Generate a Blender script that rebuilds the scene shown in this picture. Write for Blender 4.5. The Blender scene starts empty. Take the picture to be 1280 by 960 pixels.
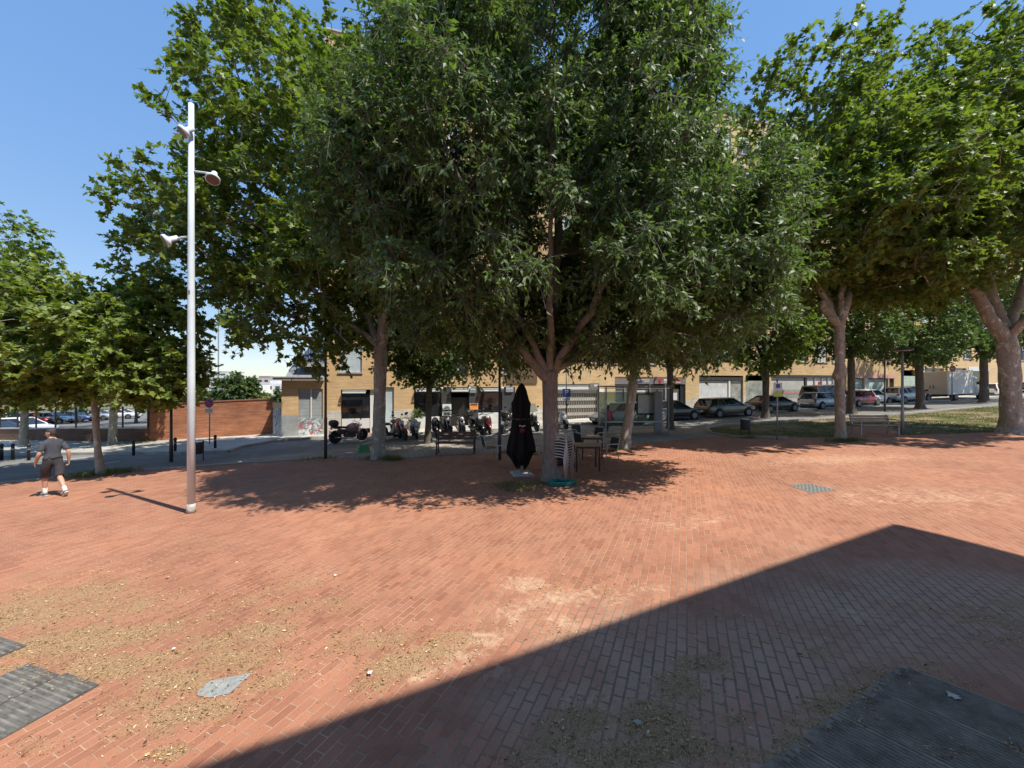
import bpy, bmesh, math, random
import numpy as np
from mathutils import Vector, Matrix

rnd = random.Random(11)
NR = np.random.default_rng(11)
SC = bpy.context.scene
COL = SC.collection
PI = math.pi
F, CAMH = 482.0, 2.45                       # focal length in pixels of a 1280 wide frame, eye height


def G(x, y):
    """height of the gently sloping square and streets"""
    return .033 * x - .012 * y


GN = Vector((-.033, .012, 1)).normalized()


def at(px, py, lift=0.0):
    dx, dz = (px - 640) / F, (py - 480) / F
    d = (CAMH - lift) / (dz + .033 * dx - .012)
    return dx * d, d


def atd(px, d):
    return (px - 640) / F * d, d


FU = Vector((.9551, .2961, 0)).normalized()     # along the house fronts
FN = Vector((.2961, -.9551, 0)).normalized()    # out of the house fronts
FYAW = math.atan2(FU.y, FU.x)


def fs(px):
    dx = (px - 640) / F
    Y = 26.5 / (1 - .31 * dx)
    return Y * dx / .9551


def fz(px, py):
    dx = (px - 640) / F
    return CAMH + (480 - py) / F * (26.5 / (1 - .31 * dx))


def fp(s, off=0.0, z=0.0):
    v = Vector((0, 26.5, 0)) + FU * s + FN * off
    return Vector((v.x, v.y, z))


# ---------------------------------------------------------------- materials
def lin(c):
    return tuple((x / 12.92 if x <= .04045 else ((x + .055) / 1.055) ** 2.4) for x in c)


class N:
    """tiny node-tree writer"""
    def __init__(s, name):
        s.m = bpy.data.materials.new(name)
        s.m.use_nodes = True
        s.t = s.m.node_tree
        s.t.nodes.clear()
        s.out = s.t.nodes.new('ShaderNodeOutputMaterial')

    def n(s, kind, **kw):
        nd = s.t.nodes.new('ShaderNode' + kind)
        for k, v in kw.items():
            if k.startswith('i_'):
                nd.inputs[k[2:].replace('_', ' ')].default_value = v
            else:
                setattr(nd, k, v)
        return nd

    def l(s, a, ao, b, bi):
        s.t.links.new(a.outputs[ao], b.inputs[bi])

    def coords(s, which='Object', scale=(1, 1, 1), rot=(0, 0, 0)):
        tc = s.n('TexCoord')
        mp = s.n('Mapping')
        mp.inputs['Scale'].default_value = scale
        mp.inputs['Rotation'].default_value = rot
        s.l(tc, which, mp, 'Vector')
        return mp

    def noise(s, vec, scale, detail=4, rough=.6, dist=0):
        nd = s.n('TexNoise')
        nd.inputs['Scale'].default_value = scale
        nd.inputs['Detail'].default_value = detail
        nd.inputs['Roughness'].default_value = rough
        nd.inputs['Distortion'].default_value = dist
        s.l(vec, 'Vector', nd, 'Vector')
        return nd

    def ramp(s, src, so, stops, interp='LINEAR'):
        r = s.n('ValToRGB')
        r.color_ramp.interpolation = interp
        e = r.color_ramp.elements
        while len(e) < len(stops):
            e.new(.5)
        for k, (p, c) in enumerate(stops):
            e[k].position = p
            e[k].color = (*c, 1) if len(c) == 3 else c
        s.l(src, so, r, 'Fac')
        return r

    def mix(s, fac, a, b, blend='MIX'):
        nd = s.n('MixRGB', blend_type=blend)
        for i, v in ((0, fac), (1, a), (2, b)):
            if isinstance(v, tuple) and len(v) == 2 and not isinstance(v[0], (int, float)):
                s.l(v[0], v[1], nd, i)
            elif isinstance(v, (int, float)):
                nd.inputs[i].default_value = v
            else:
                nd.inputs[i].default_value = (*v, 1)
        return nd

    def math(s, op, a, b=None):
        nd = s.n('Math', operation=op)
        for i, v in ((0, a), (1, b)):
            if v is None:
                continue
            if isinstance(v, tuple):
                s.l(v[0], v[1], nd, i)
            else:
                nd.inputs[i].default_value = v
        return nd

    def bsdf(s, rough=.6, metal=0, spec=.5):
        b = s.n('BsdfPrincipled')
        b.inputs['Roughness'].default_value = rough
        b.inputs['Metallic'].default_value = metal
        b.inputs['Specular IOR Level'].default_value = spec
        s.l(b, 'BSDF', s.out, 'Surface')
        return b

    def bump(s, b, src, so, strength=.3, dist=.01):
        bp = s.n('Bump')
        bp.inputs['Strength'].default_value = strength
        bp.inputs['Distance'].default_value = dist
        s.l(src, so, bp, 'Height')
        s.l(bp, 'Normal', b, 'Normal')
        return bp


MATS = {}


def mk(name, col, rough=.6, metal=0.0, var=.15, scale=5, spec=.5, coat=0, bump=0):
    """plain painted / cast / woven stuff with uneven tone"""
    if name in MATS:
        return MATS[name]
    a = N(name)
    b = a.bsdf(rough, metal, spec)
    v = a.coords()
    nz = a.noise(v, scale, 5, .65)
    lo = tuple(c * (1 - var) for c in col)
    hi = tuple(min(1, c * (1 + var)) for c in col)
    r = a.ramp(nz, 'Fac', [(.3, lo), (.7, hi)])
    a.l(r, 'Color', b, 'Base Color')
    b.inputs['Coat Weight'].default_value = coat
    b.inputs['Coat Roughness'].default_value = .08
    if bump:
        n2 = a.noise(v, scale * 6, 4, .7)
        a.bump(b, n2, 'Fac', bump, .01)
    MATS[name] = a.m
    return a.m


def glass_mat(name, col=(.02, .025, .028), rough=.05):
    if name in MATS:
        return MATS[name]
    a = N(name)
    b = a.bsdf(rough, 0, .8)
    v = a.coords()
    nz = a.noise(v, 1.3, 2)
    r = a.ramp(nz, 'Fac', [(.3, tuple(c * .6 for c in col)), (.7, tuple(c * 1.5 for c in col))])
    a.l(r, 'Color', b, 'Base Color')
    MATS[name] = a.m
    return a.m


def clear_glass(name, tint=(.78, .9, .87), amt=.75):
    a = N(name)
    tr = a.n('BsdfTransparent')
    tr.inputs[0].default_value = (*tint, 1)
    gl = a.n('BsdfPrincipled')
    gl.inputs['Base Color'].default_value = (.16, .2, .19, 1)
    gl.inputs['Roughness'].default_value = .08
    mx = a.n('MixShader')
    mx.inputs[0].default_value = 1 - amt
    a.l(tr, 0, mx, 1)
    a.l(gl, 0, mx, 2)
    a.l(mx, 0, a.out, 'Surface')
    return a.m


# ---------------------------------------------------------------- meshes
class MB:
    """collects shapes, links them as ONE mesh object"""
    def __init__(s):
        s.v, s.f, s.mi, s.sm = [], [], [], []
        s.cur, s.smooth = 0, False

    def add(s, vs, fs_):
        o = len(s.v)
        s.v += [tuple(p) for p in vs]
        for f in fs_:
            s.f.append(tuple(i + o for i in f))
            s.mi.append(s.cur)
            s.sm.append(s.smooth)

    def box(s, c, d, M=None, bev=0.0):
        hx, hy, hz = d[0] / 2, d[1] / 2, d[2] / 2
        if bev <= 0:
            P = [(x, y, z) for z in (-hz, hz) for y in (-hy, hy) for x in (-hx, hx)]
            Fc = [(0, 2, 3, 1), (4, 5, 7, 6), (0, 1, 5, 4), (2, 6, 7, 3), (0, 4, 6, 2), (1, 3, 7, 5)]
        else:
            bev = min(bev, hx * .9, hy * .9, hz * .9)
            P, Fc = [], []
            for z, ins in ((-hz, bev), (-hz + bev, 0), (hz - bev, 0), (hz, bev)):
                X, Y = hx - ins, hy - ins
                b = bev if ins == 0 else bev * .5
                P += [(-X + b, -Y, z), (X - b, -Y, z), (X, -Y + b, z), (X, Y - b, z), (X - b, Y, z), (-X + b, Y, z), (-X, Y - b, z), (-X, -Y + b, z)]
            Fc.append(tuple(range(7, -1, -1)))
            for k in range(3):
                for i in range(8):
                    j = (i + 1) % 8
                    Fc.append((k * 8 + i, k * 8 + j, k * 8 + 8 + j, k * 8 + 8 + i))
            Fc.append(tuple(range(24, 32)))
        C = Vector(c)
        P = [Vector(p) for p in P]
        if M is not None:
            P = [M @ p for p in P]
        s.add([p + C for p in P], Fc)

    def bar(s, a, b, w, h, bev=0.0):
        """box from a to b"""
        a, b = Vector(a), Vector(b)
        d = b - a
        L = d.length
        x = d / L
        up = Vector((0, 0, 1)) if abs(x.z) < .95 else Vector((0, 1, 0))
        y = up.cross(x).normalized()
        z = x.cross(y)
        M = Matrix((x, y, z)).transposed()
        s.box((a + b) / 2, (L, w, h), M, bev)

    def tube(s, pts, r, k=8, cap=True):
        pts = [Vector(p) for p in pts]
        n = len(pts)
        rs = r if isinstance(r, (list, tuple)) else [r] * n
        P, Fc = [], []
        prev = None
        for i in range(n):
            t = (pts[min(i + 1, n - 1)] - pts[max(i - 1, 0)]).normalized()
            if prev is None:
                up = Vector((0, 0, 1)) if abs(t.z) < .9 else Vector((1, 0, 0))
                u = up.cross(t).normalized()
            else:
                u = (prev - t * prev.dot(t)).normalized()
            prev = u
            w = t.cross(u)
            for j in range(k):
                a = 2 * PI * j / k
                P.append(pts[i] + (u * math.cos(a) + w * math.sin(a)) * rs[i])
        for i in range(n - 1):
            for j in range(k):
                q = (j + 1) % k
                Fc.append((i * k + j, i * k + q, i * k + k + q, i * k + k + j))
        if cap:
            Fc.append(tuple(range(k - 1, -1, -1)))
            Fc.append(tuple(range((n - 1) * k, n * k)))
        s.add(P, Fc)

    def lathe(s, prof, c=(0, 0, 0), axis='z', k=20, M=None):
        """prof: (radius, height) pairs"""
        P, Fc = [], []
        n = len(prof)
        for (r, h) in prof:
            for j in range(k):
                a = 2 * PI * j / k
                x, y = r * math.cos(a), r * math.sin(a)
                p = (x, y, h) if axis == 'z' else ((h, x, y) if axis == 'x' else (y, h, x))
                P.append(Vector(p))
        for i in range(n - 1):
            for j in range(k):
                q = (j + 1) % k
                Fc.append((i * k + j, i * k + q, i * k + k + q, i * k + k + j))
        Fc.append(tuple(range(k - 1, -1, -1)))
        Fc.append(tuple(range((n - 1) * k, n * k)))
        if M is not None:
            P = [M @ p for p in P]
        C = Vector(c)
        s.add([p + C for p in P], Fc)

    def loft(s, rings, closed=True, cap=True):
        n, k = len(rings), len(rings[0])
        P = [p for r in rings for p in r]
        Fc = []
        for i in range(n - 1):
            for j in range(k if closed else k - 1):
                q = (j + 1) % k
                Fc.append((i * k + j, i * k + q, i * k + k + q, i * k + k + j))
        if cap:
            Fc.append(tuple(range(k - 1, -1, -1)))
            Fc.append(tuple(range((n - 1) * k, n * k)))
        s.add(P, Fc)

    def prism(s, poly, a, b, M=None):
        """poly: 2-D outline (x, z) swept from y=a to y=b"""
        k = len(poly)
        P = [Vector((x, a, z)) for x, z in poly] + [Vector((x, b, z)) for x, z in poly]
        Fc = [tuple(range(k)), tuple(range(2 * k - 1, k - 1, -1))]
        for i in range(k):
            j = (i + 1) % k
            Fc.append((i, k + i, k + j, j))
        if M is not None:
            P = [M @ p for p in P]
        s.add(P, Fc)

    def build(s, name, mats, parent=None, fix=True, xf=None):
        me = bpy.data.meshes.new(name)
        vs = s.v if xf is None else [tuple(xf @ Vector(p)) for p in s.v]
        me.from_pydata(vs, [], s.f)
        if not isinstance(mats, (list, tuple)):
            mats = [mats]
        for m in mats:
            me.materials.append(m)
        me.polygons.foreach_set('material_index', s.mi)
        me.polygons.foreach_set('use_smooth', s.sm)
        if fix:
            bm = bmesh.new()
            bm.from_mesh(me)
            bmesh.ops.recalc_face_normals(bm, faces=bm.faces)
            bm.to_mesh(me)
            bm.free()
        me.update()
        o = bpy.data.objects.new(name, me)
        COL.objects.link(o)
        if parent is not None:
            o.parent = parent
        return o


def tag(o, label=None, cat=None, group=None, kind=None):
    if label:
        o['label'] = label
    if cat:
        o['category'] = cat
    if group:
        o['group'] = group
    if kind:
        o['kind'] = kind
    return o


def empty(name, x, y, label, cat, group=None, yaw=0.0, tilt=False, z=None):
    o = bpy.data.objects.new(name, None)
    COL.objects.link(o)
    o.empty_display_size = .3
    o.location = (x, y, G(x, y) if z is None else z)
    if tilt:
        q = Vector((0, 0, 1)).rotation_difference(GN)
        o.rotation_euler = (q @ Matrix.Rotation(yaw, 3, 'Z').to_quaternion()).to_euler()
    else:
        o.rotation_euler = (0, 0, yaw)
    return tag(o, label, cat, group)


def dup(root, x, y, yaw, label, z=None):
    r = root.copy()
    COL.objects.link(r)
    r.location = (x, y, G(x, y) if z is None else z)
    r.rotation_euler = (0, 0, yaw)
    r['label'] = label
    for ch in list(root.children):
        c = ch.copy()
        COL.objects.link(c)
        c.parent = r
        for g in ch.children:
            d = g.copy()
            COL.objects.link(d)
            d.parent = c
    return r


def npmesh(name, verts, loops, starts, totals, mats, parent=None, smooth=False, mi=None):
    me = bpy.data.meshes.new(name)
    me.vertices.add(len(verts))
    me.vertices.foreach_set('co', np.ascontiguousarray(verts, np.float32).ravel())
    me.loops.add(len(loops))
    me.loops.foreach_set('vertex_index', np.ascontiguousarray(loops, np.int32))
    me.polygons.add(len(starts))
    me.polygons.foreach_set('loop_start', np.ascontiguousarray(starts, np.int32))
    try:
        me.polygons.foreach_set('loop_total', np.ascontiguousarray(totals, np.int32))
    except Exception:
        pass
    if smooth:
        me.polygons.foreach_set('use_smooth', np.ones(len(starts), bool))
    for m in (mats if isinstance(mats, (list, tuple)) else [mats]):
        me.materials.append(m)
    if mi is not None:
        me.polygons.foreach_set('material_index', np.ascontiguousarray(mi, np.int32))
    me.update(calc_edges=True)
    o = bpy.data.objects.new(name, me)
    COL.objects.link(o)
    if parent is not None:
        o.parent = parent
    return o


def hash2(ix, iy, seed=0):
    h = np.sin(ix * 127.1 + iy * 311.7 + seed * 74.7) * 43758.5453
    return h - np.floor(h)


def vnoise(x, y, seed=0):
    ix, iy = np.floor(x), np.floor(y)
    fx, fy = x - ix, y - iy
    fx, fy = fx * fx * (3 - 2 * fx), fy * fy * (3 - 2 * fy)
    a, b = hash2(ix, iy, seed), hash2(ix + 1, iy, seed)
    c, d = hash2(ix, iy + 1, seed), hash2(ix + 1, iy + 1, seed)
    return (a * (1 - fx) + b * fx) * (1 - fy) + (c * (1 - fx) + d * fx) * fy


def fbm(x, y, seed=0):
    return (vnoise(x, y, seed) + .5 * vnoise(x * 2.1, y * 2.1, seed + 1) + .25 * vnoise(x * 4.3, y * 4.3, seed + 2)) / 1.75
# ---------------------------------------------------------------- camera, sky, sun
cam = bpy.data.objects.new('camera', bpy.data.cameras.new('camera'))
COL.objects.link(cam)
cam.location = (0, 0, CAMH)
cam.rotation_euler = (PI / 2, 0, 0)
cam.data.sensor_width = 36
cam.data.lens = 36 * F / 1280
cam.data.clip_end = 6000
cam.data.clip_start = .05
SC.camera = cam

SUNV = Vector((.435, -.25, .866)).normalized()
w = bpy.data.worlds.new('World')
SC.world = w
w.use_nodes = True
wt = w.node_tree
sky = wt.nodes.new('ShaderNodeTexSky')
sky.sky_type = 'NISHITA'
sky.sun_disc = False
sky.sun_elevation = math.asin(SUNV.z)
sky.sun_rotation = math.atan2(SUNV.x, SUNV.y)
sky.air_density = 1.0
sky.dust_density = .05
sky.ozone_density = 4.0
bg = wt.nodes['Background']
bg.inputs['Strength'].default_value = .14
hs = wt.nodes.new('ShaderNodeHueSaturation')
hs.inputs['Saturation'].default_value = 2.8
hs.inputs["Value"].default_value = 1.42
hs.inputs['Hue'].default_value = .515
gm = wt.nodes.new('ShaderNodeGamma')
gm.inputs[1].default_value = .25
wt.links.new(sky.outputs[0], gm.inputs[0])
wt.links.new(gm.outputs[0], hs.inputs['Color'])
wt.links.new(hs.outputs[0], bg.inputs[0])
sun = bpy.data.objects.new('sun', bpy.data.lights.new('sun', 'SUN'))
COL.objects.link(sun)
sun.data.energy = 2.25
sun.data.angle = math.radians(.53)
sun.data.color = (1, .94, .84)
sun.rotation_euler = SUNV.to_track_quat('Z', 'Y').to_euler()
sun.location = (20, -12, 40)
SC.view_settings.view_transform = 'Standard'
SC.view_settings.look = 'None'
SC.view_settings.gamma = 1
SC.view_settings.exposure = 1.6
cy = SC.cycles
cy.max_bounces = 7
cy.diffuse_bounces = 4
cy.glossy_bounces = 3
cy.transmission_bounces = 5
cy.transparent_max_bounces = 12
cy.sample_clamp_indirect = 6
cy.caustics_reflective = cy.caustics_refractive = False
cy.use_denoising = True
try:
    cy.denoiser = 'OPENIMAGEDENOISE'
    cy.denoising_input_passes = 'RGB_ALBEDO_NORMAL'
    cy.denoising_prefilter = 'ACCURATE'
except Exception:
    pass

# ---------------------------------------------------------------- the ground
E1 = Vector((.412, .911, 0))                 # along the brick courses
E2 = Vector((.911, -.412, 0))


def brick_paving():
    a = N('red_brick_paving')
    b = a.bsdf(.85, 0, .3)
    v = a.coords('Object', rot=(0, 0, math.radians(-65.7)))
    raw = a.coords()
    wob = a.noise(raw, 9, 3, .6)
    wv = a.n('VectorMath', operation='MULTIPLY_ADD')
    a.l(wob, 'Color', wv, 0)
    wv.inputs[1].default_value = (.012, .012, 0)
    a.l(v, 'Vector', wv, 2)
    br = a.n('TexBrick', offset=.5)
    a.l(wv, 'Vector', br, 'Vector')
    br.inputs['Scale'].default_value = 1
    br.inputs['Brick Width'].default_value = .208
    br.inputs['Row Height'].default_value = .09
    wa = a.n('Attribute', attribute_name='wear')
    mn = a.noise(raw, 21, 4, .7)
    m1 = a.math('MULTIPLY', (mn, 'Fac'), (wa, 'Fac'))
    m2 = a.math('MULTIPLY', (m1, 'Value'), .011)
    m3 = a.math('ADD', (m2, 'Value'), .0048)
    a.l(m3, 'Value', br, 'Mortar Size')
    br.inputs['Mortar Smooth'].default_value = .25
    br.inputs['Color1'].default_value = (.39, .165, .096, 1)
    br.inputs['Color2'].default_value = (.275, .108, .064, 1)
    br.inputs['Mortar'].default_value = (0, 0, 0, 1)
    wear = a.n('Attribute', attribute_name='wear')
    lit = a.n('Attribute', attribute_name='litter')
    big = a.noise(raw, .35, 4, .6)
    tone = a.ramp(big, 'Fac', [(.3, (.74, .73, .75)), (.52, (1, 1, 1)), (.7, (1.2, 1.16, 1.08))])
    c1 = a.mix(1.0, (br, 'Color'), (tone, 'Color'), 'MULTIPLY')
    dustn = a.noise(raw, 1.6, 6, .7)
    dust = a.ramp(dustn, 'Fac', [(.38, (.06, .06, .06)), (.72, (.42, .42, .42))])
    c2 = a.mix((dust, 'Color'), (c1, 'Color'), (.46, .245, .148))
    # worn pale faces of the old bricks
    wn = a.noise(raw, 14, 6, .75)
    wn2 = a.noise(raw, 2.3, 3, .6)
    wsum = a.math('ADD', (wn, 'Fac'), (wn2, 'Fac'))
    wm = a.math('MULTIPLY', (wsum, 'Value'), (wear, 'Fac'))
    wr = a.ramp(wm, 'Value', [(.40, (0, 0, 0)), (.95, (.72, .72, .72))])
    c3 = a.mix((wr, 'Color'), (c2, 'Color'), (.46, .31, .215))
    # joints: pale sand out in the square, dark earth where it is worn
    mort = a.mix((wear, 'Fac'), (.55, .35, .235), (.13, .10, .075))
    mj = a.noise(raw, 3.1, 4, .7)
    mjr = a.ramp(mj, 'Fac', [(.32, (.4, .4, .4)), (.62, (.9, .9, .9))])
    mfac = a.math('MULTIPLY', (br, 'Fac'), (mjr, 'Color'))
    c4 = a.mix((mfac, 'Value'), (c3, 'Color'), (mort, 'Color'))
    # pale sand trodden over the bricks
    sand = a.n('Attribute', attribute_name='sand')
    sn = a.noise(raw, 11, 5, .75)
    ss = a.math('ADD', (sand, 'Fac'), (sn, 'Fac'))
    sr0 = a.ramp(ss, 'Value', [(.74, (0, 0, 0)), (1.15, (.75, .75, .75))])
    c4 = a.mix((sr0, 'Color'), (c4, 'Color'), (.58, .40, .265))
    # dirt and chaff lying in drifts
    fn = a.noise(raw, 38, 6, .8, .6)
    fn2 = a.noise(raw, 120, 3, .8)
    lit2 = a.math('MULTIPLY', (lit, 'Fac'), .92)
    ls = a.math('ADD', (lit2, 'Value'), (fn, 'Fac'))
    ls2 = a.math('ADD', (ls, 'Value'), a_m(a, br, .10))
    lr = a.ramp(ls2, 'Value', [(.78, (0, 0, 0)), (1.0, (.85, .85, .85))])
    chaff = a.ramp(fn2, 'Fac', [(.30, (.09, .06, .032)), (.5, (.33, .205, .105)), (.72, (.58, .42, .25))])
    c5 = a.mix((lr, 'Color'), (c4, 'Color'), (chaff, 'Color'))
    # speckle
    sp = a.noise(raw, 230, 2, .6)
    sr = a.ramp(sp, 'Fac', [(.35, (.8, .8, .8)), (.65, (1.18, 1.18, 1.18))])
    c6 = a.mix(1.0, (c5, 'Color'), (sr, 'Color'), 'MULTIPLY')
    a.l(c6, 'Color', b, 'Base Color')
    inv = a.math('SUBTRACT', 1.0, (br, 'Fac'))
    h1 = a.math('MULTIPLY', (wn, 'Fac'), .5)
    h2 = a.math('ADD', (inv, 'Value'), (h1, 'Value'))
    h3 = a.math('MULTIPLY', (fn2, 'Fac'), .4)
    h4 = a.math('ADD', (h2, 'Value'), (h3, 'Value'))
    a.bump(b, h4, 'Value', .55, .006)
    return a.m


def a_m(a, br, k):
    return (a.math('MULTIPLY', (br, 'Fac'), k), 'Value')


def asphalt_mat(name, col, slabs=0.0, crack=True):
    a = N(name)
    b = a.bsdf(.9, 0, .25)
    v = a.coords('Object', rot=(0, 0, -FYAW))
    n1 = a.noise(v, .5, 5, .65)
    n2 = a.noise(v, 60, 3, .7)
    r = a.ramp(n1, 'Fac', [(.3, tuple(c * .75 for c in col)), (.7, tuple(c * 1.25 for c in col))])
    r2 = a.ramp(n2, 'Fac', [(.3, (.75, .75, .75)), (.7, (1.25, 1.25, 1.25))])
    c = a.mix(1.0, (r, 'Color'), (r2, 'Color'), 'MULTIPLY')
    if slabs:
        br = a.n('TexBrick', offset=0)
        a.l(v, 'Vector', br, 'Vector')
        br.inputs['Scale'].default_value = 1
        br.inputs['Brick Width'].default_value = slabs
        br.inputs['Row Height'].default_value = slabs
        br.inputs['Mortar Size'].default_value = .006
        br.inputs['Color1'].default_value = (1.08, 1.08, 1.08, 1)
        br.inputs['Color2'].default_value = (.9, .9, .9, 1)
        br.inputs['Mortar'].default_value = (.45, .45, .45, 1)
        c = a.mix(1.0, (c, 'Color'), (br, 'Color'), 'MULTIPLY')
    a.l(c, 'Color', b, 'Base Color')
    a.bump(b, n2, 'Fac', .3, .004)
    return a.m


M_BRICKPAVE = brick_paving()
M_ROAD = asphalt_mat('asphalt', (.19, .185, .175))
M_PAVE = asphalt_mat('pavement_slabs', (.43, .41, .365), .4)
M_PAVE2 = asphalt_mat('old_pavement_slabs', (.30, .27, .225), .2)
M_KERB = mk('kerb_stone', (.33, .31, .28), .85, 0, .2, 3)
M_PAINT = mk('road_paint', (.6, .6, .57), .8, 0, .25, 4)


def terrain_mat():
    a = N('dry_ground')
    b = a.bsdf(.95, 0, .2)
    v = a.coords()
    n1 = a.noise(v, .05, 6, .7)
    r = a.ramp(n1, 'Fac', [(.35, (.10, .105, .045)), (.55, (.20, .17, .10)), (.7, (.27, .24, .19))])
    a.l(r, 'Color', b, 'Base Color')
    return a.m


# far ground: one sheet to the horizon
ax = np.array([-3000, -1500, -800, -400, -250, -170, -120, -90, -60, -40, -20, 0, 20, 40, 60, 90, 120, 170, 250, 400, 800, 1500, 3000], float)
X, Y = np.meshgrid(ax, ax, indexing='ij')
Z = np.clip(.033 * X - .012 * Y, -4.6, 3.2) - .03
k = len(ax)
vs = np.stack([X, Y, Z], -1).reshape(-1, 3)
q = [(i * k + j, (i + 1) * k + j, (i + 1) * k + j + 1, i * k + j + 1) for i in range(k - 1) for j in range(k - 1)]
lo = np.array(q).ravel()
tag(npmesh('ground', vs, lo, np.arange(0, len(lo), 4), np.full(len(q), 4), terrain_mat()), kind='structure')

# drifts of chaff and the worn part of the paving: (px, py, rx, ry, strength)
LITTER = [(90, 720, 1.5, .5, .32), (160, 760, 1.2, .4, .5), (300, 750, 1.0, .4, .36), (440, 800, .6, .3, .42), (180, 910, .5, .2, .4), (70, 745, 1.1, .5, .6), (40, 770, .9, .4, .75), (130, 800, .8, .35, .8), (150, 830, .7, .3, .8), (60, 800, .6, .3, .7), (230, 770, .9, .35, .35), (330, 720, .8, .4, .25),
          (260, 800, .7, .3, .45), (330, 790, .6, .28, .62), (360, 760, .5, .3, .55), (300, 825, .6, .25, .65), (215, 850, .55, .2, .72), (160, 880, .45, .16, .6), (240, 890, .45, .16, .6), (330, 850, .4, .2, .5), (60, 930, .35, .1, .4),
          (215, 940, .2, .08, .55), (410, 760, .5, .3, .4), (380, 730, .7, .4, .35), (480, 800, .4, .2, .5), (500, 830, .35, .2, .72), (540, 815, .35, .2, .6), (470, 855, .25, .15, .5), (560, 800, .4, .25, .4),
          (700, 730, .6, .35, .3), (760, 735, .6, .35, .3), (640, 770, .4, .3, .25), (700, 790, .3, .25, .3),
          (720, 900, .3, .16, .75), (700, 930, .3, .12, .75), (820, 900, .3, .2, .9), (850, 860, .28, .18, .75), (880, 830, .28, .14, .7), (800, 945, .35, .1, .95), (860, 935, .28, .12, .85), (760, 950, .3, .08, .8), (660, 950, .3, .1, .6),
          (745, 870, .15, .1, .4), (930, 945, .22, .08, .7), (915, 900, .14, .1, .5), (960, 800, .3, .1, .35), (1030, 815, .24, .09, .68), (1000, 795, .3, .08, .4), (900, 770, .4, .15, .3), (1100, 845, .2, .1, .85), (1060, 865, .2, .1, .85), (1030, 885, .17, .09, .85), (1075, 880, .14, .08, .8), (1000, 900, .14, .08, .5), (985, 920, .12, .07, .7),
          (1240, 775, .4, .16, .75), (1265, 755, .35, .16, .7), (1215, 760, .35, .12, .5), (1160, 760, .4, .1, .35), (1190, 850, .14, .06, .5), (1255, 800, .3, .1, .65), (1270, 940, .1, .06, .8), (960, 945, .12, .06, .8), (1112, 842, .12, .06, 1), (1085, 862, .12, .06, 1), (1052, 884, .12, .06, 1), (1020, 906, .12, .06, 1), (990, 930, .12, .06, 1), (1165, 838, .14, .05, .7), (1215, 858, .12, .05, .6), (1090, 905, .16, .05, .5), (1190, 940, .2, .06, .5), (700, 705, .4, .2, .2), (80, 860, .3, .1, .4), (20, 835, .25, .08, .7), (1130, 790, .3, .1, .3), (1160, 830, .15, .06, .6),
          (640, 610, .8, .3, .42), (600, 605, .5, .25, .3), (670, 605, .5, .2, .4)]
WEAR = [(900, 830, 2.0, 1.1, 1.0), (1150, 760, 2.6, 1.4, .9), (720, 880, 1.1, .6, .9), (700, 760, 1.5, .9, .42), (600, 800, .8, .5, .4), (560, 820, .6, .5, .3), (650, 735, .9, .5, .35), (1060, 690, 2.0, 1.0, .45), (760, 940, 1.3, .5, .9), (1000, 930, 1, .5, .9)]


def blobs(L, x, y):
    o = np.zeros_like(x)
    for (px, py, rx, ry, s_) in L:
        cx, cy_ = at(px, py)
        d = ((x - cx) / rx) ** 2 + ((y - cy_) / ry) ** 2
        o = np.maximum(o, s_ * np.exp(-d * .9))
    return o


SAND = [(660, 732, .55, .35, .37), (640, 765, .5, .3, .37), (690, 745, .6, .35, .36), (610, 800, .42, .25, .42), (575, 818, .35, .2, .38), (540, 838, .25, .15, .4), (740, 745, .6, .3, .38), (820, 735, .5, .2, .28), (620, 840, .2, .12, .42), (520, 848, .1, .07, .55), (700, 775, .3, .2, .4), (860, 800, .3, .2, .25), (1200, 640, 1.2, .4, .22), (1000, 600, 1.5, .5, .2), (720, 880, .25, .15, .3), (1080, 770, .5, .25, .3), (1150, 620, 3, 1.1, .33), (1050, 575, 5, 1.6, .33), (860, 650, 2, .8, .28)]


def sand_at(x, y):
    return np.clip(blobs(SAND, x, y) * (.5 + .9 * fbm(x * 4, y * 4, 31)), 0, 1)


def litter_at(x, y):
    b = blobs(LITTER, x, y)
    n = fbm(x * 2.6, y * 2.6, 3)
    n2 = fbm(x * 9, y * 9, 9)
    return np.clip(b * (.45 + 1.0 * n) + (n2 - .5) * .35 * (b > .08), 0, 1)


def wear_at(x, y):
    return np.clip(blobs(WEAR, x, y) * (.6 + .8 * fbm(x * 1.2, y * 1.2, 21)), 0, 1)


def axis(segs):
    o = []
    for a, b, st in segs:
        o += list(np.arange(a, b, st))
    o.append(segs[-1][1])
    return np.array(o)


gx = axis([(-60, -20, 4), (-20, -7, 1), (-7, 9, .055), (9, 20, 1), (20, 80, 4)])
gy = axis([(-14, 1.2, .8), (1.2, 7.5, .05), (7.5, 14, .5), (14, 46, 2)])
X, Y = np.meshgrid(gx, gy, indexing='ij')
Z = G(X, Y)
nx, ny = X.shape
vs = np.stack([X, Y, Z], -1).reshape(-1, 3)
I = np.arange(nx * ny).reshape(nx, ny)
q = np.stack([I[:-1, :-1], I[1:, :-1], I[1:, 1:], I[:-1, 1:]], -1).reshape(-1, 4)
plaza = npmesh('brick_square', vs, q.ravel(), np.arange(0, q.size, 4), np.full(len(q), 4), M_BRICKPAVE)
for nm, fn_ in (('litter', litter_at), ('wear', wear_at), ('sand', sand_at)):
    att = plaza.data.attributes.new(nm, 'FLOAT', 'POINT')
    att.data.foreach_set('value', fn_(X, Y).ravel().astype(np.float32))
tag(plaza, kind='structure')


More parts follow.
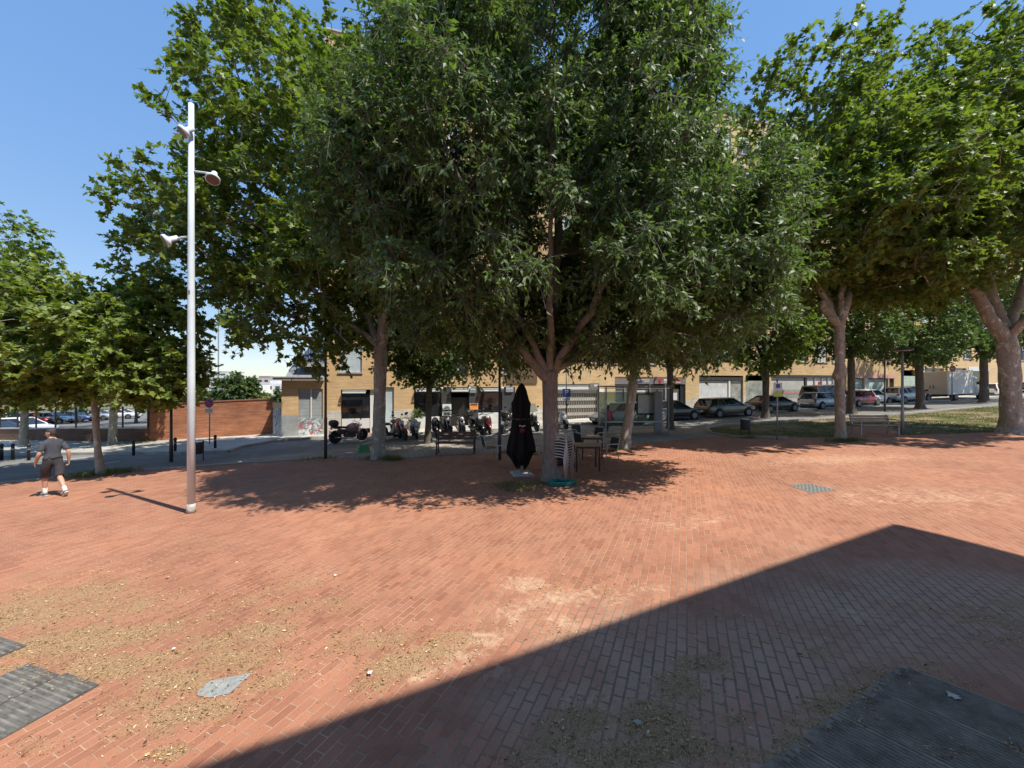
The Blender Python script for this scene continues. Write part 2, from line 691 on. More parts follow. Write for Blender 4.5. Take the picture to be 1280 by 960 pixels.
def sheet(name, pts, mat, lift, kind='structure', depth=0.0):
    """flat area on the sloping ground, with sides when it stands proud as a kerb"""
    m = MB()
    top = [(x, y, G(x, y) + lift) for x, y in pts]
    n = len(top)
    if depth:
        m.add(top + [(x, y, z - depth) for x, y, z in top], [tuple(range(n))] + [(i, i + n, (i + 1) % n + n, (i + 1) % n) for i in range(n)])
    else:
        m.add(top, [tuple(range(n))])
    o = m.build(name, mat)
    tag(o, kind=kind)
    return o


def fl(s, off):
    p = fp(s, off)
    return (p.x, p.y)


near = [at(-330, 622), at(-60, 610), at(0, 604), at(117, 592), at(240, 583), at(330, 577), at(410, 571)]
# road: along the house fronts, then turning off to the left
sheet('road', near + [at(470, 568), at(545, 561), at(640, 556), at(740, 549), at(845, 541), at(885, 537)] + [fl(20, 8.6), fl(40, 8.4), fl(88, 8.4), fl(88, 1.5), fl(-2, 1.5), fl(-8, .8), at(405, 546), at(345, 549), at(300, 556), at(230, 561), at(0, 563), at(-330, 567)][:], M_ROAD, .004)
# paved strip between the square and the road, under the motorbikes and bench
strip = [at(240, 583.5), at(330, 578), at(410, 572), at(470, 575), at(545, 570), at(620, 566), at(745, 560), at(830, 552), at(900, 545.5), at(905, 541), at(885, 534.5), at(845, 534), at(740, 541), at(640, 547), at(545, 553.5), at(470, 559), at(400, 563), at(330, 571)]
sheet('paved_strip', strip, M_PAVE2, .009)
# pavement under the shop fronts, one step up
sheet('shop_pavement', [fl(-9, .0), fl(88, .0), fl(88, 3.3), fl(-2, 3.3), fl(-8, 2.2), fl(-9, 1.6)], M_PAVE, .12, depth=.2)
# pavement in front of the garden walls
sheet('wall_pavement', [at(405, 547.5), at(345, 551.5), at(300, 559.5), at(285, 565), at(230, 567), at(0, 568.5), at(-330, 572), at(-330, 545), at(0, 547), at(187, 551), at(340, 541), at(405, 540)], M_PAVE, .11, depth=.2)
# parking bay stripes by the motorbikes and the crossing on the road
sheet('car_park', [at(186, 551.5), at(95, 550.5), at(0, 549), at(-330, 546), (-150, 70), (-60, 75), (-16, 70), (-15, 24.5)], asphalt_mat('car_park_asphalt', (.16, .155, .15)), .006)
sheet('grass_verge', [at(186, 550), at(95, 549), at(0, 547.5), at(-330, 544.5), at(-330, 540.5), at(0, 543), at(95, 544.5), at(186, 545.5)], terrain_mat(), .011)
stripes = MB()
for (a, b) in (((405, 557), (416, 552)), ((452, 556), (470, 551)), ((60, 577), (110, 572)), ((120, 581), (150, 577))):
    p0, p1 = Vector((*at(*a), 0)), Vector((*at(*b), 0))
    d = (p1 - p0).normalized()
    nrm = Vector((-d.y, d.x, 0)) * .06
    stripes.add([(p.x, p.y, G(p.x, p.y) + .013) for p in (p0 - nrm, p1 - nrm, p1 + nrm, p0 + nrm)], [(0, 1, 2, 3)])
tag(stripes.build('road_marking', M_PAINT), kind='structure')


def grass_soil():
    a = N('thin_lawn_soil')
    b = a.bsdf(.95, 0, .2)
    v = a.coords()
    n1 = a.noise(v, .8, 5, .7)
    n2 = a.noise(v, 30, 3, .7)
    r = a.ramp(n1, 'Fac', [(.35, (.06, .085, .022)), (.45, (.12, .115, .045)), (.54, (.24, .18, .11))])
    r2 = a.ramp(n2, 'Fac', [(.3, (.6, .6, .6)), (.7, (1.35, 1.35, 1.35))])
    c = a.mix(1.0, (r, 'Color'), (r2, 'Color'), 'MULTIPLY')
    a.l(c, 'Color', b, 'Base Color')
    a.bump(b, n2, 'Fac', .8, .02)
    return a.m


lawn = [at(888, 540), at(915, 545), at(985, 546.5), at(1050, 547), at(1065, 533), at(1110, 531), at(1130, 543.5), at(1200, 541.5), at(1300, 537), at(1500, 531), fl(88, 8.9), fl(52, 8.9), fl(34, 9), fl(23, 9.6), at(905, 533), at(886, 536)]
sheet('lawn_soil', lawn, grass_soil(), .013)
km = MB()
kp = [at(1500, 536)] + [at(888, 541.5), at(884, 538.5), at(886, 535.3), at(905, 532)] + [fl(23, 9.5), fl(34, 8.9), fl(52, 8.8), fl(88, 8.8)]
for a, b in zip(kp[1:], kp[2:]):
    km.bar((*a, G(*a) + .05), (*b, G(*b) + .05), .14, .12)
for a, b in zip([at(888, 541.5), at(915, 546.3)], [at(915, 546.3), at(985, 548)]):
    km.bar((*a, G(*a) + .03), (*b, G(*b) + .03), .12, .08)
tag(km.build('kerb', M_KERB), kind='structure')
kr = MB()
kpts = [at(-330, 573), at(0, 569.4), at(230, 567.8), at(286, 565.8), at(301, 560.3), at(346, 552.3), at(405, 548.3)]
for a, b in zip(kpts, kpts[1:]):
    kr.bar((*a, G(*a) + .06), (*b, G(*b) + .06), .15, .13)
tag(kr.build('kerb', M_KERB), kind='structure')
kr = MB()
for a, b in zip(near, near[1:]):
    kr.bar((*a, G(*a) + .0), (*b, G(*b) + .0), .16, .05)
tag(kr.build('kerb', M_KERB), kind='structure')
# ---------------------------------------------------------------- leaf and bark materials
def leaf_mat(name, cols, trans, tcol, rough=.42, spec=.45):
    a = N(name)
    b = a.bsdf(rough, 0, spec)
    ge = a.n('NewGeometry')
    r = a.ramp(ge, 'Random Per Island', [(k / (len(cols) - 1), c) for k, c in enumerate(cols)])
    a.l(r, 'Color', b, 'Base Color')
    t = a.n('BsdfTranslucent')
    mt = a.mix(1.0, (r, 'Color'), tcol, 'MULTIPLY')
    a.l(mt, 'Color', t, 'Color')
    mx = a.n('MixShader')
    mx.inputs[0].default_value = trans
    a.l(b, 0, mx, 1)
    a.l(t, 0, mx, 2)
    a.l(mx, 0, a.out, 'Surface')
    return a.m


def bark_mat(name, c1, c2, c3, scale, patch=True):
    a = N(name)
    b = a.bsdf(.85, 0, .2)
    v = a.coords('Object', (1, 1, .55))
    n1 = a.noise(v, scale, 5, .7, 1.2)
    n2 = a.noise(v, scale * 6, 5, .7)
    if patch:
        r = a.ramp(n1, 'Fac', [(.36, c1), (.42, c2), (.55, c2), (.60, c3)])
    else:
        r = a.ramp(n1, 'Fac', [(.3, c1), (.55, c2), (.75, c3)])
    r2 = a.ramp(n2, 'Fac', [(.3, (.72, .72, .72)), (.7, (1.25, 1.25, 1.25))])
    c = a.mix(1.0, (r, 'Color'), (r2, 'Color'), 'MULTIPLY')
    a.l(c, 'Color', b, 'Base Color')
    a.bump(b, n2, 'Fac', .6, .02)
    return a.m


L_HACK = leaf_mat('hackberry_leaf', [(.070, .122, .036), (.105, .170, .052), (.14, .21, .068), (.088, .145, .044)], .34, (1.5, 1.7, .6), .48, .38)
L_PLANE = leaf_mat('plane_leaf', [(.09, .145, .03), (.135, .195, .042), (.18, .235, .055), (.105, .165, .036)], .38, (1.6, 1.7, .55), .45, .4)
L_PLANE2 = leaf_mat('young_plane_leaf', [(.12, .185, .034), (.18, .24, .048), (.22, .27, .06), (.145, .21, .04)], .36, (1.5, 1.6, .5), .45, .4)
L_BUSH = leaf_mat('bush_leaf', [(.05, .10, .03), (.10, .15, .04), (.14, .17, .06)], .3, (1.4, 1.5, .6))
B_HACK = bark_mat('hackberry_bark', (.15, .135, .118), (.215, .195, .17), (.27, .25, .22), 2.2, False)
B_PLANE = bark_mat('plane_bark', (.19, .17, .135), (.31, .29, .24), (.54, .52, .44), 3.2)
B_PLANE2 = bark_mat('pale_plane_bark', (.17, .155, .12), (.33, .31, .26), (.56, .55, .49), 3.6)
B_DARK = bark_mat('dark_bark', (.09, .075, .062), (.135, .115, .095), (.18, .155, .13), 3, False)

LEAF_LONG = (np.array([(0, 0, 0), (.38, .2, .0), (.5, .0, 0), (.38, -.2, 0), (1, 0, -.10)], float))
PL2 = [(0, 0), (.02, .32), (.30, .26), (.36, .58), (.60, .24), (1.0, 0), (.60, -.24), (.36, -.58), (.30, -.26), (.02, -.32)]
LEAF_STAR = np.array([(x, y, -.35 * abs(y) * .6 - .10 * x * x) for x, y in PL2])


def ortho(n, a):
    n = n - a * (n * a).sum(1, keepdims=True)
    return n / np.maximum(np.linalg.norm(n, axis=1, keepdims=True), 1e-6)


def unit(v):
    return v / np.maximum(np.linalg.norm(v, axis=1, keepdims=True), 1e-6)


def leaves_mesh(name, pos, axis, nrm, size, kind, mat, parent):
    n = len(pos)
    side = np.cross(nrm, axis)
    if kind == 'long':
        P = np.array([(0, 0, 0), (.36, .21, .035), (.40, 0, 0), (.36, -.21, .035), (1, 0, -.12), (.75, .11, .0), (.75, -.11, 0)], float)
        fc = [(0, 2, 1), (0, 3, 2), (1, 2, 4), (2, 3, 4)]
        P = P[:5]
    else:
        P = LEAF_STAR
        fc = [(0, 1, 2), (0, 2, 3, 4), (0, 4, 5, 6), (0, 6, 7, 8), (0, 8, 9)]
    k = len(P)
    sz = size[:, None, None]
    V = pos[:, None, :] + sz * (P[None, :, 0:1] * axis[:, None, :] + P[None, :, 1:2] * side[:, None, :] + P[None, :, 2:3] * nrm[:, None, :])
    fl_ = np.concatenate([np.array(f) for f in fc])
    tot = np.array([len(f) for f in fc])
    loops = (fl_[None, :] + (np.arange(n) * k)[:, None]).ravel()
    totals = np.tile(tot, n)
    starts = np.concatenate([[0], np.cumsum(totals)[:-1]])
    return npmesh(name, V.reshape(-1, 3), loops, starts, totals, mat, parent)


def seg_tubes(A, B, ra, rb, k):
    """k-sided tapered tubes, vectorised"""
    n = len(A)
    d = unit(B - A)
    up = np.where(np.abs(d[:, 2:3]) < .9, np.array([[0, 0, 1.]]), np.array([[1., 0, 0]]))
    u = unit(np.cross(up, d))
    w_ = np.cross(d, u)
    an = 2 * PI * np.arange(k) / k
    ring = np.cos(an)[None, :, None] * u[:, None, :] + np.sin(an)[None, :, None] * w_[:, None, :]
    V = np.concatenate([A[:, None, :] + ring * ra[:, None, None], B[:, None, :] + ring * rb[:, None, None]], 1)
    i = np.arange(k)
    j = (i + 1) % k
    q = np.stack([i, j, j + k, i + k], -1).ravel()
    loops = (q[None, :] + (np.arange(n) * 2 * k)[:, None]).ravel()
    return V.reshape(-1, 3), loops, 4 * k * n // 4


def trunk_loft(path, k=18, seed=0, flare=1.5, knobs=()):
    """path of (x, y, z, r): one uneven skin with a flared foot"""
    path = np.array(path, float)
    t = np.concatenate([[0], np.cumsum(np.linalg.norm(np.diff(path[:, :3], axis=0), axis=1))])
    m = max(8, int(t[-1] / .09))
    ts = np.linspace(0, t[-1], m)
    P = np.stack([np.interp(ts, t, path[:, c]) for c in range(4)], -1)
    for _ in range(4):
        P[1:-1] = .25 * P[:-2] + .5 * P[1:-1] + .25 * P[2:]
    rings = []
    for i, (x, y, z, r) in enumerate(P):
        h = ts[i]
        f = 1 + (flare - 1) * math.exp(-h / .22)
        ring = []
        for j in range(k):
            a = 2 * PI * j / k
            wob = 1 + .07 * math.sin(3 * a + seed + z * .9) + .05 * math.sin(5 * a - z * 1.7 + seed * 2) + .035 * math.sin(2 * z * 3.1 + a * 2 + seed)
            wob += .22 * math.exp(-h / .15) * max(0, math.sin(4 * a + seed))
            for (kz, ka, ks) in knobs:
                wob += ks * math.exp(-((z - kz) / .16) ** 2) * max(0, math.cos(a - ka)) ** 2
            rr = r * f * wob
            ring.append((x + rr * math.cos(a), y + rr * math.sin(a), z))
        rings.append(ring)
    return rings


def tree(name, label, base, height_fork, trunk, limbs, lobes, ncl, leaf, bark, cat='tree', group=None, per=60, size=.17, seed=1,
         twig=.65, gap=.42, kind='star', droop=.2, flare=1.5, knobs=(), shell=.25, sub=None, zmin=None, flat=.0, noise_s=1.3):
    """base: ground point; trunk: (dx, dy, z, r) above ground; limbs: polylines of the same; lobes: (dx, dy, z, rx, ry, rz, weight)"""
    rg = np.random.default_rng(seed)
    root = empty(name, base[0], base[1], label, cat, group)
    # --- skeleton
    tb = MB()
    tb.smooth = True
    tb.loft(trunk_loft(trunk, 18, seed, flare, knobs))
    pos, rad, par = [], [], []
    main = []

    def addpoly(poly, parent):
        poly = np.array(poly, float)
        t = np.concatenate([[0], np.cumsum(np.linalg.norm(np.diff(poly[:, :3], axis=0), axis=1))])
        m = max(3, int(t[-1] / .3))
        ts = np.linspace(0, t[-1], m)
        Q = np.stack([np.interp(ts, t, poly[:, c]) for c in range(4)], -1)
        for _ in range(2):
            Q[1:-1] = .25 * Q[:-2] + .5 * Q[1:-1] + .25 * Q[2:]
        if m > 4:
            Q[1:, :3] += rg.normal(0, .025, (m - 1, 3))
        pr = parent
        for p in Q:
            pos.append(p[:3])
            rad.append(p[3])
            par.append(pr)
            pr = len(pos) - 1
            main.append(True)
        return Q, pr
    top = trunk[-1]
    pos.append(np.array(top[:3]))
    rad.append(top[3])
    par.append(-1)
    main.append(True)
    for lb in limbs:
        Q, _ = addpoly(lb, 0)
        kk = 12
        tb.tube([tuple(p[:3]) for p in Q], [float(p[3]) for p in Q], kk)
    # --- leaf clusters
    lw = np.array([l[6] if len(l) > 6 else l[3] * l[4] + l[4] * l[5] + l[3] * l[5] for l in lobes], float)
    lw /= lw.sum()
    C = np.zeros((0, 3))
    OUT = np.zeros((0, 3))
    tries = 0
    ph = rg.uniform(0, 50, 3)
    while len(C) < ncl and tries < 40:
        tries += 1
        m = ncl
        li = rg.choice(len(lobes), m, p=lw)
        L = np.array([l[:6] for l in lobes])[li]
        d = unit(rg.normal(size=(m, 3)))
        r = rg.uniform(0, 1, m) ** shell
        p = L[:, :3] + d * r[:, None] * L[:, 3:6]
        s_ = noise_s
        nz = (np.sin(p[:, 0] * s_ + ph[0]) * np.sin(p[:, 1] * s_ * 1.1 + ph[1]) * np.sin(p[:, 2] * s_ * 1.2 + ph[2]) +
              .6 * np.sin(p[:, 0] * s_ * 2.3 + ph[1]) * np.sin(p[:, 1] * s_ * 2.1 + ph[2]) * np.sin(p[:, 2] * s_ * 2.6 + ph[0]))
        keep = nz * 1.0 + rg.uniform(0, 1, m) > gap
        if zmin is not None:
            keep &= p[:, 2] > zmin(p[:, 0], p[:, 1]) if callable(zmin) else p[:, 2] > zmin
        C = np.concatenate([C, p[keep]])
        OUT = np.concatenate([OUT, d[keep]])
    C, OUT = C[:ncl], OUT[:ncl]
    init = np.array(pos)
    dist = np.min(np.linalg.norm(C[:, None, :] - init[None], axis=2), axis=1)
    order = np.argsort(dist)
    PA = np.zeros((len(pos) + 3 * ncl + 5, 3))
    PA[:len(pos)] = pos
    n0 = len(pos)
    npos = n0
    kids = [0] * n0
    leafw = {}
    TW = np.zeros(ncl, int)
    for ci in order:
        c = C[ci]
        dv = PA[:npos] - c
        cost = np.linalg.norm(dv, axis=1) + .7 * np.maximum(0, dv[:, 2])
        b = int(np.argmin(cost))
        p0 = PA[b].copy()
        L = np.linalg.norm(c - p0)
        pr = b
        bend = rg.normal(0, .07 * L, 3)
        for t_ in (.35, .7, 1.0):
            pt = p0 + (c - p0) * t_ + bend * math.sin(PI * t_) + np.array([0, 0, .10 * L * math.sin(PI * t_)])
            PA[npos] = pt
            par.append(pr)
            rad.append(0)
            pr = npos
            npos += 1
        TW[ci] = npos - 1
    PA = PA[:npos]
    w_ = np.zeros(npos)
    w_[TW] = 1
    for i in range(npos - 1, 0, -1):
        if par[i] >= 0:
            w_[par[i]] += w_[i]
    rr = .0075 * np.maximum(w_, 1) ** .5
    rr = np.minimum(rr, top[3] * .6)
    A_, B_, ra, rb = [], [], [], []
    for i in range(n0, npos):
        p = par[i]
        A_.append(PA[p])
        B_.append(PA[i])
        lim = rad[p] * .8 if p < n0 and rad[p] > 0 else 9
        ra.append(min(rr[i] * 1.15 if p < n0 else max(rr[p], rr[i]), lim))
        rb.append(rr[i])
    A_, B_, ra, rb = map(np.array, (A_, B_, ra, rb))
    V, lo_, nq = seg_tubes(A_, B_, ra, rb, 6)
    # --- twigs
    nt = max(5, int(per / 9))
    ci = np.repeat(np.arange(ncl), nt)
    td = unit(OUT[ci] * .55 + rg.normal(0, .8, (len(ci), 3)) + np.array([0, 0, .12 if kind == 'star' else -.05]))
    if flat:
        td[:, 2] *= (1 - flat)
        td = unit(td)
    tl = twig * rg.uniform(.6, 1.25, len(ci))
    tp = C[ci] + rg.normal(0, .05, (len(ci), 3))
    te = tp + td * tl[:, None] - np.array([[0, 0, 1.]]) * (droop * tl * tl)[:, None]
    tm = tp + td * tl[:, None] * .5 - np.array([[0, 0, 1.]]) * (droop * tl * tl * .2)[:, None]
    V2, lo2, nq2 = seg_tubes(np.concatenate([tp, tm]), np.concatenate([tm, te]), np.full(2 * len(tp), .006), np.full(2 * len(tp), .0035), 3)
    # merge trunk + branches + twigs into one object
    tv = np.array(tb.v, float)
    tl_l = np.concatenate([np.array(f) for f in tb.f])
    tl_t = np.array([len(f) for f in tb.f])
    allv = np.concatenate([tv, V, V2])
    loops = np.concatenate([tl_l, lo_ + len(tv), lo2 + len(tv) + len(V)])
    tots = np.concatenate([tl_t, np.full(len(lo_) // 4 + len(lo2) // 4, 4)])
    starts = np.concatenate([[0], np.cumsum(tots)[:-1]])
    npmesh('trunk', allv, loops, starts, tots, bark, root, True)
    # --- leaves
    per_t = max(3, int(per / nt))
    ti = np.repeat(np.arange(len(ci)), per_t)
    t_ = rg.uniform(.12, 1.05, len(ti))
    lp = tp[ti] + td[ti] * (tl[ti] * t_)[:, None]
    lp[:, 2] -= droop * (tl[ti] * t_) ** 2
    side = ortho(rg.normal(size=(len(ti), 3)) * [1, 1, .5], td[ti])
    up = np.array([[0, 0, 1.]])
    if kind == 'long':
        ax_ = unit(td[ti] * .6 + side * .85 - up * .5 + rg.normal(0, .28, (len(ti), 3)))
        nn = ortho(up * .9 + OUT[ci[ti]] * .75 + rg.normal(0, .55, (len(ti), 3)), ax_)
    else:
        ax_ = unit(td[ti] * .5 + side * .8 - up * .22 + rg.normal(0, .35, (len(ti), 3)))
        nn = ortho(up * 1.15 + OUT[ci[ti]] * .35 + rg.normal(0, .55, (len(ti), 3)), ax_)
    sz = size * rg.uniform(.6, 1.2, len(ti))
    leaves_mesh('crown', lp, ax_, nn, sz, kind, leaf, root)
    return root


def limb(p0, az, el, L, r0, r1, rise=.5):
    """a limb leaving p0 and curving upwards"""
    a = math.radians(az)
    e = math.radians(el)
    d = Vector((math.cos(a) * math.cos(e), math.sin(a) * math.cos(e), math.sin(e)))
    o = []
    p = Vector(p0)
    n = 6
    for i in range(n + 1):
        o.append((p.x, p.y, p.z, r0 + (r1 - r0) * i / n))
        d = (d + Vector((0, 0, rise * .18))).normalized()
        p = p + d * (L / n)
    return o


# ---- the big hackberry in the middle
bx, by = at(690, 601)
f = (-.05, .05, 2.75)
tree('hackberry_tree', 'huge dense grey-green hackberry, stacked chairs and closed parasol at its foot', (bx, by), 2.75,
     [(0, 0, -.1, .25), (0, 0, .5, .215), (-.03, .02, 1.4, .195), (-.05, .05, 2.3, .195), (-.05, .05, 2.9, .2)],
     [[(-.05, .02, 2.6, .15), (-.55, -.1, 3.15, .13), (-1.1, -.25, 3.7, .11), (-2.2, -.6, 4.9, .08), (-3.6, -1.0, 6.2, .04)],
      limb(f, 60, 62, 8.5, .17, .03), limb(f, 15, 42, 5.4, .13, .03, .5), limb(f, -40, 48, 5.2, .12, .03, .45), limb(f, 100, 45, 5, .12, .03), limb(f, 175, 60, 6.5, .12, .03),
      limb(f, -95, 55, 5.2, .10, .03), limb((-.05, .05, 3.0), 0, 86, 9.5, .16, .03), limb(f, -5, 30, 5.8, .10, .025, .35), limb(f, 215, 50, 6, .1, .03)],
     [(-.3, -.2, 8.4, 4.5, 4.0, 5.2), (2.7, -.6, 6.2, 3.1, 2.6, 3.2), (-3.0, -.8, 7.0, 2.8, 2.6, 3.3), (.1, .8, 12, 3.0, 3.0, 3.4), (2.3, .6, 9.5, 2.5, 2.6, 3.0), (-2.5, .4, 9.6, 2.3, 2.6, 3.0), (-1.6, .6, 4.6, 2.6, 2.0, 1.5), (1.4, 1.4, 4.6, 2.6, 2.0, 1.5), (4.7, -.4, 7.6, 1.5, 1.4, 1.2, 9), (-4.6, -.3, 8.8, 1.3, 1.3, 1.3, 8), (4.6, 0, 5.2, 1.5, 1.5, 1.0, 8), (2.7, 0, 12.4, 1.5, 1.5, 1.5, 9), (-2.6, 0, 12.8, 1.4, 1.5, 1.5, 9), (-4.4, -.2, 6.3, 1.3, 1.3, 1.0, 7)],
     1800, L_HACK, B_HACK, group=None, per=185, size=.145, seed=5, twig=.62, gap=.22, kind='long', droop=.22, flare=1.35, shell=.32,
     zmin=lambda x, y: 2.95 + .9 / (1 + np.exp((x + 2.6) * 3)) + .45 * np.exp(-(x * x + (y + 1.0) ** 2) / 5) - .5 * np.exp(-((x - 3.6) ** 2) / 1.2) - .3 * np.exp(-((x + 1.6) ** 2 + (y - 2) ** 2) / 2) + .35 * np.maximum(0, -y - 1.5), noise_s=.95)

# ---- plane trees
PG = 'plane trees round the square'


def big_plane(label, px, py, trunk_r, fork, lean, limbs, lobes, ncl, seed, leaf=L_PLANE, bark=B_PLANE, per=60, size=.185, knobs=(), **kw):
    b = at(px, py)
    lx, ly = lean
    tr = [(0, 0, -.1, trunk_r * 1.12), (lx * .15, ly * .15, .5, trunk_r), (lx * .5, ly * .5, fork * .5, trunk_r * .92), (lx, ly, fork, trunk_r * .98), (lx, ly, fork + .25, trunk_r * .8)]
    lm = [limb((lx, ly, fork + .05), *l) for l in limbs]
    return tree('plane_tree', label, b, fork, tr, lm, lobes, ncl, leaf, bark, group=PG, per=per, size=size, seed=seed, knobs=knobs, flare=kw.pop('flare', 1.3), **kw)


big_plane('tall plane tree rising behind the slim lamp mast, left of the hackberry', 473, 573, .235, 4.1, (.1, 0),
          [(150, 55, 8, .15, .03, .6), (60, 60, 7, .13, .03, .6), (-60, 55, 6, .12, .03, .6), (190, 35, 6.5, .11, .03, .45), (100, 80, 10, .15, .03)],
          [(-2.6, 0, 10.5, 4.6, 4.2, 5.0), (-5.6, -.3, 8.6, 3.0, 3.0, 3.0), (-3.6, .5, 14.0, 3.6, 3.4, 3.2), (-1.0, 0, 7.0, 3.6, 3.2, 2.8), (-2.6, -.5, 5.4, 2.6, 2.4, 2.0), (.2, .5, 15.5, 2.4, 2.4, 2.6)],
          1100, 8, gap=.34, shell=.33, zmin=lambda x, y: 3.2 + .0 * x, noise_s=1.1)
big_plane('forked plane tree with a knobbly trunk, beside the pale bench on the lawn edge', 1051, 551, .165, 4.45, (.02, .1),
          [(172, 20, 1.2, .15, .12, 1.6), (20, 42, 1.5, .16, .13, 1.4), (85, 60, 7, .1, .03), (150, 66, 6.5, .12, .03), (40, 68, 7, .13, .03)],
          [(0, 0, 9.0, 3.6, 3.4, 4.2), (-.6, 0, 13.0, 2.7, 2.6, 3.0), (1.6, -.3, 7.6, 2.8, 2.8, 2.6), (-2.0, -.2, 8, 2.6, 2.6, 2.8), (0, -2.4, 8.6, 2.4, 2.0, 2.2)],
          720, 12, gap=.42, knobs=((2.55, 2.6, .5), (2.7, -.5, .55), (2.2, .2, .25)), zmin=lambda x, y: 5.4 + 1.5 * np.exp(-(x * x + (y + 1.2) ** 2) / 3.5))
big_plane('thick old plane tree at the far right, spreading roots and pale limbs', 1266, 541, .315, 3.7, (-.25, 0),
          [(165, 55, 3.2, .25, .16, .7), (95, 74, 8, .25, .05), (20, 55, 7, .2, .04), (-70, 55, 6, .17, .04), (140, 65, 8, .18, .04)],
          [(0, 0, 9.6, 5.2, 4.6, 4.8), (-3.4, -.6, 10.2, 3.4, 3.2, 3.8), (-1.5, .5, 14.2, 4.2, 3.8, 3.4), (-3.6, 0, 6.8, 3.0, 3.0, 2.2), (3, -1, 12, 3.6, 3.4, 4), (-1.6, -2, 7.2, 3, 2.6, 2.4)],
          1200, 15, gap=.42, shell=.33, flare=1.55, zmin=lambda x, y: 5.2 + 2.2 * np.exp(-((x + .8) ** 2 + (y + 1.2) ** 2) / 5), size=.2)
big_plane('leaning plane tree with peeling pale bark beside the bus shelter', 780, 561, .185, 3.1, (.5, .2),
          [(20, 50, 5, .13, .03), (150, 60, 5, .12, .03), (80, 70, 7, .13, .03)],
          [(.6, .4, 7.2, 3.0, 3.0, 3.2), (1.0, .5, 10, 2.6, 2.6, 3), (1.6, -1.2, 6.6, 2.4, 2.2, 2.0)], 430, 21, bark=B_PLANE2, gap=.4, zmin=4.0)
# trees along the street, in the shade of the big ones
SG = 'street trees along the shop road'


def street_tree(label, px, py, r, fork, lean, lobes, ncl, seed, leaf=L_HACK, bark=B_DARK, kind='long', per=70, size=.15, limbs=None, **kw):
    b = at(px, py)
    lx, ly = lean
    tr = [(0, 0, -.1, r * 1.1), (0, 0, .5, r), (lx * .5, ly * .5, fork * .5, r * .92), (lx, ly, fork, r * .9), (lx, ly, fork + .2, r * .75)]
    lm = [limb((lx, ly, fork + .02), *l) for l in (limbs or [(20, 50, 3, r * .6, .02), (140, 60, 3, r * .6, .02), (260, 55, 2.8, r * .55, .02), (90, 80, 4, r * .6, .02)])]
    return tree('street_tree', label, b, fork, tr, lm, lobes, ncl, leaf, bark, group=SG, per=per, size=size, seed=seed, **kw)


street_tree('small dark street tree right behind the brown slatted bench', 535, 554, .15, 2.75, (.05, 0),
            [(0, 0, 4.6, 2.5, 2.2, 1.7), (1.6, .3, 4.3, 1.6, 1.6, 1.2), (-1.2, 0, 5.6, 1.8, 1.8, 1.6)], 330, 31, zmin=2.9, limbs=[(0, 45, 1.6, .07, .03), (150, 60, 3, .09, .02), (260, 55, 2.8, .08, .02), (90, 80, 3, .09, .02)])
street_tree('dark street tree against the right end of the bus shelter', 838, 537, .17, 3.3, (0, .1),
            [(0, 0, 6.2, 3.0, 2.6, 2.6), (1, -.2, 5, 2.4, 2.2, 1.6)], 300, 32, zmin=3.6)
street_tree('street tree with a reddish stem in front of the black saloon car', 957, 523, .2, 3.6, (0, 0),
            [(0, 0, 6.0, 3.2, 2.8, 2.8), (-.8, -.4, 4.8, 2.4, 2.2, 1.6), (0, 0, 9.2, 3, 2.8, 2.6)], 460, 33, zmin=3.2, leaf=L_PLANE, kind='star', per=50, size=.19)
street_tree('dark street tree half hidden by the knobbly plane trunk', 1064, 517, .22, 3.6, (0, 0),
            [(0, 0, 6.6, 3.6, 3, 3), (-1.8, 0, 5.4, 2.6, 2.2, 1.7), (0, 0, 9.6, 3.6, 3, 3)], 520, 34, zmin=3.5)
street_tree('street tree on the lawn just left of the white box van', 1150, 511, .24, 3.2, (-.05, 0),
            [(0, 0, 6.2, 3.8, 3, 3), (-1.5, 0, 4.7, 2.6, 2.2, 1.5), (1.2, 0, 4.9, 2.2, 2.0, 1.4), (0, 0, 9.8, 4, 3, 3)], 560, 35, zmin=3.1)
street_tree('street tree on the lawn in front of the cab of the white box van', 1230, 503, .26, 3.7, (0, 0),
            [(0, 0, 6.8, 4.2, 3, 3), (-1.5, 0, 5.3, 2.8, 2.4, 1.7), (0, 0, 10.5, 4.4, 3, 3)], 560, 36, zmin=3.9)
street_tree('street tree beyond the thick old plane, mostly hidden by its trunk', 1330, 500, .25, 3.8, (0, 0),
            [(0, 0, 7, 4.6, 3, 3.2)], 260, 37, zmin=4)
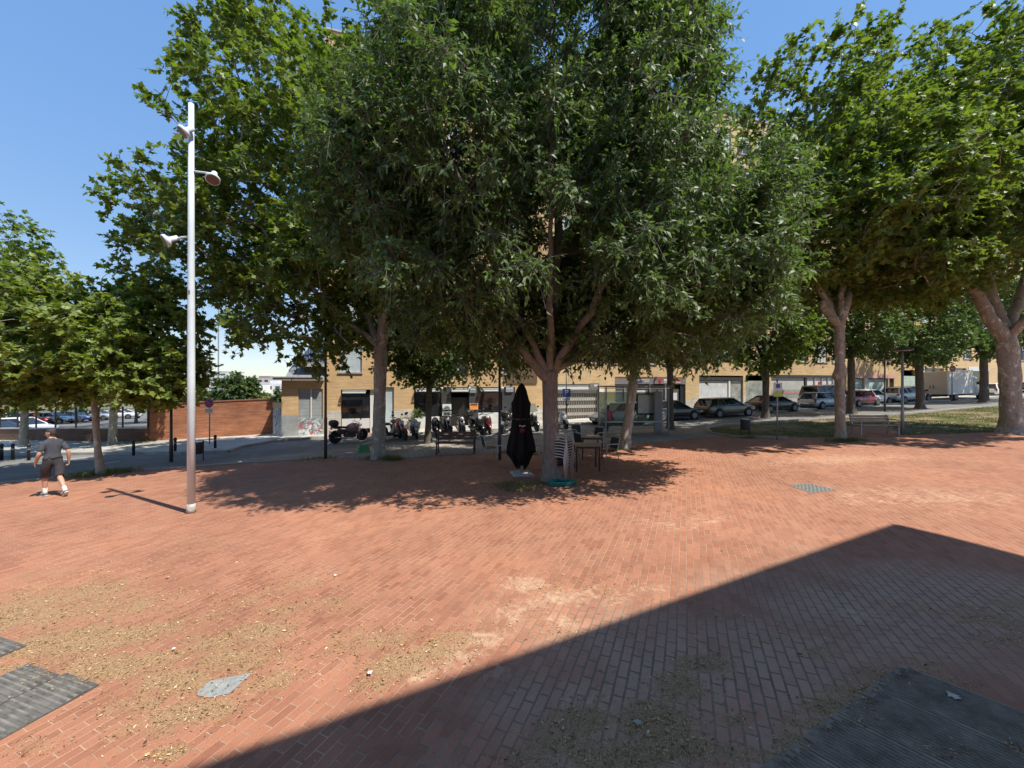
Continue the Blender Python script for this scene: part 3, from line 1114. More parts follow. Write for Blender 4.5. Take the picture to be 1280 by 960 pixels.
# left side
b = at(128, 594)
tree('young_plane_tree', 'young leaning plane tree behind the walking man, light green leaves', b, 2.6,
     [(0, 0, -.1, .13), (-.12, 0, .5, .1), (-.3, .1, 1.2, .085), (-.38, .1, 2.2, .08), (-.42, .1, 3.2, .07), (-.42, .1, 3.6, .06)],
     [limb((-.42, .1, 2.9), 10, 25, 2.6, .05, .015, .4), limb((-.42, .1, 3.0), 180, 25, 2.6, .05, .015, .4), limb((-.42, .1, 3.2), 100, 40, 2.6, .045, .015), limb((-.42, .1, 3.3), -80, 35, 2.4, .05, .015), limb((-.42, .1, 3.5), 60, 85, 3.2, .055, .015)],
     [(-.4, 0, 4.5, 2.7, 2.4, 1.7), (1.2, 0, 3.6, 2.0, 1.7, 1.25), (-2.2, 0, 4.2, 2.2, 2.0, 1.6), (.3, .2, 5.9, 1.1, 1.1, 1.1), (-1.7, .3, 5.8, 1.9, 1.6, 1.5), (1.2, .3, 6.0, 1.5, 1.1, .8), (-1.5, 0, 3.2, 1.8, 1.6, .8), (1.9, .3, 4.9, 1.2, 1.1, 1.0), (-2.6, -.2, 3.3, 1.7, 1.6, 1.0), (1.7, .2, 3.2, 1.4, 1.3, .9)],
     740, L_PLANE2, B_PLANE, group=None, per=55, size=.175, seed=41, gap=.34, twig=.5, flare=1.25, zmin=1.95, flat=.45, shell=.4)
b = at(-62, 585)
tree('plane_tree', 'plane tree cut off by the left edge, crown tip against the sky', b, 3.2,
     [(0, 0, -.1, .2), (0, 0, .5, .18), (0, 0, 2, .16), (0, 0, 3.4, .15)],
     [limb((0, 0, 3.2), 10, 50, 4, .1, .02), limb((0, 0, 3.2), 150, 55, 4, .1, .02), limb((0, 0, 3.3), 260, 60, 4, .09, .02), limb((0, 0, 3.4), 60, 82, 6, .1, .02)],
     [(0, 0, 6.6, 3.0, 2.8, 2.8), (.8, 0, 9.0, 2.0, 2.0, 2.0), (.6, 0, 4.4, 2.4, 2.2, 1.5)], 330, L_PLANE, B_PLANE2, group=PG, per=55, size=.18, seed=43, gap=.42, zmin=2.9)
for (px, py, lab, sd) in ((30, 559, 'pale-trunked street tree by the low brick wall, left of the walking man', 51), (141, 558, 'street tree with a mottled trunk by the low brick wall, right of the young plane', 52)):
    b = at(px, py)
    tree('street_tree', lab, b, 2.4, [(0, 0, -.1, .2), (0, 0, .5, .18), (.05, 0, 1.5, .16), (.05, 0, 2.6, .14)],
         [limb((.05, 0, 2.5), 20, 45, 3, .09, .02), limb((.05, 0, 2.5), 170, 45, 3, .09, .02), limb((.05, 0, 2.5), 80, 70, 4, .09, .02), limb((.05, 0, 2.5), 270, 50, 3, .08, .02)],
         [(0, 0, 4.8, 2.9, 2.6, 2.0), (1.4, -.3, 4.3, 2.2, 2.0, 1.3)], 260, L_PLANE, B_PLANE2, group='street trees by the low wall', per=50, size=.18, seed=sd, gap=.42, zmin=2.9)
# trees in the grounds beyond the walls
FG = 'trees beyond the brick walls'
for (px, d, h, rr_, lab, sd, lf) in ((288, 44, 5.0, 1.35, 'feathery green tree over the red brick wall, right of the slim light masts', 61, L_BUSH), (310, 46, 4.9, .9, 'narrow pale green tree over the red brick wall', 62, L_BUSH), (262, 48, 3.2, 1.7, 'low rounded tree over the red brick wall just right of the white mast', 63, L_HACK),
                                     (330, 60, 2.7, 1.5, 'light green bush showing just over the brick wall', 64, L_PLANE2), (352, 58, 3.2, 1.4, 'dark green bush over the brick wall by the shuttered annexe', 65, L_BUSH), (215, 50, 4.5, 2.4, 'dark round tree beyond the brick wall behind the white mast', 66, L_HACK),
                                     (170, 42, 7, 3.2, 'broad tree in the car park behind the young plane tree', 67, L_PLANE), (95, 46, 6.6, 3.0, 'bushy tree in the car park between the parked cars', 68, L_PLANE), (10, 44, 7.5, 3.2, 'bushy tree at the left of the car park', 69, L_PLANE)):
    x, y = atd(px, d)
    zg = -G(x, y) * 0
    tree('distant_tree', lab, (x, y), 1.5, [(0, 0, -.2, .14), (0, 0, 1, .12), (0, 0, h * .4, .1)],
         [limb((0, 0, h * .38), az, 60, h * .4, .06, .02) for az in (20, 140, 260)],
         [(0, 0, h * .62, rr_, rr_, h * .38), (rr_ * .3, 0, h * .8, rr_ * .6, rr_ * .6, h * .22)], 90, lf, B_DARK, group=FG, per=40, size=.3, seed=sd, gap=.4, twig=.7, zmin=.8)
# ---------------------------------------------------------------- buildings
def wall_brick(name, c1, c2, mort, bw=.26, bh=.065, ms=.006, stain=.25, bump=.4):
    a = N(name)
    b = a.bsdf(.88, 0, .25)
    tc = a.n('TexCoord')
    sp = a.n('SeparateXYZ')
    a.l(tc, 'Object', sp, 0)
    cb = a.n('CombineXYZ')
    xy = a.math('ADD', (sp, 'X'), (sp, 'Y'))
    a.l(xy, 'Value', cb, 'X')
    a.l(sp, 'Z', cb, 'Y')
    br = a.n('TexBrick', offset=.5)
    a.l(cb, 'Vector', br, 'Vector')
    br.inputs['Scale'].default_value = 1
    br.inputs['Brick Width'].default_value = bw
    br.inputs['Row Height'].default_value = bh
    br.inputs['Mortar Size'].default_value = ms
    br.inputs['Color1'].default_value = (*c1, 1)
    br.inputs['Color2'].default_value = (*c2, 1)
    br.inputs['Mortar'].default_value = (*mort, 1)
    v = a.coords()
    n1 = a.noise(v, .6, 6, .7)
    r = a.ramp(n1, 'Fac', [(.3, (1 - stain,) * 3), (.7, (1 + stain * .5,) * 3)])
    c = a.mix(1.0, (br, 'Color'), (r, 'Color'), 'MULTIPLY')
    # rain streaks
    v2 = a.coords('Object', (.5, .5, 9.0))
    n2 = a.noise(v2, 1.4, 4, .6)
    r2 = a.ramp(n2, 'Fac', [(.38, (1 - stain * .9,) * 3), (.62, (1.06, 1.06, 1.06))])
    c = a.mix(1.0, (c, 'Color'), (r2, 'Color'), 'MULTIPLY')
    a.l(c, 'Color', b, 'Base Color')
    a.bump(b, br, 'Fac', -bump, .006)
    return a.m


def ribbed(name, col, pitch=.09, axis='Z', rough=.5, dark=.55):
    a = N(name)
    b = a.bsdf(rough, 0, .4)
    v = a.coords('Object', rot=(0, 0, 0))
    wv = a.n('TexWave', wave_type='BANDS', bands_direction=axis, wave_profile='SAW')
    a.l(v, 'Vector', wv, 'Vector')
    wv.inputs['Scale'].default_value = .314 / pitch / 2
    nz = a.noise(v, 2.0, 5, .6)
    r = a.ramp(wv, 'Fac', [(0, tuple(c * dark for c in col)), (.18, col), (1, col)])
    r2 = a.ramp(nz, 'Fac', [(.3, (.8, .8, .8)), (.7, (1.1, 1.1, 1.1))])
    c = a.mix(1.0, (r, 'Color'), (r2, 'Color'), 'MULTIPLY')
    a.l(c, 'Color', b, 'Base Color')
    a.bump(b, wv, 'Fac', .5, .01)
    return a.m


def graffiti(name, base, cols, scale=1.6, seed=0.0):
    """sprayed strokes over a pale wall"""
    a = N(name)
    b = a.bsdf(.8, 0, .3)
    v = a.coords()
    mp = a.n('VectorMath', operation='ADD')
    a.l(v, 'Vector', mp, 0)
    mp.inputs[1].default_value = (seed, seed * 2, seed)
    nz = a.noise(v, 1.2, 5, .7)
    c = a.ramp(nz, 'Fac', [(.3, tuple(x * .75 for x in base)), (.7, tuple(min(1, x * 1.1) for x in base))])
    for i, col in enumerate(cols):
        n2 = a.n('TexNoise')
        n2.inputs['Scale'].default_value = scale * (1 + .35 * i)
        n2.inputs['Detail'].default_value = 2
        n2.inputs['Distortion'].default_value = 2.5 + i
        a.l(mp, 'Vector', n2, 'Vector')
        st = a.ramp(n2, 'Fac', [(.50, (0, 0, 0)), (.52, (.85, .85, .85)), (.565, (.85, .85, .85)), (.585, (0, 0, 0))])
        c = a.mix((st, 'Color'), (c, 'Color'), col)
    a.l(c, 'Color', b, 'Base Color')
    return a.m


M_OCHRE = wall_brick('ochre_facing_brick', (.68, .45, .225), (.60, .385, .18), (.58, .44, .29), .25, .07, .007, .16, .25)
M_OCHRE2 = wall_brick('pale_ochre_facing_brick', (.72, .51, .27), (.64, .44, .22), (.62, .49, .33), .25, .07, .007, .16, .25)
M_STONE = wall_brick('pale_stone_plinth', (.62, .58, .50), (.54, .50, .43), (.40, .37, .32), .6, .3, .008, .22, .3)
M_RED = wall_brick('red_brick_wall', (.46, .165, .075), (.36, .12, .058), (.40, .26, .18), .26, .07, .008, .35, .4)
M_BROWN = wall_brick('brown_brick_wall', (.20, .095, .06), (.15, .075, .05), (.2, .15, .12), .26, .07, .008, .35, .4)
M_WHITE = mk('white_render', (.74, .72, .68), .85, 0, .08, 1.5)
M_CONC = mk('concrete', (.42, .40, .37), .85, 0, .15, 1.2, bump=.2)
M_ROOF = ribbed('grey_roof_sheets', (.25, .25, .26), .4, 'X')
M_LOUV = ribbed('grey_louvres', (.34, .36, .36), .11, 'Z')
M_SHUT = ribbed('pale_roller_blind', (.58, .60, .58), .06, 'Z', dark=.7)
M_SHUTB = ribbed('blue_grey_roller_blind', (.50, .57, .60), .06, 'Z', dark=.7)
M_MINT = ribbed('mint_roller_door', (.50, .62, .56), .16, 'Z', dark=.75)
M_CORR = ribbed('white_corrugated_shutter', (.66, .68, .68), .12, 'X', dark=.6)
M_GLASS = glass_mat('dark_shop_glass', (.015, .017, .019))
M_WGLASS = glass_mat('window_glass', (.05, .06, .07))
M_BLACK = mk('black_paint', (.018, .018, .02), .45, 0, .2, 4)
M_DARK = mk('dark_grey_paint', (.05, .05, .055), .5, 0, .2, 4)
M_BROWNF = mk('brown_aluminium', (.10, .055, .04), .45, 0, .2, 3)
M_ALU = mk('aluminium', (.52, .53, .53), .38, .7, .1, 4)
M_WFRAME = mk('white_frame', (.70, .69, .66), .5, 0, .06, 3)
M_PINK = mk('pink_lintel', (.62, .36, .30), .8, 0, .1, 2)
M_BEIGE = mk('beige_panel', (.50, .43, .33), .7, 0, .12, 2)
M_SIGNW = mk('white_sign', (.64, .64, .62), .4, 0, .04, 3)
M_SIGNG = mk('grey_sign', (.20, .19, .18), .5, 0, .1, 3)
M_BLUE = mk('sign_blue', (.03, .05, .22), .4, 0, .08, 3)
M_REDP = mk('sign_red', (.52, .035, .04), .4, 0, .08, 3)
M_ORANGE = mk('orange_poster', (.70, .25, .07), .6, 0, .2, 6)
M_GREY = mk('mid_grey', (.22, .23, .23), .5, 0, .12, 3)
M_RAIL = mk('railing_paint', (.42, .43, .42), .5, .2, .1, 3)


class Front:
    """a block of the street front; local x along it, y into it, z up from its floor"""
    def __init__(s, name, label, px0, px1, s1=None, s0=None, floor=0.0, foot=-1.2):
        s.s0 = fs(px0) if s0 is None else s0
        s.s1 = fs(px1) if s1 is None else s1
        p = fp(s.s0)
        s.floor = floor
        s.foot = foot
        s.root = empty(name, p.x, p.y, label, 'building', yaw=FYAW, z=floor)
        s.W = s.s1 - s.s0

    def x(s, px):
        return fs(px) - s.s0

    def z(s, px, py):
        return fz(px, py) - s.floor

    def bx(s, mb, x0, x1, z0, z1, y0, y1):
        mb.box(((x0 + x1) / 2, (y0 + y1) / 2, (z0 + z1) / 2), (x1 - x0, y1 - y0, z1 - z0))

    def panel(s, name, px0, px1, py0, py1, mat, y0=.02, y1=.1, parent=None, zbot=None):
        mid = (px0 + px1) / 2
        m = MB()
        s.bx(m, s.x(px0), s.x(px1), s.z(mid, py1) if zbot is None else zbot, s.z(mid, py0), y0, y1)
        return m.build(name, mat, parent or s.root)

    def thing(s, name, label, cat, px0, px1, py0, py1, y, group=None):
        """an Empty for something fixed on the front; its own local frame starts at its lower left"""
        mid = (px0 + px1) / 2
        p = fp(fs(px0), -y)
        r = empty(name, p.x, p.y, label, cat, group, FYAW, z=fz(mid, py1))
        r['w'] = fs(px1) - fs(px0)
        r['h'] = fz(mid, py0) - fz(mid, py1)
        return r

    def shell(s, openings, zl, wall, floors, wins, depth=12.0, plinth=1.35, fh=2.9, sill=.7, wh=1.75, ww=1.3, blind=None, lintel=None):
        """openings: (x0, x1, ztop); wins: x centres"""
        w_, lt = MB(), MB()
        T = .35
        ops = sorted(openings)
        cur = 0.0
        gaps = []
        for x0, x1, zt in ops:
            if x0 > cur + .01:
                gaps.append((cur, x0))
            cur = max(cur, x1)
            s.bx(w_ if lintel is None else lt, x0, x1, zt, zl, 0, T)
        if cur < s.W:
            gaps.append((cur, s.W))
        for a, b in gaps:
            pl = MB()
            s.bx(pl, a, b, s.foot, plinth, -.015, T)
            pl.build('plinth', M_STONE, s.root)
            s.bx(w_, a, b, plinth, zl, 0, T)
        # side and back walls, set inside the front
        H = zl + floors * fh + .9
        z = zl
        for k in range(floors):
            s.bx(w_, 0, s.W, z, z + sill, 0, T)
            cur = 0
            for c in wins:
                s.bx(w_, cur, c - ww / 2, z + sill, z + sill + wh, 0, T)
                cur = c + ww / 2
            s.bx(w_, cur, s.W, z + sill, z + sill + wh, 0, T)
            s.bx(w_, 0, s.W, z + sill + wh, z + fh, 0, T)
            z += fh
        s.bx(w_, 0, s.W, z, H, 0, T)
        s.bx(w_, 0, T, s.foot, H - .003, T, depth)
        s.bx(w_, s.W - T, s.W, s.foot, H - .003, T, depth)
        s.bx(w_, T, s.W - T, s.foot, H - .003, depth - T, depth)
        w_.build('wall', wall, s.root)
        if lintel is not None:
            lt.build('lintel', lintel, s.root)
        rf = MB()
        s.bx(rf, T, s.W - T, H - .8, H - .6, T, depth - T)
        rf.build('roof', M_CONC, s.root)
        cp = MB()
        s.bx(cp, -.04, s.W + .04, H, H + .1, -.06, T + .05)
        cp.build('coping', M_CONC, s.root)
        inn = MB()
        s.bx(inn, T, s.W - T, -.6, H - .81, 3.2, 3.3)
        s.bx(inn, T, s.W - T, -.12, -.02, T + .01, 3.2)
        s.bx(inn, T, s.W - T, zl - .02, zl + .1, T + .01, 3.2)
        inn.build('interior', mk('dim_interior', (.10, .085, .07), .9, 0, .3, 1), s.root)
        rg = random.Random(int(s.s0 * 10) + 7)
        for k in range(floors):
            for c in wins:
                z0 = zl + k * fh + sill
                fr = MB()
                x0, x1 = c - ww / 2, c + ww / 2
                t = .06
                s.bx(fr, x0, x1, z0 + wh - t, z0 + wh, .16, .24)
                s.bx(fr, x0, x1, z0, z0 + t, .16, .24)
                for xx in (x0, c - t / 2, x1 - t):
                    s.bx(fr, xx, xx + t, z0 + t, z0 + wh - t, .16, .24)
                wo = fr.build('window', M_WFRAME, s.root, fix=False)
                gp = MB()
                s.bx(gp, x0 + t, x1 - t, z0 + t, z0 + wh - t, .21, .225)
                gp.build('pane', M_WGLASS, wo, fix=False)
                dr = rg.choice([.35, .5, .75, 1.0, .6])
                sh = MB()
                s.bx(sh, x0 + .01, x1 - .01, z0 + .01 + (wh - .02) * (1 - dr), z0 + wh - .01, .10, .14)
                sh.build('blind', blind or (M_SHUT if rg.random() < .6 else M_SHUTB), wo, fix=False)
                sl = MB()
                s.bx(sl, x0 - .06, x1 + .06, z0 - .07, z0, -.07, .3)
                sl.build('sill', M_CONC, wo, fix=False)
        s.H = H


def rail(mb, x0, x1, z0, z1, y, step=.13, t=.022):
    mb.box(((x0 + x1) / 2, y, z1), (x1 - x0, .05, .045))
    mb.box(((x0 + x1) / 2, y, z0 + .05), (x1 - x0, .03, .03))
    n = max(2, int((x1 - x0) / step))
    for i in range(n + 1):
        x = x0 + (x1 - x0) * i / n
        mb.box((x, y, (z0 + z1) / 2), (t, t, z1 - z0))


# ---- block with the bar
A = Front('apartment_building', 'tall ochre brick block with the bar and motorbikes below, left end with corner balconies', 405.5, 686, floor=-.52)
opsA = [(A.x(426), A.x(470), A.z(448, 487)), (A.x(481), A.x(492.5), A.z(487, 484)), (A.x(517.5), A.x(644), A.z(580, 484))]
A.shell(opsA, 2.98, M_OCHRE, 7, [A.x(438), A.x(438) + 3.3, A.x(438) + 6.6, A.x(438) + 10.2], blind=M_SHUTB)
for k in range(7):
    z = 3.55 - .52 + .52 + k * 2.9 + .45
    bl = MB()
    A.bx(bl, -1.5, -.003, z, z + .2, -.0, 1.6)
    bo = bl.build('balcony', M_CONC, A.root)
    r = MB()
    rail(r, -1.47, 0, z + .2, z + 1.25, .04)
    r.box((-1.47, .8, z + 1.25), (.05, 1.6, .045))
    for i in range(12):
        r.box((-1.47, .06 + i * .13, z + .72), (.022, .022, 1.05))
    r.build('railing', M_RAIL, bo)
A.panel('window_glass', 427, 461, 492, 524, M_GLASS, .2, .23)
A.panel('shop_panel', 427, 462, 523.5, 536, M_SIGNW, .12, .19)
A.panel('door', 462.5, 470, 487, 546, M_WFRAME, .15, .2)
A.panel('door', 481.5, 492.3, 485, 546, M_SHUTB, .12, .2)
# bar front: fascia, glazing, pillars
A.panel('fascia', 517.7, 643.8, 484.2, 491, M_DARK, .03, .2)
A.panel('window_glass', 518, 551, 491, 521, M_GLASS, .2, .23)
A.panel('stall_riser', 518, 551, 521, 545, M_SIGNW, .15, .22)
for (a, b) in ((552, 564), (586.5, 598), (628, 644)):
    A.panel('pillar', a, b, 491, 545, M_DARK, .04, .22)
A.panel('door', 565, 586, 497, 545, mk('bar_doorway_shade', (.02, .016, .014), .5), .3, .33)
A.panel('window_glass', 598.3, 627.8, 491, 516, M_GLASS, .2, .23)
A.panel('stall_riser', 598.3, 627.8, 516, 545, mk('white_counter', (.6, .6, .58), .6), .15, .22)
AG = 'rolled awnings over the shop fronts'
for (a, b, y0, y1, lab) in ((428, 458, 487, 492, 'rolled grey awning over the left shop window with white board below'), (519, 549, 484.4, 490, 'rolled awning box over the left bay of the bar'), (563, 585, 484.3, 490, 'rolled awning box above the open door of the bar'), (599, 624, 484.3, 489.5, 'rolled awning box above the right bay of the bar')):
    t = A.thing('awning', lab, 'awning', a, b, y0, y1, -.32, AG)
    L, H_ = t['w'], t['h']
    m = MB()
    m.box((L / 2, .16, H_ * .55), (L, .26, H_ * .5), bev=.04)
    m.build('cassette', M_GREY, t)
    m = MB()
    m.box((L / 2, .0, H_ * .25), (L * .96, .05, H_ * .32), bev=.01)
    m.build('valance', M_SIGNW, t)
    m = MB()
    for xx in (.05, L - .05):
        m.bar((xx, .3, H_ * .3), (xx, .05, H_ * .3), .04, .04)
    m.build('arm', M_DARK, t)


def poster(fr, lab, a, b, y0, y1, mat, blotches=(), y=-.06, nm='poster', grp=None):
    t = fr.thing(nm, lab, 'poster' if nm == 'poster' else 'sign', a, b, y0, y1, y, grp)
    L, H_ = t['w'], t['h']
    m = MB()
    m.box((L / 2, .015, H_ / 2), (L, .03, H_))
    m.build('board', mat, t)
    for i, (bx_, bz_, bw_, bh_, bm_) in enumerate(blotches):
        m = MB()
        m.box((L * bx_, -.004, H_ * bz_), (L * bw_, .012, H_ * bh_))
        m.build('print', bm_, t)
    return t


poster(A, 'upper white menu board left of the bar door', 553, 564, 505, 512, M_SIGNW, [(.5, .5, .4, .35, M_GREY), (.35, .35, .3, .2, M_REDP)])
poster(A, 'lower white menu board left of the bar door', 553, 564, 514, 520, M_SIGNW, [(.5, .5, .6, .45, M_DARK)])
poster(A, 'orange poster on the dark pillar right of the bar door', 587, 597.5, 504, 512, M_ORANGE, [(.5, .8, .8, .25, M_BROWNF)])
poster(A, 'grey sign plate high on the pillar right of the bar door', 587, 595, 482.5, 491, M_GREY, [(.5, .5, .7, .1, M_SIGNW)], nm='sign')
poster(A, 'pale grey sign plate at the right end of the bar front', 632, 641.5, 482, 490, M_ALU, [(.5, .55, .9, .1, M_SIGNW)], nm='sign')
# hooded globe lights on the bar front
for (px, lab) in ((551.5, 'small white globe light between left bay and door of the bar'), (585.5, 'small white globe light right of the bar door'), (627, 'small white globe light at the right bay of the bar')):
    p = fp(fs(px), .16)
    r = empty('wall_light', p.x, p.y, lab, 'lamp', 'globe lights on the bar', FYAW, z=fz(px, 485))
    m = MB()
    m.smooth = True
    m.lathe([(.01, -.11), (.08, -.08), (.11, 0), (.08, .08), (.01, .11)], k=12)
    m.build('globe', M_SIGNW, r)
    m = MB()
    m.bar((0, .0, .1), (0, .15, .1), .03, .03)
    m.build('bracket', M_BLACK, r)
# wall shadow over the bar's right end, painted as a dark brown panel
A.panel('wall_shade_panel', 633, 671, 453.5, 479.3, mk('brown_wall_shade', (.13, .085, .045), .8, 0, .12, 2), -.07, -.003)

# ---- block with garage and the shop with the red sign
B = Front('apartment_building', 'ochre brick block with the striped garage gate and the shop with red lettering', 686, 866, floor=-.2)
B.s0 = A.s1
p = fp(B.s0)
B.root.location = (p.x, p.y, B.floor)
B.W = B.s1 - B.s0
opsB = [(B.x(690.5), B.x(748.5), B.z(720, 480)), (B.x(768.5), B.x(857), B.z(815, 472))]
B.shell(opsB, 3.5, M_OCHRE2, 7, [B.x(703), B.x(741), B.x(775), B.x(812), B.x(850)], ww=1.25)
B.panel('lintel', 690.7, 748.3, 480, 483.4, M_GREY, .03, .2)
B.panel('lintel_board', 690.7, 748.3, 483.5, 486.8, M_SIGNW, .01, .2)
g = MB()
x0, x1 = B.x(690.7), B.x(748.3)
zb, zt = B.z(720, 529), B.z(720, 486.9)
for i in range(9):
    za = zb + (zt - zb) * i / 9
    if i % 2 == 0:
        B.bx(g, x0, x1, za, za + (zt - zb) / 11, .22, .24)
go = g.build('gate', mk('cream_slats', (.55, .50, .42), .6, 0, .12, 3), B.root)
g = MB()
B.bx(g, x0, x1, zb - .6, zt, .25, .27)
g.build('gate_sheet', mk('dark_brown_sheet', (.14, .115, .09), .7, 0, .2, 2), go)
g = MB()
n = 26
for i in range(n + 1):
    xx = x0 + .02 + (x1 - x0 - .04) * i / n
    B.bx(g, xx - .012, xx + .012, zb, zt, .19, .215)
B.bx(g, x0, x1, zt - .08, zt, .17, .218)
B.bx(g, x0, x1, zb, zb + .1, .17, .218)
g.build('gate_bars', M_ALU, go)
poster(B, 'dark box sign at the upper right of the garage gate', 737, 748.5, 479, 484.6, M_SIGNG, [(.62, .5, .35, .4, M_SIGNW)], nm='sign', y=-.08)
B.panel('pillar', 749, 754.5, 484.5, 530, M_WHITE, -.02, .2)
B.panel('fascia', 768.7, 856.8, 472.2, 480.3, M_SIGNG, .02, .2)
B.panel('fascia_trim', 768.7, 856.8, 471.2, 472.2, M_REDP, .0, .2)
B.panel('window_frame', 768.8, 812, 480.4, 484, M_BROWNF, .05, .2)
B.panel('window_glass', 768.8, 812, 484, 524, glass_mat('pale_shop_glass', (.16, .19, .19)), .16, .19)
B.panel('window_glass', 814, 851, 486, 524, glass_mat('grey_shop_glass', (.07, .08, .08)), .16, .19)
for px in (768.8, 781, 795, 812.5, 832, 851):
    B.panel('mullion', px, px + 1.4, 480.4, 527, M_ALU if px != 851 else M_BLACK, .06, .2)
B.panel('door', 852.6, 856.6, 482, 527, M_BLACK, .1, .2)
B.panel('window_vinyl', 793, 808, 488, 493.5, M_SIGNW, .148, .158)
B.panel('window_vinyl', 840, 848, 491, 503, M_SIGNW, .148, .158)


def text(parent, s_, size, mat, loc, ext=.008, rotx=PI / 2, name='lettering'):
    cu = bpy.data.curves.new(name, 'FONT')
    cu.body = s_
    cu.size = size
    cu.extrude = ext
    cu.align_x = 'CENTER'
    cu.align_y = 'CENTER'
    cu.materials.append(mat)
    o = bpy.data.objects.new(name, cu)
    COL.objects.link(o)
    o.location = loc
    o.rotation_euler = (rotx, 0, 0)
    o.parent = parent
    me = bpy.data.meshes.new_from_object(o)
    m2 = bpy.data.objects.new(name, me)
    COL.objects.link(m2)
    m2.location, m2.rotation_euler = loc, (rotx, 0, 0)
    bpy.data.objects.remove(o)
    m2.parent = parent
    return m2


# unreadable at this distance: only the blocks of colour the photograph shows
poster(B, 'blue and white shop sign over the left window of the glass-fronted shop', 789, 812, 473.2, 479.8, M_SIGNG, [(.5, .75, .95, .12, M_SIGNW), (.35, .38, .42, .34, M_BLUE), (.34, .5, .36, .1, M_SIGNW), (.82, .45, .3, .12, M_SIGNW)], nm='shop_sign', y=-.03)
t = poster(B, 'dark shop sign with red chevron mark and red block lettering, right of the blue sign', 818, 852.5, 472.6, 479.8, M_SIGNG,
           [(.38, .66, .10, .38, M_SIGNW), (.39, .28, .12, .12, M_SIGNW), (.80, .66, .26, .36, M_REDP), (.80, .28, .26, .13, M_SIGNW)], nm='shop_sign', y=-.03)
m = MB()
L, H_ = t['w'], t['h']
for sg in (-1, 1):
    m.bar((L * .19, -.008, H_ * .15), (L * (.19 + sg * .055), -.008, H_ * .88), .02, .16)
m.build('emblem', M_REDP, t)

# ---- block with white glazed showroom
C = Front('apartment_building', 'ochre brick block with the pale glazed showroom behind the parked cars', 866, 1060, floor=.05)
C.s0 = B.s1
p = fp(C.s0)
C.root.location = (p.x, p.y, C.floor)
C.W = C.s1 - C.s0
zt = 3.1
opsC = [(C.x(874), C.x(929), zt), (C.x(932), C.x(957), zt + .05), (C.x(964), C.x(1058), zt + .1)]
C.shell(opsC, 3.7, M_OCHRE2, 7, [C.x(882), C.x(905), C.x(930), C.x(955), C.x(980), C.x(1003), C.x(1027), C.x(1048)], ww=1.5)
C.panel('lintel', 874.2, 928.8, 471.5, 475.5, M_DARK, .02, .2)
C.panel('roller_shutter', 874.2, 911, 476, 522, M_CORR, .12, .18)
C.panel('pillar', 911.5, 913.5, 475, 522, M_WHITE, .05, .2)
gw = glass_mat('milky_glass', (.30, .32, .30), .12)
C.panel('window_glass', 913.8, 928.6, 476, 520, gw, .14, .17)
C.panel('window_glass', 932.2, 956.6, 476, 520, gw, .14, .17)
C.panel('lintel', 964.3, 1057.6, 468.6, 472, M_DARK, .01, .2)
C.panel('window_glass', 964.3, 1007, 472, 516, mk('frosted_pane', (.48, .49, .46), .3, 0, .12, 1), .14, .17)
C.panel('window_stripe', 965, 1006.6, 487, 497, mk('grey_vinyl', (.33, .35, .34), .4), .128, .138)
C.panel('window_vinyl', 977, 1000, 489.5, 492.5, mk('faded_red_vinyl', (.50, .25, .23), .5), .115, .125)
C.panel('mullion', 1007.3, 1009.6, 472, 516, M_DARK, .05, .2)
C.panel('window_glass', 1010, 1057.4, 472, 516, mk('white_pane', (.62, .63, .62), .3, 0, .1, 1), .14, .17)
for px in (1019, 1028, 1035.5, 1042):
    C.panel('mullion', px, px + 1, 472, 516, M_ALU, .06, .13)
C.panel('window_vinyl', 1024.5, 1027, 477, 492, M_REDP, .118, .128)
C.panel('window_vinyl', 1012, 1016, 487, 494, M_SIGNG, .118, .128)
C.panel('window_vinyl', 1033, 1037, 489, 495, M_SIGNG, .118, .128)

# ---- far block with mint doors
D = Front('apartment_building', 'ochre brick block far along the road with mint doors and a pink lintel', 1060, 1300, s1=86, floor=.75)
D.s0 = C.s1
p = fp(D.s0)
D.root.location = (p.x, p.y, D.floor)
D.W = D.s1 - D.s0
zt = 2.95
opsD = [(D.x(1062), D.x(1080), 2.55), (D.x(1085), D.x(1110.5), 2.55), (D.x(1111.5), D.x(1117.5), 2.55), (D.x(1128), D.x(1146), 3.1), (D.x(1156), D.x(1180), 3.35), (D.x(1195), D.x(1208), 3.4), (D.x(1211), D.x(1236), 3.45)]
D.shell(opsD, 3.75, M_OCHRE2, 6, [D.x(1070) + i * 3.5 for i in range(14)], ww=1.5)
D.panel('lintel', 1061, 1118, 467.5, 472.8, M_PINK, -.03, -.003)
D.panel('garage_door', 1062.3, 1079.8, 474, 505, M_MINT, .14, .2)
D.panel('garage_door', 1085.3, 1110, 474, 505, M_MINT, .14, .2)
D.panel('door', 1111.7, 1117.3, 473, 506, M_DARK, .14, .2)
D.panel('garage_door', 1128.3, 1145.6, 470, 502, M_MINT, .1, .2)
D.panel('window_glass', 1156.3, 1179.6, 458, 500, mk('dull_shop_pane', (.16, .13, .12), .2), .14, .2)
D.panel('window_glass', 1195.3, 1207.6, 459, 498, M_GLASS, .14, .2)
D.panel('window_glass', 1211.3, 1235.6, 464, 498, M_GLASS, .14, .2)
D.panel('fascia', 1210.5, 1236, 458.5, 463.8, M_SIGNW, -.03, .2)
D.panel('pillar', 1154, 1155.8, 458, 500, M_WHITE, -.02, .2)
D.panel('pillar', 1081, 1084.6, 473, 506, M_WHITE, -.02, .2)

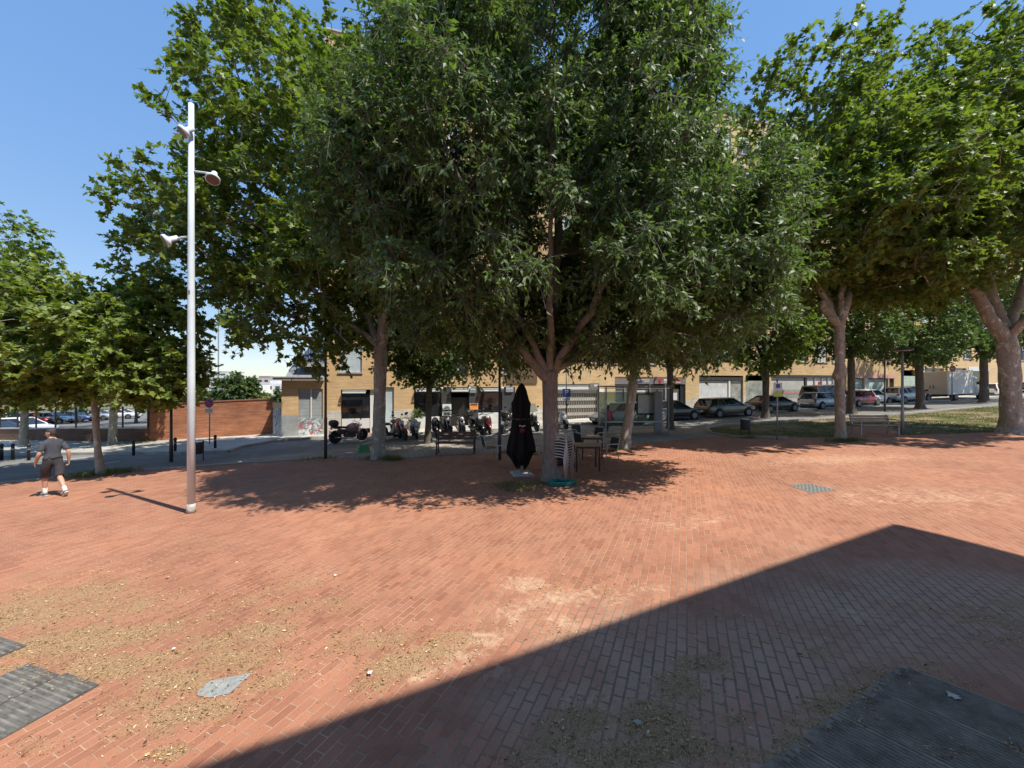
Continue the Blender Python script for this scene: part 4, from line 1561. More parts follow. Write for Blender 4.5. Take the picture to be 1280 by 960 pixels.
# ---- low annexe at the left end, with graffiti
X0 = fs(352)
An = Front('annexe_building', 'low ochre annexe with grey louvred shutters and a graffiti-covered plinth', 352, 405, s1=A.s0 - .004, floor=-.55)
m = MB()
W_ = An.W
zt = An.z(378, 475.5)
xa, xb, xc = An.x(373), An.x(388), An.x(403.5)
z1, z2 = An.z(388, 523), An.z(388, 486)
An.bx(m, 0, xa, -1, zt, 0, .3)
An.bx(m, xc, W_, -1, zt, 0, .3)
An.bx(m, xa, xc, z2, zt, 0, .3)
An.bx(m, 0, .3, -1, zt, .3, 7)
An.bx(m, .3, W_, -1, zt, 6.7, 7)
m.build('wall', M_OCHRE, An.root)
m = MB()
An.bx(m, xa, xc, -1, z1, -.012, .3)
m.build('painted_plinth', graffiti('graffiti_panel', (.60, .61, .58), [(.42, .04, .06), (.06, .27, .28), (.12, .13, .2)], .8, 3.0), An.root)
m = MB()
An.bx(m, 0, xa - .01, -1, An.z(365, 519), -.014, -.002)
m.build('grey_plinth', mk('grey_plinth_paint', (.30, .31, .30), .85, 0, .2, 2), An.root)
for a_, b_, lab in ((xa, xb, None), (xb + .09, xc, None)):
    m = MB()
    An.bx(m, a_ + .02, b_, z1, z2, .08, .14)
    m.build('louvre_shutter', M_LOUV, An.root)
m = MB()
An.bx(m, xb, xb + .09, z1, z2, .02, .2)
m.build('mullion', M_SIGNW, An.root)
m = MB()
An.bx(m, -.35, W_, zt, zt + .16, -.4, 7.2)
An.bx(m, -.35, W_, zt + .16, zt + .22, -.45, -.3)
m.build('eaves', M_CONC, An.root)
m = MB()
m.prism([(-.1, zt + .16), (7, zt + .16), (7, zt + 2.6), (1.0, zt + .75)], .2, W_, Matrix(((0, 1, 0), (1, 0, 0), (0, 0, 1))))
m.build('roof', M_ROOF, An.root)
# small graffiti wall joining it to the red wall
m = MB()
q0, q1 = at(341, 546.5), (fp(An.s0 - .003).x, fp(An.s0).y)
d = Vector((q1[0] - q0[0], q1[1] - q0[1], 0))
r = empty('garden_wall', q0[0], q0[1], 'short pale wall with blue graffiti between red wall and annexe', 'wall', yaw=math.atan2(d.y, d.x), z=G(*q0))
m.box((d.length / 2, .12, .75), (d.length - .01, .24, 2.1))
m.build('wall', graffiti('blue_graffiti', (.50, .52, .50), [(.07, .08, .32), (.62, .66, .70), (.10, .14, .2)], .8, 9.0), r)
m = MB()
m.box((d.length / 2, .12, 1.95), (d.length, .26, .3))
m.build('top_course', M_OCHRE, r)

# ---- brick walls along the pavement
def wall_run(name, label, pts, h, mat, cap, th=.25, hs=None):
    p0 = pts[0]
    d0 = Vector((pts[1][0] - p0[0], pts[1][1] - p0[1], 0))
    yaw = math.atan2(d0.y, d0.x)
    r = empty(name, p0[0], p0[1], label, 'wall', yaw=yaw)
    Mi = Matrix.Rotation(-yaw, 4, 'Z') @ Matrix.Translation((-p0[0], -p0[1], -G(*p0)))
    w_, c_ = MB(), MB()
    for i, (a, b) in enumerate(zip(pts, pts[1:])):
        ha = hs[i] if hs else h
        hb = hs[i + 1] if hs else h
        a3, b3 = Vector((*a, 0)), Vector((*b, 0))
        n_ = (b3 - a3).cross(Vector((0, 0, 1))).normalized() * th / 2
        V = []
        for p, hh in ((a3, ha), (b3, hb)):
            for s_ in (-1, 1):
                g_ = p + n_ * s_
                V += [Mi @ Vector((g_.x, g_.y, G(p.x, p.y) - .4)), Mi @ Vector((g_.x, g_.y, G(p.x, p.y) + hh))]
        w_.add(V, [(0, 1, 3, 2), (4, 6, 7, 5), (0, 4, 5, 1), (2, 3, 7, 6), (1, 5, 7, 3), (0, 2, 6, 4)])
        c_.bar(Mi @ Vector((a3.x, a3.y, G(*a) + ha + .035)), Mi @ Vector((b3.x, b3.y, G(*b) + hb + .035)), th + .08, .07)
    w_.build('wall', mat, r)
    c_.build('coping', cap, r)
    return r


R0, R1 = at(187, 553.5), at(341, 544)
wall_run('red_brick_wall', 'tall red brick garden wall behind the round blue no-parking sign', [R0, R1], 2.3, M_RED, mk('red_coping', (.25, .10, .06), .85), hs=[2.2, 2.28])
L0 = at(185, 554)
wall_run('low_brick_wall', 'low brown brick wall along the pavement on the left, car park behind', [L0, at(95, 553), at(0, 551.5), at(-330, 549)], .85, M_BROWN, M_CONC)
# slender fence on the low wall
Fr = empty('fence', *L0, 'slender dark post fence standing on the low brown wall', 'fence')
pts = [L0, at(95, 553), at(0, 551.5), at(-330, 549)]
O = Vector(Fr.location)
rl = MB()
for a, b in zip(pts, pts[1:]):
    a3, b3 = Vector((*a, G(*a))), Vector((*b, G(*b)))
    for hz_ in (.98, 2.0):
        rl.bar(a3 - O + Vector((0, 0, hz_)), b3 - O + Vector((0, 0, hz_)), .03, .03)
    L = (b3 - a3).length
    n = max(1, int(L / 1.9))
    for i in range(n):
        p = a3 + (b3 - a3) * i / n - O
        pm = MB()
        pm.box(p + Vector((0, 0, 1.5)), (.06, .06, 1.3))
        pm.build('post', M_BLACK, Fr)
rl.build('rail', M_BLACK, Fr)

# ---- white buildings far away
def far_block(label, px0, px1, d, ytop, ybase, rows, cols, mat, roofm, seed):
    x0, x1 = (px0 - 640) / F * d, (px1 - 640) / F * d
    zt, zb = CAMH + (480 - ytop) / F * d, CAMH + (480 - ybase) / F * d
    r = empty('distant_building', x0, d, label, 'building', 'white buildings on the horizon', z=zb - 3)
    W_, H_ = x1 - x0, zt - zb
    m = MB()
    m.box((W_ / 2, 8, H_ / 2 + 1), (W_, 16, H_ + 4))
    m.build('wall', mat, r)
    m = MB()
    m.box((W_ / 2, 8, H_ + 3.3), (W_ * .98, 15, .6))
    m.box((W_ * .3, 6, H_ + 4.2), (W_ * .2, 5, 1.6))
    m.build('roof', roofm, r)
    for i in range(rows):
        for j in range(cols):
            m = MB()
            z = 3 + H_ * (i + .35) / rows
            ww_ = W_ / cols
            m.box((ww_ * (j + .5), -.05, z + H_ / rows * .2), (ww_ * .55, .1, H_ / rows * .38))
            m.build('window', M_WGLASS, r, fix=False)


M_FARW = mk('white_far_wall', (.72, .71, .70), .9, 0, .06, .05)
M_FARR = mk('far_roof', (.32, .26, .24), .9)
far_block('wide white apartment block on the horizon behind the two thin light masts', 222, 284, 230, 465.5, 482, 3, 6, M_FARW, M_FARR, 1)
far_block('white stepped block on the horizon left of the white lamp mast', 205, 233, 250, 469, 484, 3, 4, M_FARW, M_FARR, 2)
far_block('white building with a row of dark windows and a grey roof, over the red wall', 298, 322, 190, 481, 500, 2, 5, M_FARW, mk('far_grey_roof', (.35, .36, .38), .9), 3)
far_block('white flat-roofed building just left of the annexe on the horizon', 322, 372, 200, 480, 500, 2, 5, M_FARW, mk('far_white_roof', (.65, .65, .65), .9), 4)
far_block('long white block with reddish upper storey on the horizon behind', 306, 375, 300, 473, 486, 2, 9, mk('far_pinkish_wall', (.62, .55, .50), .9), M_FARR, 5)

# ---- the building behind the camera whose shadow lies on the paving
c0 = Vector((*at(1115, 655), 0))
H_ = 10.0
tt = H_ / SUNV.z
c1 = c0 + Vector((SUNV.x, SUNV.y, 0)) * tt
el = (Vector((*at(280, 960), 0)) - c0).normalized()
er = (Vector((*at(1280, 697), 0)) - c0).normalized()
p2 = Vector((*at(1170, 668), 0)) + Vector((SUNV.x, SUNV.y, 0)) * tt
er = (Vector((*at(1280, 697), 0)) - Vector((*at(1170, 668), 0))).normalized()
bq = [c1, c1 + el * 24, c1 + el * 24 + er * 12, p2 + er * 12, p2]
r = empty('corner_building', c1.x, c1.y, 'building with an overhanging roof behind the viewer, its shadow crossing the paving', 'building')
rz = r.location.z
zt_ = H_ + G(c0.x, c0.y)
m = MB()
V = [(p.x - c1.x, p.y - c1.y, zt_ - rz - .15) for p in bq] + [(p.x - c1.x, p.y - c1.y, zt_ - rz) for p in bq]
m.add(V, [(0, 1, 2, 3, 4), (9, 8, 7, 6, 5)] + [(i, i + 5, (i + 1) % 5 + 5, (i + 1) % 5) for i in range(5)])
m.build('roof', M_CONC, r)
wq = [c1 + el * 6 + er * .35, c1 + el * 24 + er * .35, c1 + el * 24 + er * 11.5, c1 + el * 6 + er * 11.5]
m = MB()
V = [(p.x - c1.x, p.y - c1.y, -1.5) for p in wq] + [(p.x - c1.x, p.y - c1.y, zt_ - rz - .155) for p in wq]
m.add(V, [(0, 1, 2, 3), (7, 6, 5, 4)] + [(i, i + 4, (i + 1) % 4 + 4, (i + 1) % 4) for i in range(4)])
m.build('wall', mk('pale_render', (.62, .56, .48), .9, 0, .1, 1), r)
# ---------------------------------------------------------------- street furniture
M_POLEW = mk('white_pole_paint', (.64, .72, .77), .42, 0, .07, 3)
M_POLED = mk('dark_pole_paint', (.06, .06, .065), .5, 0, .2, 3)
M_POLEG = mk('galvanised_pole', (.30, .31, .31), .5, .4, .12, 3)
M_WOODB = mk('brown_bench_wood', (.14, .065, .038), .6, 0, .3, 8)
M_WOODP = mk('weathered_bench_wood', (.36, .25, .18), .7, 0, .25, 8)
M_STEELD = mk('dark_cast_iron', (.035, .035, .038), .5, .3, .2, 5)
M_WEAVE = mk('black_weave', (.022, .02, .02), .6, 0, .35, 30, bump=.4)
M_TUBE = mk('white_aluminium_tube', (.44, .45, .46), .35, .25, .06, 6)
M_TTOP = mk('table_slats', (.21, .155, .115), .6, 0, .3, 12)
M_CANVAS = mk('black_canvas', (.012, .011, .012), .85, 0, .3, 9, spec=.2)
M_HOSE = mk('teal_plastic', (.02, .20, .16), .45, 0, .2, 8)

# ---- the white mast with three floodlights
bx, by = at(239, 641)
mast = empty('lamp_mast', bx, by, 'tall white mast with three round floodlights, alone on the brick paving', 'lamp post')
bz = G(bx, by)
m = MB()
m.smooth = True
m.tube([(0, 0, -.05), (0, 0, 3), (0, 0, 6), (0, 0, 8.82)], [.075, .069, .06, .05], 20)
m.build('pole', M_POLEW, mast)
m = MB()
m.smooth = True
m.lathe([(.086, 0), (.086, .1), (.079, .12), (.0765, .2)], k=20)
m.build('base_sleeve', mk('scuffed_base_paint', (.42, .41, .37), .7, 0, .4, 14), mast)
M_LENS = mk('floodlight_lens', (.12, .085, .08), .25, 0, .2, 8)
for (px, py, d, axv, azp) in ((229, 165, 8.12, (-.5, -.5, -.7), 0), (266, 224, 8.3, (.22, -.5, -.84), 0), (207, 301, 8.25, (-.58, -.62, -.5), 0)):
    c = Vector(((px - 640) / F * d, d, CAMH + (480 - py) / F * d)) - Vector((bx, by, bz))
    A_ = Vector(axv).normalized()
    q = A_.to_track_quat('Z', 'Y').to_matrix()
    h = MB()
    h.smooth = True
    h.lathe([(.02, -.24), (.055, -.23), (.058, -.1), (.07, -.07), (.12, -.045), (.135, -.02), (.135, .02), (.12, .026)], c, k=20, M=q)
    ho = h.build('floodlight', M_POLEW, mast)
    l = MB()
    l.lathe([(.117, .0), (.117, .03)], c, k=20, M=q)
    l.build('lens', M_LENS, ho)
    b = c - A_ * .2
    ar = MB()
    ar.tube([b, Vector((0, 0, b.z + .02))], .022, 8)
    ar.build('arm', M_POLEW, ho)
m = MB()
m.box((.0, -.066, 4.75), (.05, .012, .07))
m.build('hatch', M_GREY, mast)


def disc_lamp(px, py, h, label, mat=M_POLED, r=.05):
    x, y = at(px, py)
    o = empty('street_lamp', x, y, label, 'lamp post', 'street lamps with a flat disc head')
    m = MB()
    m.smooth = True
    m.tube([(0, 0, -.05), (0, 0, h * .25), (0, 0, h * .26), (0, 0, h)], [r * 1.25, r * 1.25, r, r * .8], 12)
    m.build('pole', mat, o)
    m = MB()
    m.smooth = True
    m.lathe([(.02, h + .16), (.12, h + .14), (.34, h + .05), (.36, h + .02), (.34, h), (.06, h - .02)], k=20)
    ho = m.build('lamp_head', M_POLED, o)
    m = MB()
    m.lathe([(.28, h - .012), (.28, h - .003)], k=16)
    m.build('diffuser', M_SIGNW, ho)
    return o


disc_lamp(214, 577.5, 3.5, 'slim dark lamp post just left of the white mast, top in the leaves')
disc_lamp(624.5, 574.5, 3.5, 'slim lamp post behind the chairs left of the closed parasol')
disc_lamp(1128, 543, 3.5, 'grey lamp post with a flat disc head at the end of the pale bench', M_POLEG)
disc_lamp(1106, 514.5, 3.5, 'dark lamp post across the lawn by the silver car')
disc_lamp(407, 573, 6.2, 'tall lamp post at the left corner of the ochre block, head in the leaves', M_POLED, .048)
for (px, yt, arm, lab) in ((258.7, 441, True, 'far thin mast with a short crossarm, over the white blocks'), (273, 385, False, 'taller far thin mast without arm, beside the crossarm one')):
    d = 75
    x, y = atd(px, d)
    o = empty('light_mast', x, y, lab, 'mast')
    h = CAMH + (480 - yt) / F * d - o.location.z
    m = MB()
    m.tube([(0, 0, -.2), (0, 0, h)], [.14, .08], 8)
    m.build('pole', M_POLEG, o)
    if arm:
        m = MB()
        m.bar((-1.3, 0, h), (1.3, 0, h), .08, .08)
        ao = m.build('crossarm', M_POLEG, o)
        for sx in (-1.35, 1.35):
            m = MB()
            m.box((sx, 0, h + .02), (.55, .25, .12), bev=.03)
            m.build('lantern', M_GREY, ao)

# ---- bollards
b0 = None
for (px, py, lab) in ((2, 575, 'black bollard at the left edge of the view'), (16, 575, 'black bollard next to the leftmost one'), (36, 575.5, 'black bollard just left of the walking man'), (167, 569.5, 'black bollard on the pavement edge right of the young plane'), (219, 567, 'black bollard left of the white mast, by the red wall'), (269, 563, 'black bollard beside the no-parking sign')):
    x, y = at(px, py)
    if b0 is None:
        b0 = empty('bollard', x, y, lab, 'bollard', 'black bollards along the kerb')
        m = MB()
        m.smooth = True
        m.lathe([(.055, -.05), (.055, .55), (.05, .58)], k=12)
        m.build('post', M_BLACK, b0)
        m = MB()
        m.smooth = True
        m.lathe([(.05, .58), (.065, .60), (.065, .68), (.05, .72), (.01, .74)], k=12)
        m.build('cap', M_BLACK, b0)
        m = MB()
        m.lathe([(.057, .47), (.057, .52)], k=12)
        m.build('band', M_GREY, b0)
    else:
        dup(b0, x, y, 0, lab)


# ---- litter bins
def litter_bin(px, py, label):
    x, y = at(px, py)
    o = empty('litter_bin', x, y, label, 'litter bin', 'litter bins', yaw=.1)
    m = MB()
    m.smooth = True
    m.lathe([(.15, .28), (.165, .3), (.19, .72), (.19, .74)], k=18)
    m.build('basket', M_DARK, o)
    m = MB()
    m.smooth = True
    m.lathe([(.2, .73), (.2, .76), (.15, .77)], k=18)
    m.build('rim', M_ALU, o)
    for s_ in (-1, 1):
        m = MB()
        m.tube([(.215 * s_, 0, -.03), (.215 * s_, 0, .80)], .022, 8)
        m.build('post', M_DARK, o)
    m = MB()
    m.bar((-.215, 0, .32), (.215, 0, .32), .03, .03)
    m.build('crossbar', M_DARK, o)


litter_bin(931.5, 545, 'dark basket litter bin with silver rim at the corner of the lawn')
litter_bin(247, 576, 'black litter bin just behind the white mast')


# ---- benches
def bench(px, py, yaw, wood, label, L=1.6, iron=M_STEELD):
    x, y = at(px, py)
    o = empty('park_bench', x, y, label, 'bench', 'benches facing the square', yaw=yaw)
    m = MB()
    for i in range(4):
        m.box((0, -.19 + i * .125, .43), (L, .105, .035), bev=.01)
    m.build('seat', wood, o)
    m = MB()
    for i in range(3):
        z = .56 + i * .105
        m.box((0, .27 + i * .028, z), (L, .03, .09), Matrix.Rotation(-.22, 3, 'X'), bev=.008)
    m.build('backrest', wood, o)
    for s_ in (-1, 1):
        m = MB()
        xx = s_ * (L / 2 - .06)
        m.bar((xx, -.22, -.02), (xx, -.2, .40), .05, .05)
        m.bar((xx, .2, .40), (xx, .28, -.02), .05, .05)
        m.bar((xx, -.24, .395), (xx, .24, .395), .05, .04)
        m.bar((xx, .22, .40), (xx, .37, .84), .05, .045)
        m.tube([(xx, -.22, .42), (xx, -.22, .62), (xx, -.1, .66), (xx, .27, .66)], .018, 8)
        m.build('frame', iron, o)
    return o


bench(570, 567, .03, M_WOODB, 'brown slatted bench in the shade in front of the parked motorbikes', 1.55)
bench(1094, 544, -.05, M_WOODP, 'pale weathered bench beside the knobbly plane trunk', 1.6, M_POLEG)


# ---- signs
def sign_post(px, py, h, r, label, cat='road sign', mat=M_POLEG):
    x, y = at(px, py)
    o = empty('road_sign', x, y, label, cat)
    m = MB()
    m.smooth = True
    m.tube([(0, 0, -.05), (0, 0, h)], r, 10)
    m.build('pole', mat, o)
    return o


o = sign_post(262, 557.5, 2.45, .03, 'round blue and red no-parking sign with small plate, before the red wall')
q = Matrix.Rotation(PI / 2, 3, 'X')
m = MB()
m.lathe([(.24, .032), (.24, .045)], (0, 0, 2.22), k=24, M=q)
do = m.build('disc', M_REDP, o)
m = MB()
m.lathe([(.185, .046), (.185, .05)], (0, 0, 2.22), k=24, M=q)
m.build('blue_field', mk('no_parking_blue', (.035, .04, .26), .4), do)
m = MB()
m.box((0, -.054, 2.22), (.37, .006, .055), Matrix.Rotation(.78, 3, 'Y'))
m.build('slash', M_REDP, do)
m = MB()
m.box((0, -.04, 1.83), (.42, .012, .22), bev=.004)
po = m.build('plate', M_SIGNW, o)
m = MB()
for i in range(2):
    m.box((0, -.049, 1.87 - i * .07), (.3, .004, .03))
m.build('print', M_GREY, po)

o = sign_post(708, 533, 3.6, .035, 'blue square parking sign with a white P on a dark post', mat=M_POLED)
m = MB()
m.box((0, -.05, 2.08), (.5, .02, .5), bev=.008)
so = m.build('panel', M_BLUE, o)
text(so, 'P', .46, M_SIGNW, (0, -.064, 2.08))
m = MB()
m.box((0, -.05, 1.71), (.44, .02, .2), bev=.006)
m.build('plate', mk('pale_blue_plate', (.45, .48, .55), .4), o)

o = sign_post(971.5, 549.5, 2.5, .03, 'slim post with a white and yellow-green sign at the lawn edge')
m = MB()
m.box((0, -.04, 2.17), (.36, .015, .34), bev=.006)
m.build('panel', M_SIGNW, o)
m = MB()
m.box((0, -.05, 2.2), (.16, .01, .16), bev=.004)
m.build('symbol', M_BLUE, o)
m = MB()
m.box((0, -.04, 1.87), (.36, .015, .22), bev=.006)
m.build('lower_panel', mk('lime_panel', (.45, .55, .10), .45), o)

o = sign_post(1190, 501.5, 3.35, .04, 'round dull red road sign above the white box van')
m = MB()
m.lathe([(.3, .042), (.3, .055)], (0, 0, 2.95), k=24, M=q)
m.build('disc', mk('faded_red', (.36, .10, .09), .5), o)
m = MB()
m.box((0, -.058, 2.95), (.36, .006, .09))
m.build('bar', mk('faded_grey', (.40, .38, .36), .5), o)

# ---- bus shelter
bx, by = at(794, 543.5)
sh = empty('bus_shelter', bx, by, 'glass bus shelter with a flat roof and a lit panel, between two trees', 'bus shelter', yaw=.06)
GL = clear_glass('shelter_glass', (.74, .88, .84), .62)
L = 3.1
for i, xx in enumerate((-L / 2, -.02, .1, L / 2 - .05)):
    for yy in ((.9,) if i in (1, 2) else (-.35, .9)):
        m = MB()
        m.box((xx, yy, 1.14), (.055, .055, 2.36))
        m.build('post', M_GREY, sh)
m = MB()
m.box((0, .25, 2.36), (L + .15, 1.5, .07), bev=.02)
m.build('roof', M_GREY, sh)
m = MB()
m.box((0, .25, 2.27), (L, 1.3, .03))
m.build('roof_frame', M_ALU, sh)
for (a, b) in ((-L / 2 + .04, -.06), (.14, L / 2 - .08)):
    m = MB()
    m.box(((a + b) / 2, .9, 1.2), (b - a, .012, 1.75))
    m.build('glass_panel', GL, sh)
m = MB()
m.box((-L / 2, .28, 1.2), (.012, 1.1, 1.75))
m.build('glass_panel', GL, sh)
m = MB()
m.box((.68, .45, .6), (2.3 * .7, .38, .045), bev=.01)
m.bar((.1, .55, .58), (.1, .62, 0), .05, .05)
m.bar((1.3, .55, .58), (1.3, .62, 0), .05, .05)
m.build('bench', M_ALU, sh)
m = MB()
m.box((-.95, .45, .6), (.95, .38, .045), bev=.01)
m.bar((-1.3, .55, .58), (-1.3, .62, 0), .05, .05)
m.build('bench', M_ALU, sh)
m = MB()
m.box((.85, .72, 1.45), (1.02, .09, 1.1), bev=.03)
po = m.build('display_case', M_DARK, sh)
m = MB()
m.box((.85, .665, 1.47), (.88, .01, .93))
m.build('poster', mk('pale_green_poster', (.42, .50, .45), .3, 0, .15, 2), po)
m = MB()
m.box((L / 2 - .25, .35, 1.1), (.42, .14, 2.0), bev=.03)
m.build('side_panel', M_GREY, sh)

# ---- cafe furniture under the hackberry
def make_chair(x, y, yaw, label, group):
    o = empty('cafe_chair', x, y, label, 'chair', group, yaw=yaw)
    m = MB()
    m.box((.0, 0, .445), (.42, .42, .022), bev=.01)
    m.build('seat', M_WEAVE, o)
    m = MB()
    R_ = Matrix.Rotation(-.2, 3, 'Y')
    m.box((-.235, 0, .66), (.02, .40, .34), R_, bev=.008)
    m.build('backrest', M_WEAVE, o)
    for s_ in (-1, 1):
        m = MB()
        m.smooth = True
        m.tube([(.25, .23 * s_, 0), (.2, .225 * s_, .44), (.19, .235 * s_, .66)], .0125, 8)
        m.build('leg', M_TUBE, o)
        m = MB()
        m.smooth = True
        m.tube([(-.27, .22 * s_, 0), (-.18, .215 * s_, .44), (-.285, .21 * s_, .86)], .0125, 8)
        m.build('leg', M_TUBE, o)
        m = MB()
        m.smooth = True
        m.tube([(.19, .235 * s_, .655), (.05, .24 * s_, .672), (-.2, .225 * s_, .66)], .016, 8)
        m.build('armrest', M_TUBE, o)
    m = MB()
    m.smooth = True
    m.tube([(-.285, -.21, .86), (-.30, 0, .875), (-.285, .21, .86)], .0125, 8)
    m.tube([(.2, -.22, .43), (.2, .22, .43)], .011, 8)
    m.tube([(-.19, -.21, .43), (-.19, .21, .43)], .011, 8)
    m.build('frame', M_TUBE, o)
    return o


CG = 'black woven cafe chairs'
x, y = at(612, 575)
ch0 = make_chair(x, y, .35, 'woven chair standing left of the closed parasol, farthest left', CG)


def chair(px, py, yaw, lab, dz=0, dxy=(0, 0)):
    x, y = at(px, py)
    x, y = x + dxy[0], y + dxy[1]
    return dup(ch0, x, y, yaw, lab, G(x, y) + dz)


chair(634, 582, 2.6, 'woven chair half hidden behind the closed parasol')
chair(760, 581, 3.5, 'woven chair at the right of the front dark table')
chair(729, 571, .5, 'woven chair between the two dark tables')
chair(744, 562, 3.9, 'woven chair at the far right of the back table')
chair(724, 557, -1.2, 'woven chair behind the back table')
chair(713, 580, .25, 'woven chair at the left of the front dark table, beside the stack')
chair(668, 585, -.3, 'woven chair between closed parasol and hackberry trunk')
for k in range(9):
    nth = ['bottom', 'second from the bottom', 'third from the bottom', 'fourth from the bottom', 'middle but one up', 'sixth from the bottom', 'third from the top', 'second from the top', 'topmost'][k]
    if k == 4:
        nth = 'fifth from the bottom'
    c = chair(700, 601, -.5, 'white-framed woven chair, %s in the stack by the trunk' % nth, dz=.072 * k, dxy=(.008 * k, -.003 * k))
    c['group'] = 'stacked cafe chairs'


def table(px, py, yaw, lab, w=.72):
    x, y = at(px, py)
    o = empty('cafe_table', x, y, lab, 'table', 'dark cafe tables', yaw=yaw)
    m = MB()
    for i in range(7):
        m.box((0, -w / 2 + (i + .5) * w / 7, .725), (w, w / 7 - .008, .022), bev=.004)
    m.build('tabletop', M_TTOP, o)
    m = MB()
    for s_ in (-1, 1):
        m.bar((-w / 2 + .02, s_ * (w / 2 - .04), .69), (w / 2 - .02, s_ * (w / 2 - .04), .69), .03, .05)
        m.bar((s_ * (w / 2 - .04), -w / 2 + .06, .69), (s_ * (w / 2 - .04), w / 2 - .06, .69), .03, .05)
    m.build('apron', M_BLACK, o)
    for sx in (-1, 1):
        for sy in (-1, 1):
            m = MB()
            m.bar((sx * (w / 2 - .035), sy * (w / 2 - .035), 0), (sx * (w / 2 - .035), sy * (w / 2 - .035), .71), .04, .04)
            m.build('leg', M_BLACK, o)


table(733, 586.5, -.05, 'dark slatted cafe table nearest the viewer, right of the stacked chairs')
table(738, 572, .0, 'dark slatted cafe table behind the front one')

# closed parasol
bx, by = at(652, 593.5)
um = empty('closed_parasol', bx, by, 'closed black parasol on a square concrete base, left of the hackberry trunk', 'parasol')
m = MB()
m.box((0, 0, .035), (.56, .56, .07), Matrix.Rotation(.2, 3, 'Z'), bev=.015)
m.build('base', M_CONC, um)
m = MB()
m.smooth = True
m.tube([(0, 0, .06), (0, 0, 2.55)], .025, 10)
m.build('pole', M_ALU, um)
m = MB()
m.smooth = True
prof = [(.10, .30), (.17, .36), (.27, .48), (.36, .62), (.355, .8), (.33, 1.0), (.27, 1.25), (.235, 1.45), (.22, 1.6), (.215, 1.75), (.22, 1.9), (.235, 2.02), (.19, 2.12), (.165, 2.25), (.13, 2.4), (.09, 2.5), (.05, 2.56), (.015, 2.6)]
rings = []
K = 64
for (r_, z_) in prof:
    ring = []
    for j in range(K):
        a_ = 2 * PI * j / K
        fold = 1 + .16 * math.sin(8 * a_ + 1.1 * z_) * min(1, r_ / .2) + .07 * math.sin(16 * a_ - z_ * 2) + .05 * math.sin(3 * a_ + 2.2 * z_)
        zz = z_ + (.10 * math.sin(8 * a_ + .7) + .08 * math.sin(5 * a_) if z_ < .55 else 0)
        ring.append((r_ * fold * math.cos(a_) - .03 * (2.5 - z_) * .5, r_ * fold * math.sin(a_), zz))
    rings.append(ring)
m.loft(rings)
cano = m.build('canopy', M_CANVAS, um)
m = MB()
for (dx_, dz_, w_, h_) in ((-.05, 1.42, .05, .03), (.02, 1.405, .05, .03), (.075, 1.42, .04, .03)):
    m.box((dx_, -.29, dz_), (w_, .012, h_))
m.build('print', M_SIGNW, cano)
m = MB()
m.smooth = True
m.lathe([(.075, 0), (.075, .012)], (.02, -.305, 1.29), k=14, M=q)
m.build('emblem', mk('dark_red_print', (.13, .012, .03), .7), cano)
m = MB()
m.lathe([(.245, 1.57), (.245, 1.61)], (-.02, 0, 0), k=20)
m.build('tie_strap', M_BLACK, cano)

# coiled hose at the foot of the trunk
bx, by = at(703, 606.5)
m = MB()
m.smooth = True
pts = []
for i in range(220):
    a_ = i * .21
    rr_ = .27 + .04 * math.sin(i * .13) + .02 * math.sin(i * .57)
    pts.append((rr_ * 1.15 * math.cos(a_), rr_ * .55 * math.sin(a_), .02 + .015 * (i // 30) + .008 * math.sin(i * .4)))
m.tube(pts, .012, 6)
ho = m.build('garden_hose', M_HOSE, None)
ho.location = (bx, by, G(bx, by))
tag(ho, 'coil of teal green hose on the ground under the stacked chairs', 'hose')
# green crate by the plane trunk
bx, by = at(455, 565.5)
o = empty('plastic_crate', bx, by, 'small bright green plastic crate left of the tall plane trunk', 'crate', yaw=.2)
gm = mk('green_plastic', (.08, .30, .13), .5, 0, .15, 6)
m = MB()
W_, H_ = .34, .32
for z_ in (.02, .11, .2, .29):
    for s_ in (-1, 1):
        m.box((0, s_ * .14, z_), (W_, .015, .055))
        m.box((s_ * W_ / 2, 0, z_), (.015, .265, .055))
m.build('sides', gm, o)
m = MB()
for sx in (-1, 1):
    for sy in (-1, 1):
        m.box((sx * (W_ / 2 + .012), sy * .155, H_ / 2), (.03, .03, H_))
m.build('corner_posts', gm, o)
m = MB()
m.box((0, 0, .012), (W_ - .03, .25, .012))
m.build('bottom', gm, o)
# potted plant by the bar
p = fp(fs(521), .5)
o = empty('potted_plant', p.x, p.y, 'leafy potted plant at the left end of the bar front', 'plant', z=G(p.x, p.y) + .12)
m = MB()
m.smooth = True
m.lathe([(.16, 0), (.22, .42), (.24, .44), (.2, .43)], k=16)
m.build('pot', M_DARK, o)
n = 320
th = NR.uniform(0, 2 * PI, n)
ph = NR.uniform(-.2, 1.4, n)
dv = np.stack([np.cos(th) * np.cos(ph), np.sin(th) * np.cos(ph), np.sin(ph)], -1)
leaves_mesh('foliage', dv * NR.uniform(.1, .42, n)[:, None] + np.array([0, 0, .75]), unit(dv + NR.normal(0, .4, (n, 3))), ortho(np.array([[0, 0, 1.]]) + NR.normal(0, .4, (n, 3)), unit(dv + .01)), NR.uniform(.12, .24, n), 'long', L_BUSH, o)
p = fp(fs(648.5), .35)
o = empty('potted_plant', p.x, p.y, 'tall climbing plant in a pot behind the closed parasol', 'plant', z=G(p.x, p.y) + .12)
m = MB()
m.smooth = True
m.lathe([(.18, 0), (.24, .4), (.25, .43), (.2, .42)], k=16)
m.build('pot', M_GREY, o)
n = 420
th = NR.uniform(0, 2 * PI, n)
dv = np.stack([np.cos(th), np.sin(th), NR.uniform(-.3, .5, n)], -1)
